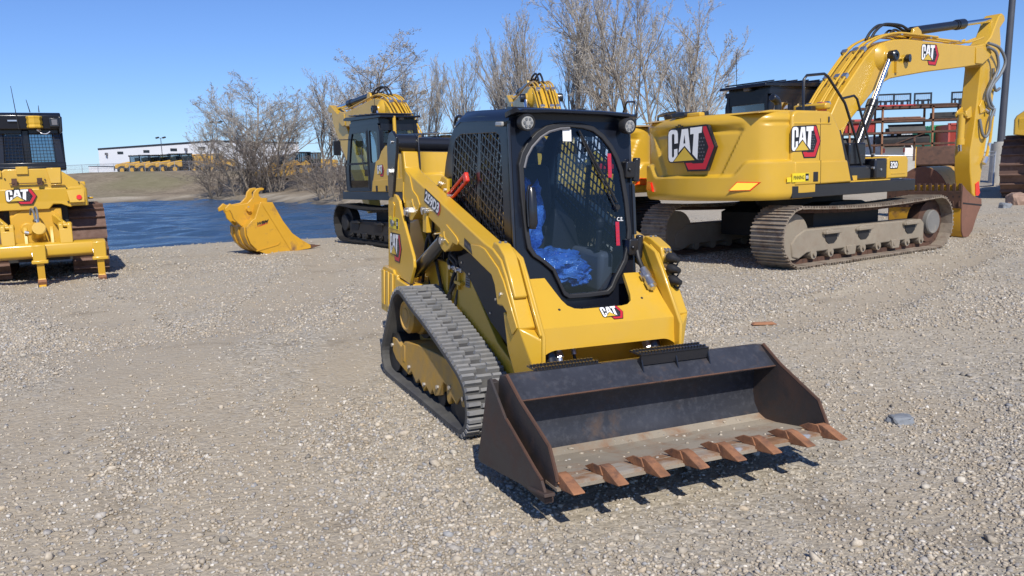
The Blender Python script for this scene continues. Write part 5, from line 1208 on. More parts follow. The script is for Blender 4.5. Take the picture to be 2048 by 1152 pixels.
    for k, P_ in enumerate(([(.30, 5.72, 3.88), (.34, 6.1, 3.80), (.36, 6.34, 3.55), (.34, 6.25, 3.3), (.30, 6.0, 3.05), (.27, 5.93, 2.85), (.26, 6.05, 2.66), (.25, 6.16, 2.6)], [(.30, 5.72, 3.80), (.33, 6.0, 3.70), (.34, 6.1, 3.4), (.30, 5.95, 3.1), (.26, 5.85, 2.85), (.25, 5.98, 2.62), (.25, 6.18, 2.56)], [(.26, 6.2, 2.55), (.27, 6.05, 2.35), (.27, 6.0, 2.1), (.25, 5.9, 1.98), (.24, 5.78, 2.05), (.2, 5.72, 2.35)], [(.2, 6.50, 3.0), (.22, 6.3, 2.95), (.24, 6.15, 3.1), (.24, 6.1, 3.4)])):
        b.tube(smoothpath(P_, None), .030, 8)
    b.build('hose', 'hose', st, smooth=60)
    b = MB(C_); b.prism([(5.72, 1.0), (5.85, 1.05), (5.92, .80), (5.85, .74), (5.75, .76)], .17, .185); b.build('reflector', 'lens_red', st)
    e0 = Vector(B((0, 3.34, 4.0))); e1 = Vector(C_((0, 6.55, 4.46))); dv = e1 - e0
    b = MB(); b.cyl(e0, e0 + dv * .56, .085, n=20); b.cyl(e0 + dv * .52, e0 + dv * .60, .105, n=20); b.cyl(e0 + dv * .50, e0 + dv * .53, .095, n=20); ac = b.build('stick_cylinder', 'black', X)
    b = MB(); b.cyl(e0 + dv * .58, e1, .05, n=16); b.build('cylinder_rod', 'chrome', ac)
    return X
EX1 = excavator('excavator', (5.25, 14.75, .03), 56, 1.036)
tag(EX1, 'large yellow excavator with muddy tracks, boom raised high and an amber tail reflector with painted glare', 'excavator', 'yellow crawler excavators')
EX2 = excavator('excavator', (-1.837, 18.378, .172), -33.6, .936, -.115, -.36, True, False, False, .73)
tag(EX2, 'yellow excavator with dark clean tracks beside the pond, its black cab seen from the side', 'excavator', 'yellow crawler excavators')
EX3 = copy_tree(EX2); EX3.location = (1.18, 18.2, .14); EX3.rotation_euler = (0, 0, rad(10.5)); EX3.scale = (1.0, 1.0, 1.0)
for c_ in kids(EX3):
    for g_ in kids(c_):
        if g_.name.split('.')[0] in ('roof_guard', 'roof_post', 'antenna', 'beacon'): bpy.data.objects.remove(g_)
tag(EX3, 'yellow excavator mostly hidden behind the loader cab, only boom top and rear corner showing', 'excavator', 'yellow crawler excavators')

# ------------------------------------------------------------------ dozer seen from the rear
def dozer(loc, heading):
    D = empty('bulldozer', loc, -rad(heading))
    for sx in (-1, 1): 
        t = crawler(D, sx, r=.62, half=1.25, zc=.66, w=.60, gauge=.80, shoe='shoe', frame='yellow_used', pitch=.20, grousers=1, sag=.02)
        for o in [t] : o.location = (0, 2.85, 0)
    b = MB(); b.box(-.50, .50, .95, 4.2, .35, 1.35); b.build('lower_frame', 'dark', D)
    b = MB(); b.box(-.40, .40, .75, 1.0, .5, 1.30); b.prism([(-.40, .55), (-.40, 1.15), (-.2, 1.30), (.2, 1.30), (.40, 1.15), (.40, .55)], .72, .80, 'y'); b.cyl((-.15, .70, .95), (-.15, .80, .95), .11); b.build('rear_case', 'yellow_used', D, bevel=.02)
    b = MB()
    prof = [(-.84, 1.32), (-.84, 1.62), (-.80, 1.70), (-.48, 1.93), (-.40, 1.99), (.36, 1.99), (.47, 1.94), (.80, 1.69), (.84, 1.62), (.84, 1.32), (.60, 1.32), (.56, 1.30), (.42, 1.36), (.30, 1.37), (.22, 1.28), (-.55, 1.28)]
    b.loft([[(x * .97, .66, z) for x, z in prof], [(x, .70, z) for x, z in prof], [(x, 1.45, z) for x, z in prof]])
    b.hull([(x, f, z) for x, f, z in ((-.75, .665, 1.36), (.75, .665, 1.36), (.75, .64, 1.64), (-.75, .64, 1.64), (.75, .75, 1.70), (-.75, .75, 1.70), (-.75, .8, 1.36), (.75, .8, 1.36))])
    tk = b.build('fuel_tank', 'yellow', D, bevel=.012)
    b = MB(); b.hull([(.24, .63, 2.0), (.46, .63, 2.0), (.28, .60, 1.73), (.44, .60, 1.73), (.24, .9, 2.0), (.46, .9, 2.0)]); b.box(.27, .50, .60, .64, 1.70, 1.715); b.box(-.22, -.04, .62, .75, 1.90, 2.03); b.box(-.62, -.44, .62, .75, 1.86, 1.97)
    b.hull([(.50, .655, 1.65), (.74, .655, 1.68), (.80, .66, 1.62), (.55, .60, 1.38), (.78, .60, 1.38), (.80, .8, 1.36), (.5, .8, 1.36)])
    b.build('tank_bracket', 'yellow', tk, bevel=.006)
    emblem(tk, (-.42, .632, 1.375), (.47, 0, 0), (0, 0, .275), (0, -1, 0), thick=.015)
    b = MB(); b.lathe((.70, .60, 1.47), (0, -1, .1), [(0, 0), (.045, .0), (.04, .012), (0, .015)], 16); b.build('tail_light', 'lens_red', tk)
    b = MB(); b.box(-.34, .22, .60, .63, 1.735, 1.75)
    for x in (-.28, .10): b.cyl((x, .64, 1.76), (x, .56, 1.76), .026, n=8); b.box(x - .02, x + .06, .57, .61, 1.70, 1.83)
    b.build('hitch_bar', 'rust_dark', tk)
    b = MB()
    for x, z in ((.30, 1.86), (.37, 1.9), (.20, 1.80), (-.28, 1.82), (.52, 1.64), (.52, 1.40), (.72, 1.73), (-.40, 1.83)): b.cyl((x, .63, z), (x, .70, z), .012, n=8)
    b.build('bolt_hole', 'dark', tk)
    # fenders
    b = MB()
    for sx in (-1, 1): b.box(*sorted((.55 * sx, .95 * sx)), 1.4, 3.4, 1.42, 1.46); b.box(*sorted((.55 * sx, .84 * sx)), 1.4, 2.6, 1.46, 1.75)
    b.build('fender', 'yellow', D, bevel=.02)
    # cab
    b = MB(); w0, w1 = .56, .50
    b.hull([(s * w0, f, 1.98) for s in (-1, 1) for f in (1.30, 2.7)] + [(s * w0, f, 2.05) for s in (-1, 1) for f in (1.30, 2.7)])
    for s in (-1, 1):
        b.hull([(s * w0, 1.30, 2.0), (s * (w0 - .16), 1.30, 2.0), (s * w0, 1.42, 2.0), (s * (w0 - .16), 1.42, 2.0), (s * w1, 1.40, 2.72), (s * (w1 - .13), 1.40, 2.72), (s * w1, 1.52, 2.72), (s * (w1 - .13), 1.52, 2.72)])
        b.hull([(s * w0, 2.6, 2.0), (s * (w0 - .1), 2.6, 2.0), (s * w0, 2.7, 2.0), (s * (w0 - .1), 2.7, 2.0), (s * w1, 2.4, 2.72), (s * (w1 - .1), 2.4, 2.72), (s * w1, 2.5, 2.72), (s * (w1 - .1), 2.5, 2.72)])
        b.box(*sorted((w0 * s, (w0 - .05) * s)), 1.9, 2.0, 2.0, 2.7)
    b.box(-.5, .5, 1.38, 1.5, 2.62, 2.74); b.box(-.10, .02, 1.36, 1.44, 2.0, 2.7); b.box(-.56, .56, 1.31, 1.40, 2.0, 2.12)
    b.prism([(1.25, 2.70), (1.22, 2.95), (1.30, 3.0), (2.55, 3.02), (2.65, 2.95), (2.65, 2.74), (2.4, 2.70)], -.55, .55)
    cb = b.build('cab', 'navy', D, bevel=.02)
    b = MB(); b.add([(-.52, 1.37, 2.1), (.52, 1.37, 2.1), (.48, 1.43, 2.68), (-.48, 1.43, 2.68)], [(0, 1, 2, 3)]); b.add([(-.5, 2.62, 2.05), (.5, 2.62, 2.05), (.46, 2.45, 2.68), (-.46, 2.45, 2.68)], [(0, 1, 2, 3)])
    for s in (-1, 1): b.add([(.53 * s, 1.45, 2.05), (.53 * s, 2.6, 2.05), (.48 * s, 2.4, 2.7), (.48 * s, 1.5, 2.7)], [(0, 1, 2, 3)])
    b.build('cab_window', 'glass_dark', cb)
    b = MB()
    for i in range(19): x = -.48 + .96 * i / 18; b.cyl((x * 1.05, 1.325, 2.08), (x * .95, 1.385, 2.68), .0045, n=5)
    for i in range(11): z = 2.09 + .59 * i / 10; b.cyl((-.5, 1.325 + (z - 2.08) * .1, z), (.5, 1.325 + (z - 2.08) * .1, z), .0045, n=5)
    b.build('window_guard', 'black', cb)
    b = MB(); b.box(-.46, -.02, 1.6, 1.9, 2.0, 2.15); b.hull([(-.42, 1.62, 2.1), (-.05, 1.62, 2.1), (-.38, 1.5, 2.62), (-.1, 1.5, 2.62), (-.42, 1.72, 2.1), (-.05, 1.72, 2.1), (-.38, 1.6, 2.62), (-.1, 1.6, 2.62)]); b.build('operator_seat', 'black_matt', cb, bevel=.04)
    b = MB(); b.lathe((.13, 1.19, 2.83), (0, 0, 1), [(0, -.11), (.12, -.11), (.13, -.09), (.115, -.05), (.13, -.01), (.115, .04), (.13, .08), (.12, .10), (0, .11)], 8); b.build('antenna_dome', 'yellow', cb)
    b = MB(); b.box(.36, .52, 1.16, 1.24, 2.74, 2.90); wl_ = b.build('work_light', 'black', cb, bevel=.012)
    b = MB(); b.box(.40, .49, 1.152, 1.165, 2.77, 2.87); b.build('lens', 'grey', wl_, bevel=.01)
    b = MB(); b.hull([(.50, 1.2, 2.62), (.56, 1.2, 2.66), (.57, 1.2, 2.93), (.5, 1.2, 2.93), (.50, 1.5, 2.62), (.56, 1.5, 2.66), (.57, 1.5, 2.93), (.5, 1.5, 2.93)]); b.build('roof_duct', 'black', cb, bevel=.02)
    b = MB(); b.tube(smoothpath([(.18, 1.2, 2.68), (.22, 1.17, 2.63), (.30, 1.17, 2.62), (.36, 1.17, 2.66)], None), .008, 6); b.cyl((.17, 1.21, 2.69), (.20, 1.19, 2.67), .03); b.box(-.28, -.13, 1.20, 1.23, 2.84, 2.865); b.build('cable', 'steel', cb)
    for x, z0, z1, lean in ((-.12, 2.70, 3.45, -.05), (.08, 3.0, 3.22, -.04), (.22, 3.0, 3.12, 0)):
        b = MB(); b.tube([(x, 1.2, z0), (x + lean, 1.2, z1)], [.010, .005], 6); b.build('antenna', 'black_matt', cb)
    # engine hood and blade in front
    b = MB(); b.prism([(2.6, 1.3), (2.6, 2.0), (4.4, 1.85), (4.5, 1.3)], -.42, .42); b.build('engine_hood', 'yellow', D, bevel=.04)
    b = MB(); b.prism([(4.9, .1), (4.8, .5), (4.85, .9), (5.0, 1.15), (5.05, 1.15), (4.92, .9), (4.87, .5), (5.0, .05)], -1.08, 1.08); b.box(-1.0, -.9, 3.2, 4.9, .35, .55); b.box(.9, 1.0, 3.2, 4.9, .35, .55); b.build('blade', 'yellow_used', D, bevel=.01)
    # ripper
    b = MB(); b.prism([(.08, .50), (.06, .60), (.08, .70), (.16, .73), (.34, .73), (.36, .50), (.2, .46)], -1.03, 1.03)
    rp = b.build('ripper_beam', 'yellow', D, bevel=.025, seg=3)
    b = MB()
    for x in (-.92, 0, .92):
        b2 = MB(); b2.prism([(.12, .66), (.0, .60), (-.02, .44), (.02, .30), (.06, .12), (.0, .02), (-.08, -.03), (-.02, .0), (.08, .04), (.14, .14), (.14, .44), (.2, .5), (.2, .66)], x - .055, x + .055)
        sh = b2.build('ripper_shank', 'yellow_used', D, bevel=.012)
        b2 = MB(); b2.prism([(.02, -.02), (-.03, .07), (.09, .12), (.11, .08), (.05, -.01), (-.09, -.035)], x - .064, x + .064); b2.build('ripper_tip', 'rust', sh, bevel=.01)
        b2 = MB(); b2.box(x - .10, x + .10, -.03, .16, .42, .70); b2.box(x - .125, x + .125, -.045, .13, .38, .44); b2.build('shank_collar', 'yellow', sh, bevel=.015)
        b2 = MB(); b2.cyl((x - .085, .02, .55), (x - .11, .02, .55), .028, n=8); b2.cyl((x - .09, .0, .52), (x - .105, .0, .52), .018, n=8); b2.build('pin', 'steel', sh)
    for x in (-.43, .43):
        b2 = MB(); b2.prism([(.10, .70), (.16, 1.03), (.24, 1.06), (.32, 1.02), (.34, .70)], x - .10, x - .03); b2.prism([(.10, .70), (.16, 1.03), (.24, 1.06), (.32, 1.02), (.34, .70)], x + .03, x + .10); b2.prism([(.09, .70), (.14, .95), (.17, .95), (.14, .70)], x - .1, x + .1)
        b2.cyl((x - .11, .24, 1.0), (x + .11, .24, 1.0), .045)
        b2.hull([(x - .03, .2, 1.05), (x + .03, .2, 1.05), (x - .03, .26, .93), (x + .03, .26, .93), (x - .23, .85, 1.22), (x - .17, .85, 1.22), (x - .23, .85, 1.08), (x - .17, .85, 1.08)])
        b2.build('ripper_link', 'yellow', D, bevel=.012)
    b2 = MB(); b2.cyl((.04, .05, .98), (.0, .55, .80), .105, n=22); b2.cyl((.04, .04, .985), (.04, .06, .98), .095, n=22); rc = b2.build('ripper_cylinder', 'yellow', D)
    b2 = MB(); b2.tube(smoothpath([(.0, .1, 1.09), (-.02, .3, 1.25), (-.06, .5, 1.3), (-.08, .6, 1.2)], None), .018, 6); b2.tube(smoothpath([(.04, .12, 1.09), (.03, .3, 1.28), (-.0, .5, 1.32), (-.02, .6, 1.2)], None), .018, 6); b2.build('hose', 'hose', rc)
    b2 = MB(); b2.cyl((.03, .12, 1.07), (.02, .14, 1.12), .03, n=8); b2.cyl((-.12, .15, .9), (-.18, .15, .92), .03, n=8); b2.build('fitting', 'steel', rc)
    for x in (-.17, .22):
        b2 = MB(); b2.prism([(.12, .68), (.20, .92), (.26, 1.0), (.34, .98), (.45, .70), (.36, .66)], x - .03, x + .03); b2.build('cylinder_bracket', 'yellow', D, bevel=.01)
    return D
DZ = dozer((-8.0, 13.72, .0), -28.7)
tag(DZ, 'yellow bulldozer by the pond, seen from behind with three ripper shanks and rusty tracks', 'bulldozer', 'parked bulldozers')
DZ2 = copy_tree(DZ); DZ2.scale = (1.8,) * 3; DZ2.rotation_euler = (0, 0, rad(-40)); DZ2.location = (19.05, 28.4, tz(20, 30) + .02)
for c_ in kids(DZ2):
    if c_.name.split('.')[0] in ('ripper_beam', 'ripper_shank', 'ripper_link', 'ripper_cylinder', 'cylinder_bracket'):
        for g_ in kids(c_): bpy.data.objects.remove(g_)
        bpy.data.objects.remove(c_)
tag(DZ2, 'yellow bulldozer cut off by the right edge, standing by the tall lamp pole', 'bulldozer', 'parked bulldozers')

# ------------------------------------------------------------------ loose excavator buckets
def frame(P0, A, Wd):
    P0 = Vector(P0); A = Vector((A[0], A[1], 0)).normalized(); Wd = Vector((Wd[0], Wd[1], 0)).normalized()
    return lambda p: P0 + A * p[1] + Wd * p[0] + Vector((0, 0, p[2]))
WF = frame((0, 0, 0), (1, 0), (0, 1))
WB = empty('digging_bucket', (-5.35, 17.55, tz(-5.3, 17.7) - .01)); WB.rotation_euler = (0, 0, math.atan2(.61, .79)); WB.scale = (1.06, 1, 1)
tag(WB, 'yellow digging bucket with black and red lettering, resting on gravel at the pond edge', 'bucket')
WS = [(-.02, 1.10), (.01, 1.135), (.25, 1.12), (.44, .71), (.61, .43), (.83, .25), (1.0, .13), (1.02, .06), (.80, .02), (.61, -.01), (.06, -.01), (-.13, .09), (-.27, .26), (-.33, .45), (-.33, .61), (-.2, .76), (-.14, .79)]
w_ = 1.05
b = MB(WF); b.prism(WS, 0, .03); b.prism(WS, w_ - .03, w_)
shell_o = [(.98, .055), (.61, -.005), (.06, -.005), (-.13, .095), (-.27, .265), (-.325, .45), (-.325, .61), (-.2, .755), (-.14, .79), (-.02, 1.09), (.20, 1.11)]
shell_i = [(p[0] + (.30 - p[0]) * .05, p[1] + (.5 - p[1]) * .05) for p in shell_o][::-1]
b.prism(shell_o + shell_i, .03, w_ - .03)
wsh = b.build('bucket_shell', 'yellow_worn', WB, bevel=.008)
b = MB(WF); b.prism([(.03, 1.09), (.25, 1.10), (.44, .70), (.62, .42), (.83, .235), (1.01, .115), (1.01, .05), (.60, .01)], -.014, .0); b.build('side_cutter', 'yellow_worn', wsh, bevel=.005)
b = MB(WF); b.prism([(-.16, .08), (.30, .18), (.36, .24), (.34, .25), (.28, .20), (-.18, .10)], -.012, .002); b.prism([(.03, 1.07), (.05, 1.06), (.60, .02), (.575, .01)], -.016, -.0142); b.build('weld_seam', 'yellow_worn', wsh)
b = MB(WF)
for k in range(3): b.prism([(-.345, .62), (-.345, .44), (-.285, .25), (-.14, .08), (-.12, .10), (-.27, .27), (-.32, .45), (-.32, .60)], .10 + k * .36, .22 + k * .36)
b.prism([(-.30, .78), (-.22, .84), (-.12, .82), (-.10, .70), (-.2, .66), (-.33, .60)], .35, .75); b.build('wear_strip', 'yellow_worn', wsh, bevel=.01)
EAR = [(.25, 1.08), (.26, 1.21), (.13, 1.215), (.085, 1.27), (.085, 1.33), (.12, 1.37), (.2, 1.385), (.205, 1.42), (.15, 1.44), (.05, 1.425), (-.02, 1.35), (-.05, 1.24), (-.17, 1.12), (-.38, 1.09), (-.47, 1.09), (-.53, 1.13), (-.64, 1.03), (-.63, .95), (-.54, .98), (-.50, .90), (-.48, .80), (-.33, .62), (-.10, .70), (.0, 1.0)]
for w0 in (.30, .72):
    b = MB(WF); b.prism(EAR, w0, w0 + .06); e_ = b.build('coupler_ear', 'yellow_worn', WB, bevel=.012)
b = MB(WF); b.cyl((.22, -.17, .98), (.80, -.17, .98), .045); b.prism([(-.16, .92), (-.10, 1.02), (-.06, 1.02), (-.12, .9)], .36, .72); b.cyl((.285, -.17, .98), (.31, -.17, .98), .055); b.build('cross_tube', 'yellow_worn', WB)
b = MB(WF); b.prism([(-.19, 1.0), (-.17, 1.05), (-.14, 1.05), (-.15, .97)], .285, .30); b.cyl((.28, -.165, 1.0), (.297, -.165, 1.0), .03); b.build('pin', 'steel', WB)
for k in range(4):
    yk = .06 + k * (w_ - .14) / 3
    b = MB(WF); b.hull([(yk + d, f, z) for d in (-.05, .05) for f, z in ((.90, .03), (.90, .14), (1.05, .115), (1.05, .05))] + [(yk + d, 1.26, .095) for d in (-.02, .02)] + [(yk + d, 1.26, .085) for d in (-.02, .02)]); b.build('bucket_tooth', 'rust_dark', WB, bevel=.006)
d = Decal((-.135, -.0012, .60), (.255, 0, .055), (-.01, 0, .085), (0, -1, 0))
d.text('WBM', .0, .28, .95, 1.12, 0, 1, .05, .18); d.poly([(-.12, -.02), (.30, .10), (.27, .0), (1.0, .20), (.98, .34), (.10, .16), (.12, .08)], 1, 1)
d.build('lettering', ['decal_black', 'decal_red'], WB)

def rust_bucket(name, P0, ang, side, w, ears=None, side_m='rust_red', shell_m='yellow_worn', in_m='rust_dark', edge=None, open_side=True):
    """side = outer curve from cutting edge round the back to the upper lip, local (forward, up)"""
    o = empty(name, P0, ang)
    inner = [(p[0], p[1]) for p in side]
    c = (sum(p[0] for p in side) / len(side), sum(p[1] for p in side) / len(side))
    ins = [(p[0] + (c[0] - p[0]) * .05, p[1] + (c[1] - p[1]) * .05) for p in side]
    b = MB(WF); b.prism(side + ins[::-1], .02, w - .02); sh = b.build('bucket_shell', shell_m, o, bevel=.006)
    b = MB(WF)
    for x0 in (0, w - .03): b.prism(side, x0, x0 + .03)
    b.build('side_plate', side_m, o, bevel=.006)
    b = MB(WF); b.prism([(p[0] + (c[0] - p[0]) * .055, p[1] + (c[1] - p[1]) * .055) for p in side] + [(p[0] + (c[0] - p[0]) * .07, p[1] + (c[1] - p[1]) * .07) for p in side][::-1], .035, w - .035); b.build('inner_lining', in_m, sh)
    if ears:
        for x0 in ears[1]:
            b = MB(WF); b.prism(ears[0], x0, x0 + .05); b.build('coupler_ear', shell_m, o, bevel=.01)
    return o
# bucket with slotted cutting edge standing at the excavator's front
angA = math.atan2(.56, .83)
RA = rust_bucket('rusty_bucket', (9.35, 16.75, tz(9.35, 16.75)), angA, [(.0, 1.10), (.0, .45), (.03, .15), (.10, .02), (.30, .0), (.46, .12), (.62, .42), (.80, .66), (.78, .78), (.42, .86), (.14, 1.0)], 1.62)
tag(RA, 'rusty bucket standing on end with a slotted cutting edge plate, touching the muddy excavator track', 'bucket', 'rusty loose buckets')
b = MB(WF); n_t = 13
b.box(.0, 1.64, -.035, -.004, .62, .98)
for k in range(n_t): b.box(k * 1.64 / n_t + .012, k * 1.64 / n_t + .074, -.035, -.004, .98, 1.13)
ce = b.build('cutting_edge', 'rust_dark', RA, bevel=.006)
b = MB(WF)
for k in range(n_t): b.cyl((k * 1.64 / n_t + .045, -.036, .86), (k * 1.64 / n_t + .045, -.0365 - .002, .86), .016, n=8)
b.build('bolt_hole', 'dark', ce)
b = MB(WF)
for k in range(n_t): b.box(k * 1.64 / n_t + .03, k * 1.64 / n_t + .055, -.06, -.034, .66, .77)
b.build('weld_lug', 'rust_dark', ce)
b = MB(WF); b.prism([(.02, .74), (.79, .66), (.79, .63), (.02, .71)], -.006, .0); b.build('weld_seam', 'dark', RA)
angB = math.atan2(.70, .35)
RB = rust_bucket('rusty_bucket', (9.35, 17.9, tz(9.5, 18.)), 0, [(0, 0), (0, 1)], 1) if False else None
arc = [(-.72 + .72 * (1 - math.cos(math.pi * i / 14)), 1.02 + .50 * math.sin(math.pi * i / 14)) for i in range(15)]
def arcpts(cx, cz, rx, rz, a0, a1, n=14): return [(cx + rx * math.cos(rad(a0 + (a1 - a0) * i / n)), cz + rz * math.sin(rad(a0 + (a1 - a0) * i / n))) for i in range(n + 1)]
RBk = rust_bucket('rusty_bucket', (9.75, 18.75, tz(9.6, 18.4)), math.atan2(-.8, .6), arcpts(-.25, .75, .62, .72, -10, 175) + [(-.80, .25), (-.3, .1), (.2, .35)], 1.25)
tag(RBk, 'round backed yellow and rust bucket lying mouth down behind the slotted one', 'bucket', 'rusty loose buckets')
EARC = [(-.25, 1.6), (-.36, 1.95), (-.30, 2.16), (-.12, 2.27), (.06, 2.24), (.10, 2.14), (-.02, 2.08), (-.06, 1.95), (.05, 1.6)]
RC = rust_bucket('rusty_bucket', (11.55, 23.2, tz(12, 23.3)), math.atan2(-.89, -.46), [(.58, .75), (.50, .25), (.1, .05), (-.30, .3), (-.48, .9), (-.42, 1.5), (-.22, 2.0), (-.05, 1.85), (.15, 1.5)], 1.22, ears=(EARC, (-.06, 1.21)), shell_m='rust_dark', side_m='yellow_worn')
tag(RC, 'tall dark rusty bucket with two hooked ears, standing behind the round backed bucket', 'bucket', 'rusty loose buckets')
# flat slab and a few bigger stones
def boulder(loc, sx, sy, sz, seed, label, m='rock_grey', rz=0.0):
    bm = bmesh.new(); bmesh.ops.create_icosphere(bm, subdivisions=3, radius=1)
    for v in bm.verts:
        p = v.co.copy(); k = 1 + .35 * NZ.noise(p * 1.3 + Vector((seed, 3, 1))) + .12 * NZ.noise(p * 4 + Vector((seed, 1, 7)))
        e = lambda x: math.copysign(abs(x) ** .6, x)
        v.co = Vector((e(p.x) * k * sx, e(p.y) * k * sy, e(p.z) * k * sz))
    me = bpy.data.meshes.new('boulder'); bm.to_mesh(me); bm.free(); me.materials.append(M[m])
    o = bpy.data.objects.new('boulder', me); COL.objects.link(o); o.location = (loc[0], loc[1], tz(loc[0], loc[1]) + sz * .45); o.rotation_euler = (0, 0, rz)
    tag(o, label, 'stone'); return o
M['rock_grey'] = mat('slate_stone', (.20, .215, .235), .8, var=.2, vscale=8, bump=.3, bscale=30)
M['rock_tan'] = mat('brown_stone', (.30, .20, .15), .85, var=.2, vscale=8, bump=.3, bscale=30)
boulder(tuple(ground_hit(1800, 846))[:2], .092, .055, .035, 4, 'flat blue grey slab lying on the gravel right of the loader bucket', rz=.1)
boulder((17.2, 27.5), .30, .25, .28, 2, 'brown rounded boulder at the right edge of the lot', 'rock_tan')
boulder((15.9, 26.0), .16, .13, .12, 8, 'small grey boulder near the brown one at the right edge')

# ------------------------------------------------------------------ bare trees
M['bark'] = mat('grey_bark', (.24, .205, .17), .9, var=.3, vscale=3, bump=.3, bscale=20)
M['twig'] = mat('pale_twig', (.40, .365, .32), .9, var=.25, vscale=.6)
M['twig_dark'] = mat('dark_twig', (.17, .14, .12), .9, var=.25, vscale=.6)
def tree_mesh(seed, H, spread, stems=1, lean=(0, 0), dens=1.0, up=.24, low=.22, bud=True, lod=4):
    rg = random.Random(seed); tv, tf, cv, cf = [], [], [], []
    def seg(V, F, p0, p1, r0, r1, n):
        t = (p1 - p0); 
        if t.length < 1e-5: return
        t.normalize(); a = t.cross(Vector((.3, .2, 1)) if abs(t.z) < .95 else Vector((1, 0, 0))).normalized(); c = t.cross(a); o = len(V)
        for p, r in ((p0, r0), (p1, r1)):
            for j in range(n):
                th = 6.2832 * j / n; V.append(tuple(p + (a * math.cos(th) + c * math.sin(th)) * r))
        for j in range(n): F.append((o + j, o + (j + 1) % n, o + n + (j + 1) % n, o + n + j))
    def grow(p, d, L, r, lev):
        k = (7, 6, 5, 4, 2)[lev]; n = (7, 5, 4, 3, 3)[lev]; pts = [p.copy()]; ds = [d.copy()]; rs = [r]
        wig = (.10, .16, .20, .24, .28)[lev]
        for i in range(k):
            d = (d + Vector((rg.uniform(-1, 1), rg.uniform(-1, 1), rg.uniform(-.6, .8) + up * (.5 if lev else .25))) * wig).normalized()
            q_ = pts[-1] + d * (L / k); r1 = r * (1 - .80 * (i + 1) / k) + .002
            if lev <= 1: seg(tv, tf, pts[-1], q_, rs[-1], r1, n)
            else: seg(cv, cf, pts[-1], q_, rs[-1], r1, n)
            pts.append(q_); ds.append(d.copy()); rs.append(r1)
        if lev >= lod:
            if bud and rg.random() < .32:
                for q_ in range(2):
                    c = pts[-1] - d * L * rg.uniform(0, .6); s = rg.uniform(.03, .065); o = len(cv); e = Vector((rg.uniform(-1, 1), rg.uniform(-1, 1), rg.uniform(-1, 1))).normalized(); g = e.cross(d).normalized()
                    cv.extend([tuple(c - e * s), tuple(c + g * s * .7), tuple(c + e * s)]); cf.append((o, o + 1, o + 2))
            return
        nb = (int(14 * dens), int(9 * dens), int(7 * dens), 6)[lev]
        for i in range(nb):
            t = (low + (1 - low) * (i + rg.random()) / nb) if lev == 0 else (.12 + .86 * (i + rg.random()) / nb)
            j = min(k - 1, int(t * k)); f = t * k - j; q_ = pts[j].lerp(pts[j + 1], f); rr = rs[j] + (rs[j + 1] - rs[j]) * f
            dd = ds[min(j + 1, k)]
            ax = dd.cross(Vector((rg.uniform(-1, 1), rg.uniform(-1, 1), rg.uniform(-1, 1)))).normalized()
            ang = rad(rg.uniform(22, 58) if lev == 0 else rg.uniform(22, 65)) * spread
            nd = (Quaternion(ax, ang) @ dd).normalized()
            sh = (1 - .62 * t) if lev == 0 else (1 - .5 * t)
            ll = L * ((.60, .52, .48, .50)[lev]) * sh * rg.uniform(.75, 1.2)
            grow(q_, nd, ll, max(.0036, min(rr * .70, .012 * ll + .0015)), lev + 1)
    for s in range(stems):
        a = rg.uniform(0, 6.28) ; dv = Vector((lean[0] + (.22 * math.cos(a + s * 2.4) if stems > 1 else 0), lean[1] + (.22 * math.sin(a + s * 2.4) if stems > 1 else 0), 1)).normalized()
        grow(Vector((.25 * math.cos(a + s * 2.4) * (stems > 1), .25 * math.sin(a + s * 2.4) * (stems > 1), -.2)), dv, H * (1 - .12 * (s > 0) * rg.random()), H * .0105 + .015, 0)
    return (tv, tf), (cv, cf)
def mk(name, data, m):
    me = bpy.data.meshes.new(name); me.from_pydata(data[0], [], data[1]); me.materials.append(M[m]); me.update(); return me
PROTO = []
for sp in (dict(seed=11, H=10, spread=.72, stems=1, dens=1.05, up=.5), dict(seed=23, H=10, spread=.85, stems=2, dens=.95, up=.42), dict(seed=37, H=10, spread=.5, stems=2, dens=.95, up=.8), dict(seed=41, H=10, spread=.58, stems=3, dens=.85, up=.75), dict(seed=59, H=10, spread=.98, stems=1, dens=1.15, low=.25, up=.35), dict(seed=71, H=10, spread=.7, stems=2, lean=(.30, 0), dens=.95, up=.5)):
    t, c = tree_mesh(**sp); PROTO.append((mk('trunk', t, 'bark'), mk('crown', c, 'twig')))
bt, bc = tree_mesh(seed=5, H=4.2, spread=1.15, stems=6, dens=.62, low=.05, up=.15, bud=False)
BUSH = (mk('stem', bt, 'bark'), mk('twigs', bc, 'twig_dark'))
def plant(name, proto, px, depth, ytop, rz, label, cat, group, wide=1.0, names=('trunk', 'crown'), H0=10.0, zoff=0.0):
    x = (px - 1024) / FPX * depth; z0 = tz(x, depth) + zoff
    ht = at_y(px, ytop, depth).z - z0
    o = empty(name, (x, depth, z0), rz); H0 = max(v.co.z for me_ in proto for v in me_.vertices); s = ht / H0; wide *= 1.38 if px < 850 else 1.12; o.scale = (s * wide, s * wide, s)
    for me, nm in zip(proto, names):
        c = bpy.data.objects.new(nm, me); COL.objects.link(c); c.parent = o
    tag(o, label, cat, group); return o
G1 = 'bare trees behind the lot'
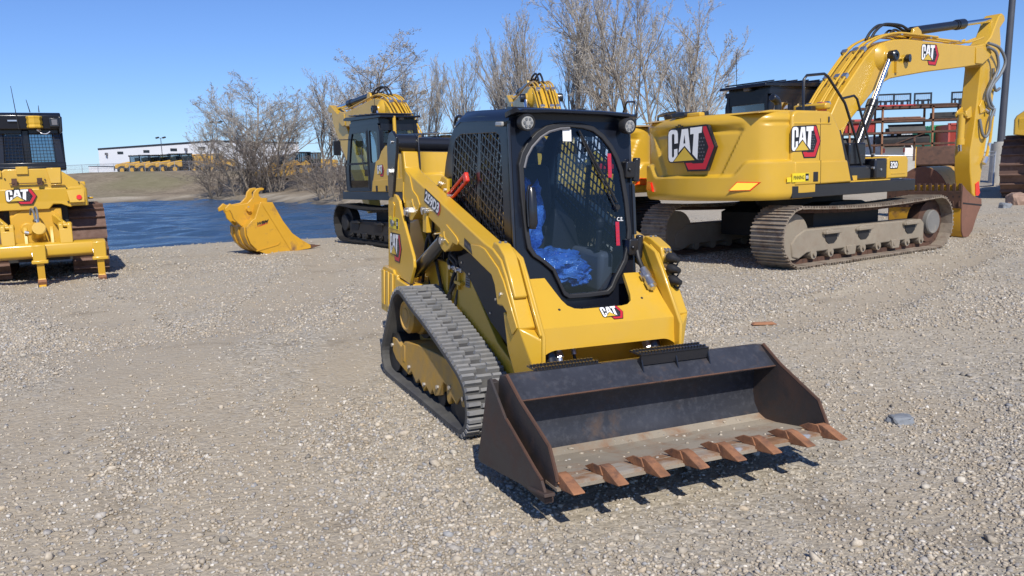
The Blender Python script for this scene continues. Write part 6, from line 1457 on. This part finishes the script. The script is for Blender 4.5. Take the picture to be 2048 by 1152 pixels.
for a in ((0, 428, 104, 212, .3, 'thin bare tree nearest the white building, leaning over the bank', .9), (4, 508, 100, 132, 1.2, 'broad dense bare tree on the bank in front of the white building', 1.12),
          (1, 575, 98, 160, 2.2, 'round bare tree beside the broad dense one on the far bank', 1.1), (3, 668, 90, 138, 4.0, 'slender multi stemmed bare tree leaning over the pond bank', .95),
          (4, 775, 78, 60, 5.1, 'tall spreading bare tree rising behind the excavator by the pond', 1.15), (2, 866, 74, 106, .7, 'upright bare tree beside the twin headed lamp above the loader arm', .85),
          (3, 946, 70, 104, 2.6, 'narrow feathery bare tree left of the loader cab roof', .9), (2, 1012, 64, 48, 3.3, 'slim bare poplar rising just left of the loader cab', .8), (3, 1082, 64, 8, 1.9, 'tall slim bare poplar rising directly above the loader cab', .8),
          (2, 1158, 56, -45, .2, 'very tall upright bare tree rising above the rear loader lamp', .95), (3, 1205, 60, -60, 5.6, 'forked tall bare tree in the densest part of the row', .9), (1, 1268, 55, -70, 4.4, 'tall bare tree with crossing limbs behind the excavator counterweight', .9),
          (0, 1318, 56, -75, 3.0, 'tall dark trunked bare tree left of the leaning one', .95), (5, 1372, 54, -30, 0.0, 'tall bare tree leaning right above the muddy excavator', .95),
          (1, 542, 106, 160, 3.9, 'bare tree filling the gap behind the broad dense one and the round one', 1.0), (3, 735, 86, 150, 1.0, 'small bare tree left of the tall spreading one by the pond excavator', 1.0), (0, 822, 80, 118, 2.2, 'bare tree close behind the right side of the tall spreading one', 1.0), (3, 1045, 68, 60, .4, 'wispy bare tree between the two slim poplars above the loader cab', .9),
          (3, 1408, 60, 60, 1.1, 'rightmost bare tree of the row, low and wispy beside the excavator cab', 1.0)):
    plant('bare_tree', PROTO[a[0]], a[1], a[2], a[3], a[4], a[5], 'tree', G1, a[6])
for px_, dp, yt, rz, lb in ((440, 103, 300, .2, 'low bare bush at the foot of the thin tree on the bank'), (490, 99, 262, 1.4, 'dense dark bare bush under the broad bank tree'), (525, 97, 240, 2.9, 'tallest dark bare bush in the thicket on the bank'), (560, 96, 285, 4.0, 'dark bare bush at the right end of the bank thicket'),
                            (655, 74, 300, 5.0, 'grey bare bush overhanging the pond left of the excavator'), (690, 69, 290, .9, 'tangled bare bush against the excavator arm by the pond'), (612, 92, 322, 2.0, 'small bare bush between thicket and excavator on the bank')):
    plant('bare_bush', BUSH, px_, dp, yt, rz, lb, 'bush', 'bare bushes on the far bank', 1.05, ('stem', 'twigs'), 4.0)

# ------------------------------------------------------------------ white building beyond the pond
M['cladding'] = mat('white_metal_cladding', (.82, .83, .85), .5, var=.03, vscale=.05)
M['trim_dark'] = mat('dark_roof_trim', (.03, .033, .04), .5)
M['win_dark'] = mat('dark_window', (.02, .022, .026), .2)
cA = at_y(201, 345, 212); cB = at_y(432, 345, 190); cC = at_y(601, 345, 214)
zb = tz(cB.x, 190) - 1.0; ztop = at_y(432, 281, 190).z
BD = empty('white_building', (cB.x, cB.y, zb))
lo = lambda v, z: Vector((v.x - cB.x, v.y - cB.y, z)); H_ = ztop - zb
pA, pB, pC = lo(cA, 0), lo(cB, 0), lo(cC, 0); pD = pA + pC
ring_ = [pA, pB, pC, pD]
b = MB(); b.loft([[(p.x, p.y, 0) for p in ring_], [(p.x, p.y, H_) for p in ring_]]); b.build('wall', 'cladding', BD)
b = MB(); cen = (pA + pB + pC + pD) / 4
b.loft([[tuple((p - cen) * 1.004 + cen + Vector((0, 0, H_ - .35))) for p in ring_], [tuple((p - cen) * 1.004 + cen + Vector((0, 0, H_ + .1))) for p in ring_]]); b.build('roof_trim', 'trim_dark', BD)
dAB = (pB - pA).normalized(); nAB = Vector((dAB.y, -dAB.x, 0)); 
dBC = (pC - pB).normalized(); nBC = Vector((dBC.y, -dBC.x, 0))
def wallpt(px, py):
    r_ = ray(px, py); n_ = nAB; q0 = Vector((cB.x, cB.y, 0)); o_ = Vector((0, 0, CAM_H))
    t = (q0 - o_).dot(n_) / r_.dot(n_); return o_ + r_ * t - Vector((cB.x, cB.y, zb))
for px0, px1, py in ((235, 246.5, 305.7), (287, 299, 302.8), (341, 354, 299.5), (397, 410.5, 296.5)):
    a, c = wallpt(px0, py), wallpt(px1, py); m_ = (a + c) / 2
    b = MB(); b.obox(m_, (c - a) / 2, nAB * .06, Vector((0, 0, .32))); b.build('window', 'win_dark', BD)
for px0, py in ((215, 308), (374, 299)):
    m_ = wallpt(px0, py); b = MB(); b.obox(m_ + nAB * .3, dAB * .25, nAB * .3, Vector((0, 0, .30))); b.obox(m_ + nAB * .1 - Vector((0, 0, .6)), dAB * .1, nAB * .1, Vector((0, 0, .4))); b.build('wall_lamp', 'grey', BD)
a, c = wallpt(207, 338), wallpt(285, 340); m_ = (a + c) / 2
b = MB(); b.obox(m_ + nAB * 2 - Vector((0, 0, .6)), (c - a) / 2, nAB * 2, Vector((0, 0, 1.3))); an = b.build('annex', 'cladding', BD)
b = MB(); b.obox(m_ + nAB * 2 + Vector((0, 0, .75)), (c - a) / 2 * 1.01, nAB * 2.05, Vector((0, 0, .06))); b.build('annex_roof', 'trim_dark', an)
tag(BD, 'long white metal clad building with dark roof trim beyond the pond', 'building')

# ------------------------------------------------------------------ lamp poles
M['pole'] = mat('grey_steel_pole', (.085, .09, .105), .5, .3)
M['concrete'] = mat('concrete', (.42, .40, .36), .9, var=.15, vscale=3, dirt=(.28, .26, .22), bump=.2, bscale=30)
def lamp_pole(px, ytop, depth, label, heads=2, r=.09, base=False, h=None, lean=0.0):
    x = (px - 1024) / FPX * depth; z0 = tz(x, depth); hh = h if h else at_y(px, ytop, depth).z - z0
    o = empty('lamp_pole', (x, depth, z0)); o.rotation_euler = (0, lean, 0)
    b = MB(); b.tube([(0, 0, 0), (0, 0, hh)], [r, r * .75], 12); b.build('pole', 'pole', o)
    if base:
        b = MB(); b.tube([(0, 0, -.2), (0, 0, 1.9)], .42, 20); b.cyl((0, 0, 1.9), (0, 0, 1.98), .30); b.build('concrete_base', 'concrete', o, smooth=40)
    else:
        for sx in (-1, 1):
            b = MB(); b.tube([(0, 0, hh - .1), (sx * .45, 0, hh)], .04, 6); b.obox((sx * .72, 0, hh + .05), (.33, 0, .08), (0, .22, 0), (-.05, 0, .14)); b.build('lamp_head', 'black_matt', o)
    tag(o, label, 'lamp pole', None if base else 'twin headed yard lamps'); return o
lamp_pole(344, 275, 178, 'twin headed lamp pole in front of the white building wall')
lamp_pole(455, 244, 142, 'taller twin headed lamp pole standing between the thin and the broad bank tree')
lamp_pole(850, 186, 88, 'twin headed lamp pole among bare trees above the loader arm')
lamp_pole(1996, 0, 40, 'tall bare steel pole on a round concrete base at the right side', base=True, r=.17, h=15.0, lean=.03)

# ------------------------------------------------------------------ far fence (posts and rails)
def fence(pts, label, h=1.6, step=3.0, wire=True):
    o = empty('chain_link_fence', (0, 0, 0)); P_ = smoothpath([(x, y, 0) for x, y in pts], step)
    P_ = [Vector((p.x, p.y, tz(p.x, p.y))) for p in P_]
    b = MB(); b.tube([p + Vector((0, 0, h)) for p in P_], .035, 5); b.tube([p + Vector((0, 0, .1)) for p in P_], .02, 4); b.tube([p + Vector((0, 0, h * .55)) for p in P_], .012, 4); b.build('rail', 'galv', o)
    b = MB()
    for p in P_: b.cyl(p, p + Vector((0, 0, h + .05)), .04, n=6)
    b.build('post_line', 'galv', o)
    b = MB()
    for i in range(len(P_) - 1):
        n_ = 22
        for k in range(n_):
            a = P_[i].lerp(P_[i + 1], k / n_); c = P_[i].lerp(P_[i + 1], (k + 6) / n_) 
            b.tube([a + Vector((0, 0, .1)), c + Vector((0, 0, h))], .005, 3, cap=False); b.tube([c + Vector((0, 0, .1)), a + Vector((0, 0, h))], .005, 3, cap=False)
    b.build('wire_mesh', 'galv', o); tag(o, label, 'fence'); return o
fence([(-78, 140), (-58, 136), (-40, 128), (-28, 118), (-18, 106)], 'long chain link fence along the top of the far bank')

# ------------------------------------------------------------------ machines parked in a row beyond the pond
def hauler(px, depth, rz, label, proto=[None]):
    x = (px - 1024) / FPX * depth
    if proto[0] is None:
        o = empty('articulated_hauler')
        b = MB(); b.prism([(1.0, 1.1), (1.0, 2.35), (3.0, 2.0), (3.5, 1.8), (3.6, 1.1)], -1.1, 1.1); b.build('hood', 'yellow_far', o, bevel=.15)
        b = MB(); b.box(-1.1, 1.1, 3.55, 3.7, .8, 1.4); b.build('bumper', 'black_matt', o)
        b = MB(); b.box(-1.0, 1.0, -.7, 1.0, 1.5, 2.2); b.box(-1.05, 1.05, -.8, 1.2, 3.25, 3.45)
        for sx in (-.95, .95):
            for f_ in (-.65, .95): b.box(sx - .06, sx + .06, f_ - .06, f_ + .06, 2.2, 3.3)
        b.box(-.9, .9, -.6, .2, 2.2, 3.0); b.build('cab', 'navy', o, bevel=.05)
        b = MB(); b.box(-.98, .98, -.62, .98, 2.22, 3.24); b.build('cab_window', 'glass_dark', o)
        b = MB(); b.prism([(-6.2, 2.9), (-5.2, 1.3), (-1.2, 1.2), (-.9, 2.9), (-1.6, 3.0), (-5.5, 3.0)], -1.4, 1.4); b.build('dump_body', 'yellow_far', o, bevel=.08)
        b = MB(); b.box(-.4, .4, -5.5, 3.2, .8, 1.2); b.build('frame', 'dark', o)
        for f_ in (2.4, -2.3, -4.1):
            for sx in (-1.15, 1.15):
                b = MB(); b.lathe((sx - .3, f_, .8), (1, 0, 0), [(.3, 0), (.75, .0), (.8, .1), (.8, .5), (.75, .6), (.3, .6)], 20); wh = b.build('wheel', 'black_matt', o)
                b = MB(); b.cyl((sx - .31, f_, .8), (sx + .31, f_, .8), .38); b.build('hub', 'yellow_far', wh)
        proto[0] = o
    else: o = copy_tree(proto[0])
    o.location = (x, depth, tz(x, depth) - .05); o.rotation_euler = (0, 0, rz)
    tag(o, label, 'dump truck', 'articulated dump trucks parked in a row'); return o
for i, (px_, lb) in enumerate(((291, 'leftmost yellow articulated dump truck of the distant row'), (310, 'second yellow articulated dump truck from the left of the distant row'), (330, 'third articulated dump truck from the left, dark grille towards the pond'), (349, 'fourth articulated dump truck from the left, below the first lamp pole'), (369, 'fifth articulated dump truck from the left in the distant row'), (391, 'right end articulated dump truck of the distant row, beside the graders'))):
    hauler(px_, 150 - i * 1.2, rad(115 + i * 2), lb)
def loader_far(px, depth, rz, label, cab='yellow_far', sc=1.0):
    x = (px - 1024) / FPX * depth; o = empty('wheel_loader', (x, depth, tz(x, depth) - .05), rz); o.scale = (sc,) * 3
    b = MB(); b.prism([(-3.2, 1.0), (-3.2, 2.2), (-.6, 2.4), (-.5, 1.0)], -.9, .9); b.build('engine_body', 'yellow_far', o, bevel=.1)
    b = MB(); b.box(-.8, .8, -.6, 1.0, 1.3, 2.0); b.box(-.85, .85, -.7, 1.1, 3.2, 3.35)
    for sx in (-.75, .75):
        for f_ in (-.6, .2, .95): b.box(sx - .06, sx + .06, f_ - .06, f_ + .06, 2.0, 3.2)
    b.build('cab', cab, o, bevel=.04)
    b = MB(); b.box(-.72, .72, -.55, .9, 2.0, 3.18); b.build('cab_window', 'glass_dark', o)
    b = MB(); b.prism([(1.0, 1.0), (1.0, 1.7), (1.6, 2.2), (3.8, .9), (3.7, .7), (1.6, 1.6), (1.6, 1.0)], -.5, .5); b.build('lift_arm', 'yellow_far', o)
    b = MB(); b.prism([(3.6, .15), (3.5, 1.0), (3.7, 1.2), (4.4, .2), (4.6, .1)], -1.4, 1.4); b.build('bucket', 'yellow_far', o)
    for f_ in (1.5, -1.7):
        for sx in (-1.0, 1.0):
            b = MB(); b.lathe((sx - .27, f_, .75), (1, 0, 0), [(.3, 0), (.7, 0), (.75, .08), (.75, .46), (.7, .54), (.3, .54)], 20); wh = b.build('wheel', 'black_matt', o)
            b = MB(); b.cyl((sx - .28, f_, .75), (sx + .28, f_, .75), .36); b.build('hub', 'yellow_far', wh)
    tag(o, label, 'wheel loader', 'wheel loaders parked beyond the pond'); return o
loader_far(408, 146, rad(100), 'old all yellow loader with open framed cab beside the dump trucks'); loader_far(428, 146, rad(80), 'second old yellow loader, partly behind the thin bank tree'); loader_far(452, 146, rad(95), 'yellow loader hidden behind the bank thicket')
loader_far(576, 118, rad(150), 'yellow loader with dark cab just right of the round bank tree', 'navy', .95); loader_far(597, 118, rad(170), 'middle dark cabbed loader of the group right of the thicket', 'navy', .95); loader_far(622, 118, rad(140), 'dark cabbed loader with big yellow body near the excavator arm', 'navy', 1.0); loader_far(645, 118, rad(120), 'right end loader of the far group behind grey bushes', 'navy', .95)

# ------------------------------------------------------------------ storage rack with attachments, containers
RX = lambda px, d=58: (px - 1024) / FPX * d
rk_d = 58; rz0 = tz(RX(1800), rk_d)
RK = empty('storage_rack', (RX(1640), rk_d, rz0)); L_ = RX(1945) - RX(1640)
zl = lambda y: at_y(1800, y, rk_d).z - rz0
levels = [zl(y) for y in (213, 240, 263, 287)]
b = MB()
for px_ in (1640, 1699, 1763, 1862, 1930):
    for dy in (0, 1.2): b.box(RX(px_) - RX(1640) - .06, RX(px_) - RX(1640) + .06, dy - .06, dy + .06, 0, levels[0] + .05)
M['rack_post'] = mat('orange_brown_rack_steel', (.26, .12, .06), .7, var=.2, dirt=(.1, .06, .04))
M['rack_dark'] = mat('dark_attachment_steel', (.03, .028, .028), .6, var=.4, dirt=(.09, .05, .03), dscale=1.2)
b.build('upright', 'rack_post', RK)
for z in levels:
    b = MB(); b.box(-.1, L_ + .1, -.06, .02, z - .14, z); b.box(-.1, L_ + .1, 1.18, 1.26, z - .14, z); b.box(0, L_, 0, 1.2, z - .05, z - .01); b.build('shelf', 'rust_dark', RK)
b = MB(); b.cyl((RX(1790) - RX(1640), 0, levels[3]), (RX(1862) - RX(1640), 0, levels[2]), .03, n=6); b.build('brace', 'rust_dark', RK)
tag(RK, 'long steel storage rack loaded with dark attachments behind the excavator boom', 'rack')
def fork(px, label, proto=[None]):
    if proto[0] is None:
        o = empty('pallet_fork'); b = MB()
        for x in (-.55, .55): b.box(x - .05, x + .05, -.05, .05, 0, .95)
        for z in (.06, .42, .90): b.box(-.58, .58, -.05, .05, z - .06, z + .05)
        b.box(-.1, .1, -.04, .04, 0, .42); b.build('carriage', 'black', o)
        b = MB()
        for i in range(9): b.box(-.52 + i * .13 - .008, -.52 + i * .13 + .008, -.02, .02, .45, .88)
        for i in range(5): b.box(-.52, .52, -.02, .02, .48 + i * .09 - .008, .48 + i * .09 + .008)
        b.build('back_grid', 'steel', o)
        for x in (-.35, .35): b = MB(); b.prism([(-.05, 0), (-.05, .5), (-.1, .5), (-.1, .06), (-1.1, .03), (-1.1, 0)], x - .06, x + .06); b.build('tine', 'black', o)
        proto[0] = o
    else: o = copy_tree(proto[0])
    o.location = (RX(px), rk_d + .65, rz0 + levels[0]); o.rotation_euler = (0, 0, rad(-8)); tag(o, label, 'pallet fork', 'pallet forks on top of the rack'); return o
for px_, lb in ((1776, 'leftmost black pallet fork frame on top of the storage rack'), (1809, 'second black pallet fork frame from the left, close to the first'), (1850, 'third black pallet fork frame standing apart in the middle of the rack top'), (1924, 'pallet fork frame partly hidden behind the excavator stick')): fork(px_, lb)
rg = random.Random(12); nm = 0
LBL = {}
def attach(px, lv, kind, m, w, h, label):
    o = None; z = rz0 + levels[lv]; b = MB()
    if kind == 'blade': b.prism([(0, 0), (.12, h * .5), (.3, h), (.36, h), (.2, h * .5), (.1, 0)], -w / 2, w / 2); b.box(-w * .2, w * .2, .2, .6, h * .2, h * .7); b.box(-w * .5, -w * .42, .1, .7, 0, h * .5)
    elif kind == 'tines':
        for k in range(7): b.box(-w / 2, w / 2, .1 + k * .13, .2 + k * .13, .02 + .02 * (k % 3), .10 + .05 * (k % 2))
        b.box(-w / 2, w / 2 - .3, .2, .8, .12, h)
    elif kind == 'auger':
        b.cyl((-w / 2, .5, h * .5), (w / 2, .5, h * .5), .06)
        for k in range(10): x = -w / 2 + w * k / 9; b.cyl((x, .5, h * .5), (x + .04, .5, h * .5), h * .45, n=12)
    else:
        b.prism([(.05, 0), (.0, h * .6), (.25, h), (.9, h * .9), (1.0, .2), (.7, 0)], -w / 2, w / 2); b.box(-w * .45, -w * .35, .2, .5, h, h * 1.35); b.box(w * .2, w * .3, .2, .5, h, h * 1.3)
    o = b.build('rack_attachment', m, None, bevel=.02); o.location = (RX(px), rk_d + .08, z + .005); tag(o, label, 'attachment', 'attachments stored on the rack'); return o
M['red_old'] = mat('faded_red_paint', (.40, .035, .03), .55, var=.2, dirt=(.12, .03, .03), dscale=2)
attach(1720, 2, 'grab', 'red_old', 2.1, .95, 'bright red grapple on the rack behind the loader boom cylinder'); attach(1806, 1, 'tines', 'rust_red', 3.2, .22, 'bundle of rusty flat tines on the second shelf'); attach(1895, 1, 'tines', 'rack_dark', 1.9, .45, 'dark stack of tines on the second shelf behind the stick')
attach(1815, 2, 'blade', 'rack_dark', 2.6, .5, 'dark toothed blade on the third shelf'); attach(1780, 3, 'grab', 'rack_dark', 1.3, .55, 'dark coupler plate on the lowest shelf left of the big grapple'); attach(1828, 3, 'grab', 'rack_dark', 2.3, .6, 'big black grapple on the lowest shelf'); attach(1715, 3, 'blade', 'rack_dark', 1.8, .5, 'dark blade on the lowest shelf at the left'); attach(1680, 1, 'tines', 'rack_dark', 2.2, .3, 'dark tines at the left end of the second shelf'); attach(1870, 0, 'tines', 'rust_dark', 3.2, .12, 'flat rusty bars lying on the rack top beside the third fork'); attach(1795, 0, 'tines', 'red_old', 2.6, .10, 'flat red bars under the two left pallet forks')
def container(px, y0, d, w, h, m, label, sy=2.4):
    x = RX(px, d); z = tz(x, d); o = empty('shipping_container', (x, d, z)); zt = at_y(px, y0, d).z - z; n_ = 24
    pts_ = []
    for k in range(n_ * 2 + 1): pts_.append((-w / 2 + w * k / (2 * n_), (0 if (k // 2) % 2 else .05)))
    b = MB(); b.prism(pts_ + [(w / 2, sy), (-w / 2, sy)], .12, zt - .1, 'z'); b.build('corrugated_wall', m, o)
    b = MB()
    for sx in (-w / 2, w / 2): b.box(sx - .08, sx + .08, -.03, .1, 0, zt)
    b.box(-w / 2, w / 2, -.03, .1, 0, .14); b.box(-w / 2, w / 2, -.03, .1, zt - .14, zt); b.build('frame', m, o); tag(o, label, 'container', 'shipping containers behind the rack'); return o
M['c_green'] = mat('green_container_paint', (.05, .36, .16), .5, var=.08, vscale=.5); M['c_red'] = mat('red_container_paint', (.42, .07, .05), .5, var=.1, vscale=.5); M['c_white'] = mat('white_container_paint', (.50, .54, .58), .5, var=.06, vscale=.5)
container(1882, 250, 66, 1.75, 2.6, 'c_green', 'bright green shipping container end beyond the rack'); container(1862, 252, 70, 1.0, 2.6, 'c_green', 'green container half hidden behind the rack brace'); container(1908, 246, 64, 1.0, 2.6, 'c_red', 'red shipping container beside the green one'); container(1832, 262, 74, 3.2, 2.4, 'c_white', 'pale corrugated container left of the green ones'); container(1715, 280, 76, 5.6, 2.4, 'c_white', 'long pale container low behind the excavator cylinder')
def block(px, d, w, h, label, m='concrete'):
    x = RX(px, d); b = MB(); b.prism([(-w / 2, 0), (-w / 2, h - .08), (-w / 2 + .08, h), (w / 2 - .08, h), (w / 2, h - .08), (w / 2, 0)], -.4, .4, 'y'); o = b.build('concrete_block', m, None, bevel=.04); o.location = (x, d, tz(x, d) - .03); tag(o, label, 'concrete block'); return o
block(1832, 50, 1.5, .95, 'grey concrete block beneath the rack beside the blue tarpaulin')
b = MB(); v_, f_ = lump((0, 0, .35), (.75, .5, .42), 4, .3); b.add(v_, f_); M['tarp'] = mat('blue_tarpaulin', (.03, .07, .26), .5, var=.2, bump=.4, bscale=8); o = b.build('tarpaulin', 'tarp', None, smooth=60); o.location = (RX(1800, 52), 52, tz(RX(1800, 52), 52)); tag(o, 'blue tarpaulin heap left of the concrete block', 'tarpaulin')
def van(px, d, label, rz):
    x = RX(px, d); o = empty('white_van', (x, d, tz(x, d)), rz)
    b = MB(); b.prism([(-2.3, .35), (-2.3, 1.9), (-2.1, 2.05), (.9, 2.05), (1.5, 1.25), (2.3, 1.05), (2.4, .7), (2.4, .35)], -.9, .9); b.build('body', 'white', o, bevel=.08)
    b = MB(); b.add([(s * .905, f, z) for s in (-1, 1) for f, z in ((.1, 1.25), (.1, 1.85), (.8, 1.85), (1.25, 1.25))], [(0, 1, 2, 3), (4, 5, 6, 7)]); b.box(-.75, .75, -2.33, -2.29, 1.2, 1.85); b.build('window', 'win_dark', o)
    for f in (-1.5, 1.5):
        for s in (-.82, .82): b = MB(); b.lathe((s - .1, f, .35), (1, 0, 0), [(.1, 0), (.35, 0), (.35, .2), (.1, .2)], 16); b.build('wheel', 'black_matt', o)
    b = MB()
    for s in (-.8, .8): b.box(s - .06, s + .06, -2.34, -2.3, .8, 1.1)
    b.build('tail_light', 'lens_red', o); tag(o, label, 'van'); return o
van(1751, 62, 'white van seen from behind under the left part of the rack', rad(8)); van(1783, 66, 'white van beyond the rack, right of the other van', rad(-60))
# white rail and leaning gate frame
b = MB(); d_ = 44; p0, p1 = at_y(1700, 311, d_), at_y(1866, 312, d_)
b.cyl(p0, p1, .045, n=8)
for t in (.98, .5, .02): q_ = p0.lerp(p1, t); b.cyl((q_.x, q_.y, tz(q_.x, q_.y)), q_, .05, n=8)
o = b.build('pipe_railing', 'galv', None); tag(o, 'galvanised pipe railing behind the rusty buckets', 'railing')
GT = empty('gate_panel'); d_ = 36; c4 = [at_y(x, y, dd) for x, y, dd in ((1963, 305, d_), (1991, 303, d_ + .6), (1986, 371, d_ + .2), (1953, 374, d_ - .4))]
b = MB(); b.tube(c4, .04, 8, closed=True); b.tube([c4[0].lerp(c4[3], .12), c4[1].lerp(c4[2], .10)], .02, 6); b.build('frame', 'galv', GT)
b = MB()
for k in range(1, 14): b.tube([c4[0].lerp(c4[1], k / 14), c4[3].lerp(c4[2], k / 14)], .004, 3, cap=False)
for k in range(1, 24): b.tube([c4[0].lerp(c4[3], k / 24), c4[1].lerp(c4[2], k / 24)], .004, 3, cap=False)
b.build('wire_mesh', 'galv', GT); tag(GT, 'leaning galvanised gate panel with wire mesh beside the tall pole', 'gate')
M['wood'] = mat('weathered_red_board', (.36, .17, .09), .8, var=.2, bump=.2)
b = MB(); b.prism([(-.13, 0), (-.11, .022), (.10, .026), (.14, .004), (.13, 0)], -.035, .03, 'y'); o = b.build('wood_board', 'wood', None, bevel=.003); gp = ground_hit(1527, 651); o.location = (gp.x, gp.y, gp.z + .012); o.rotation_euler = (0, .03, .1); tag(o, 'small reddish wood board lying on gravel right of the loader', 'board')
# tan rubbish scrap flakes near the loader and dirt lumps
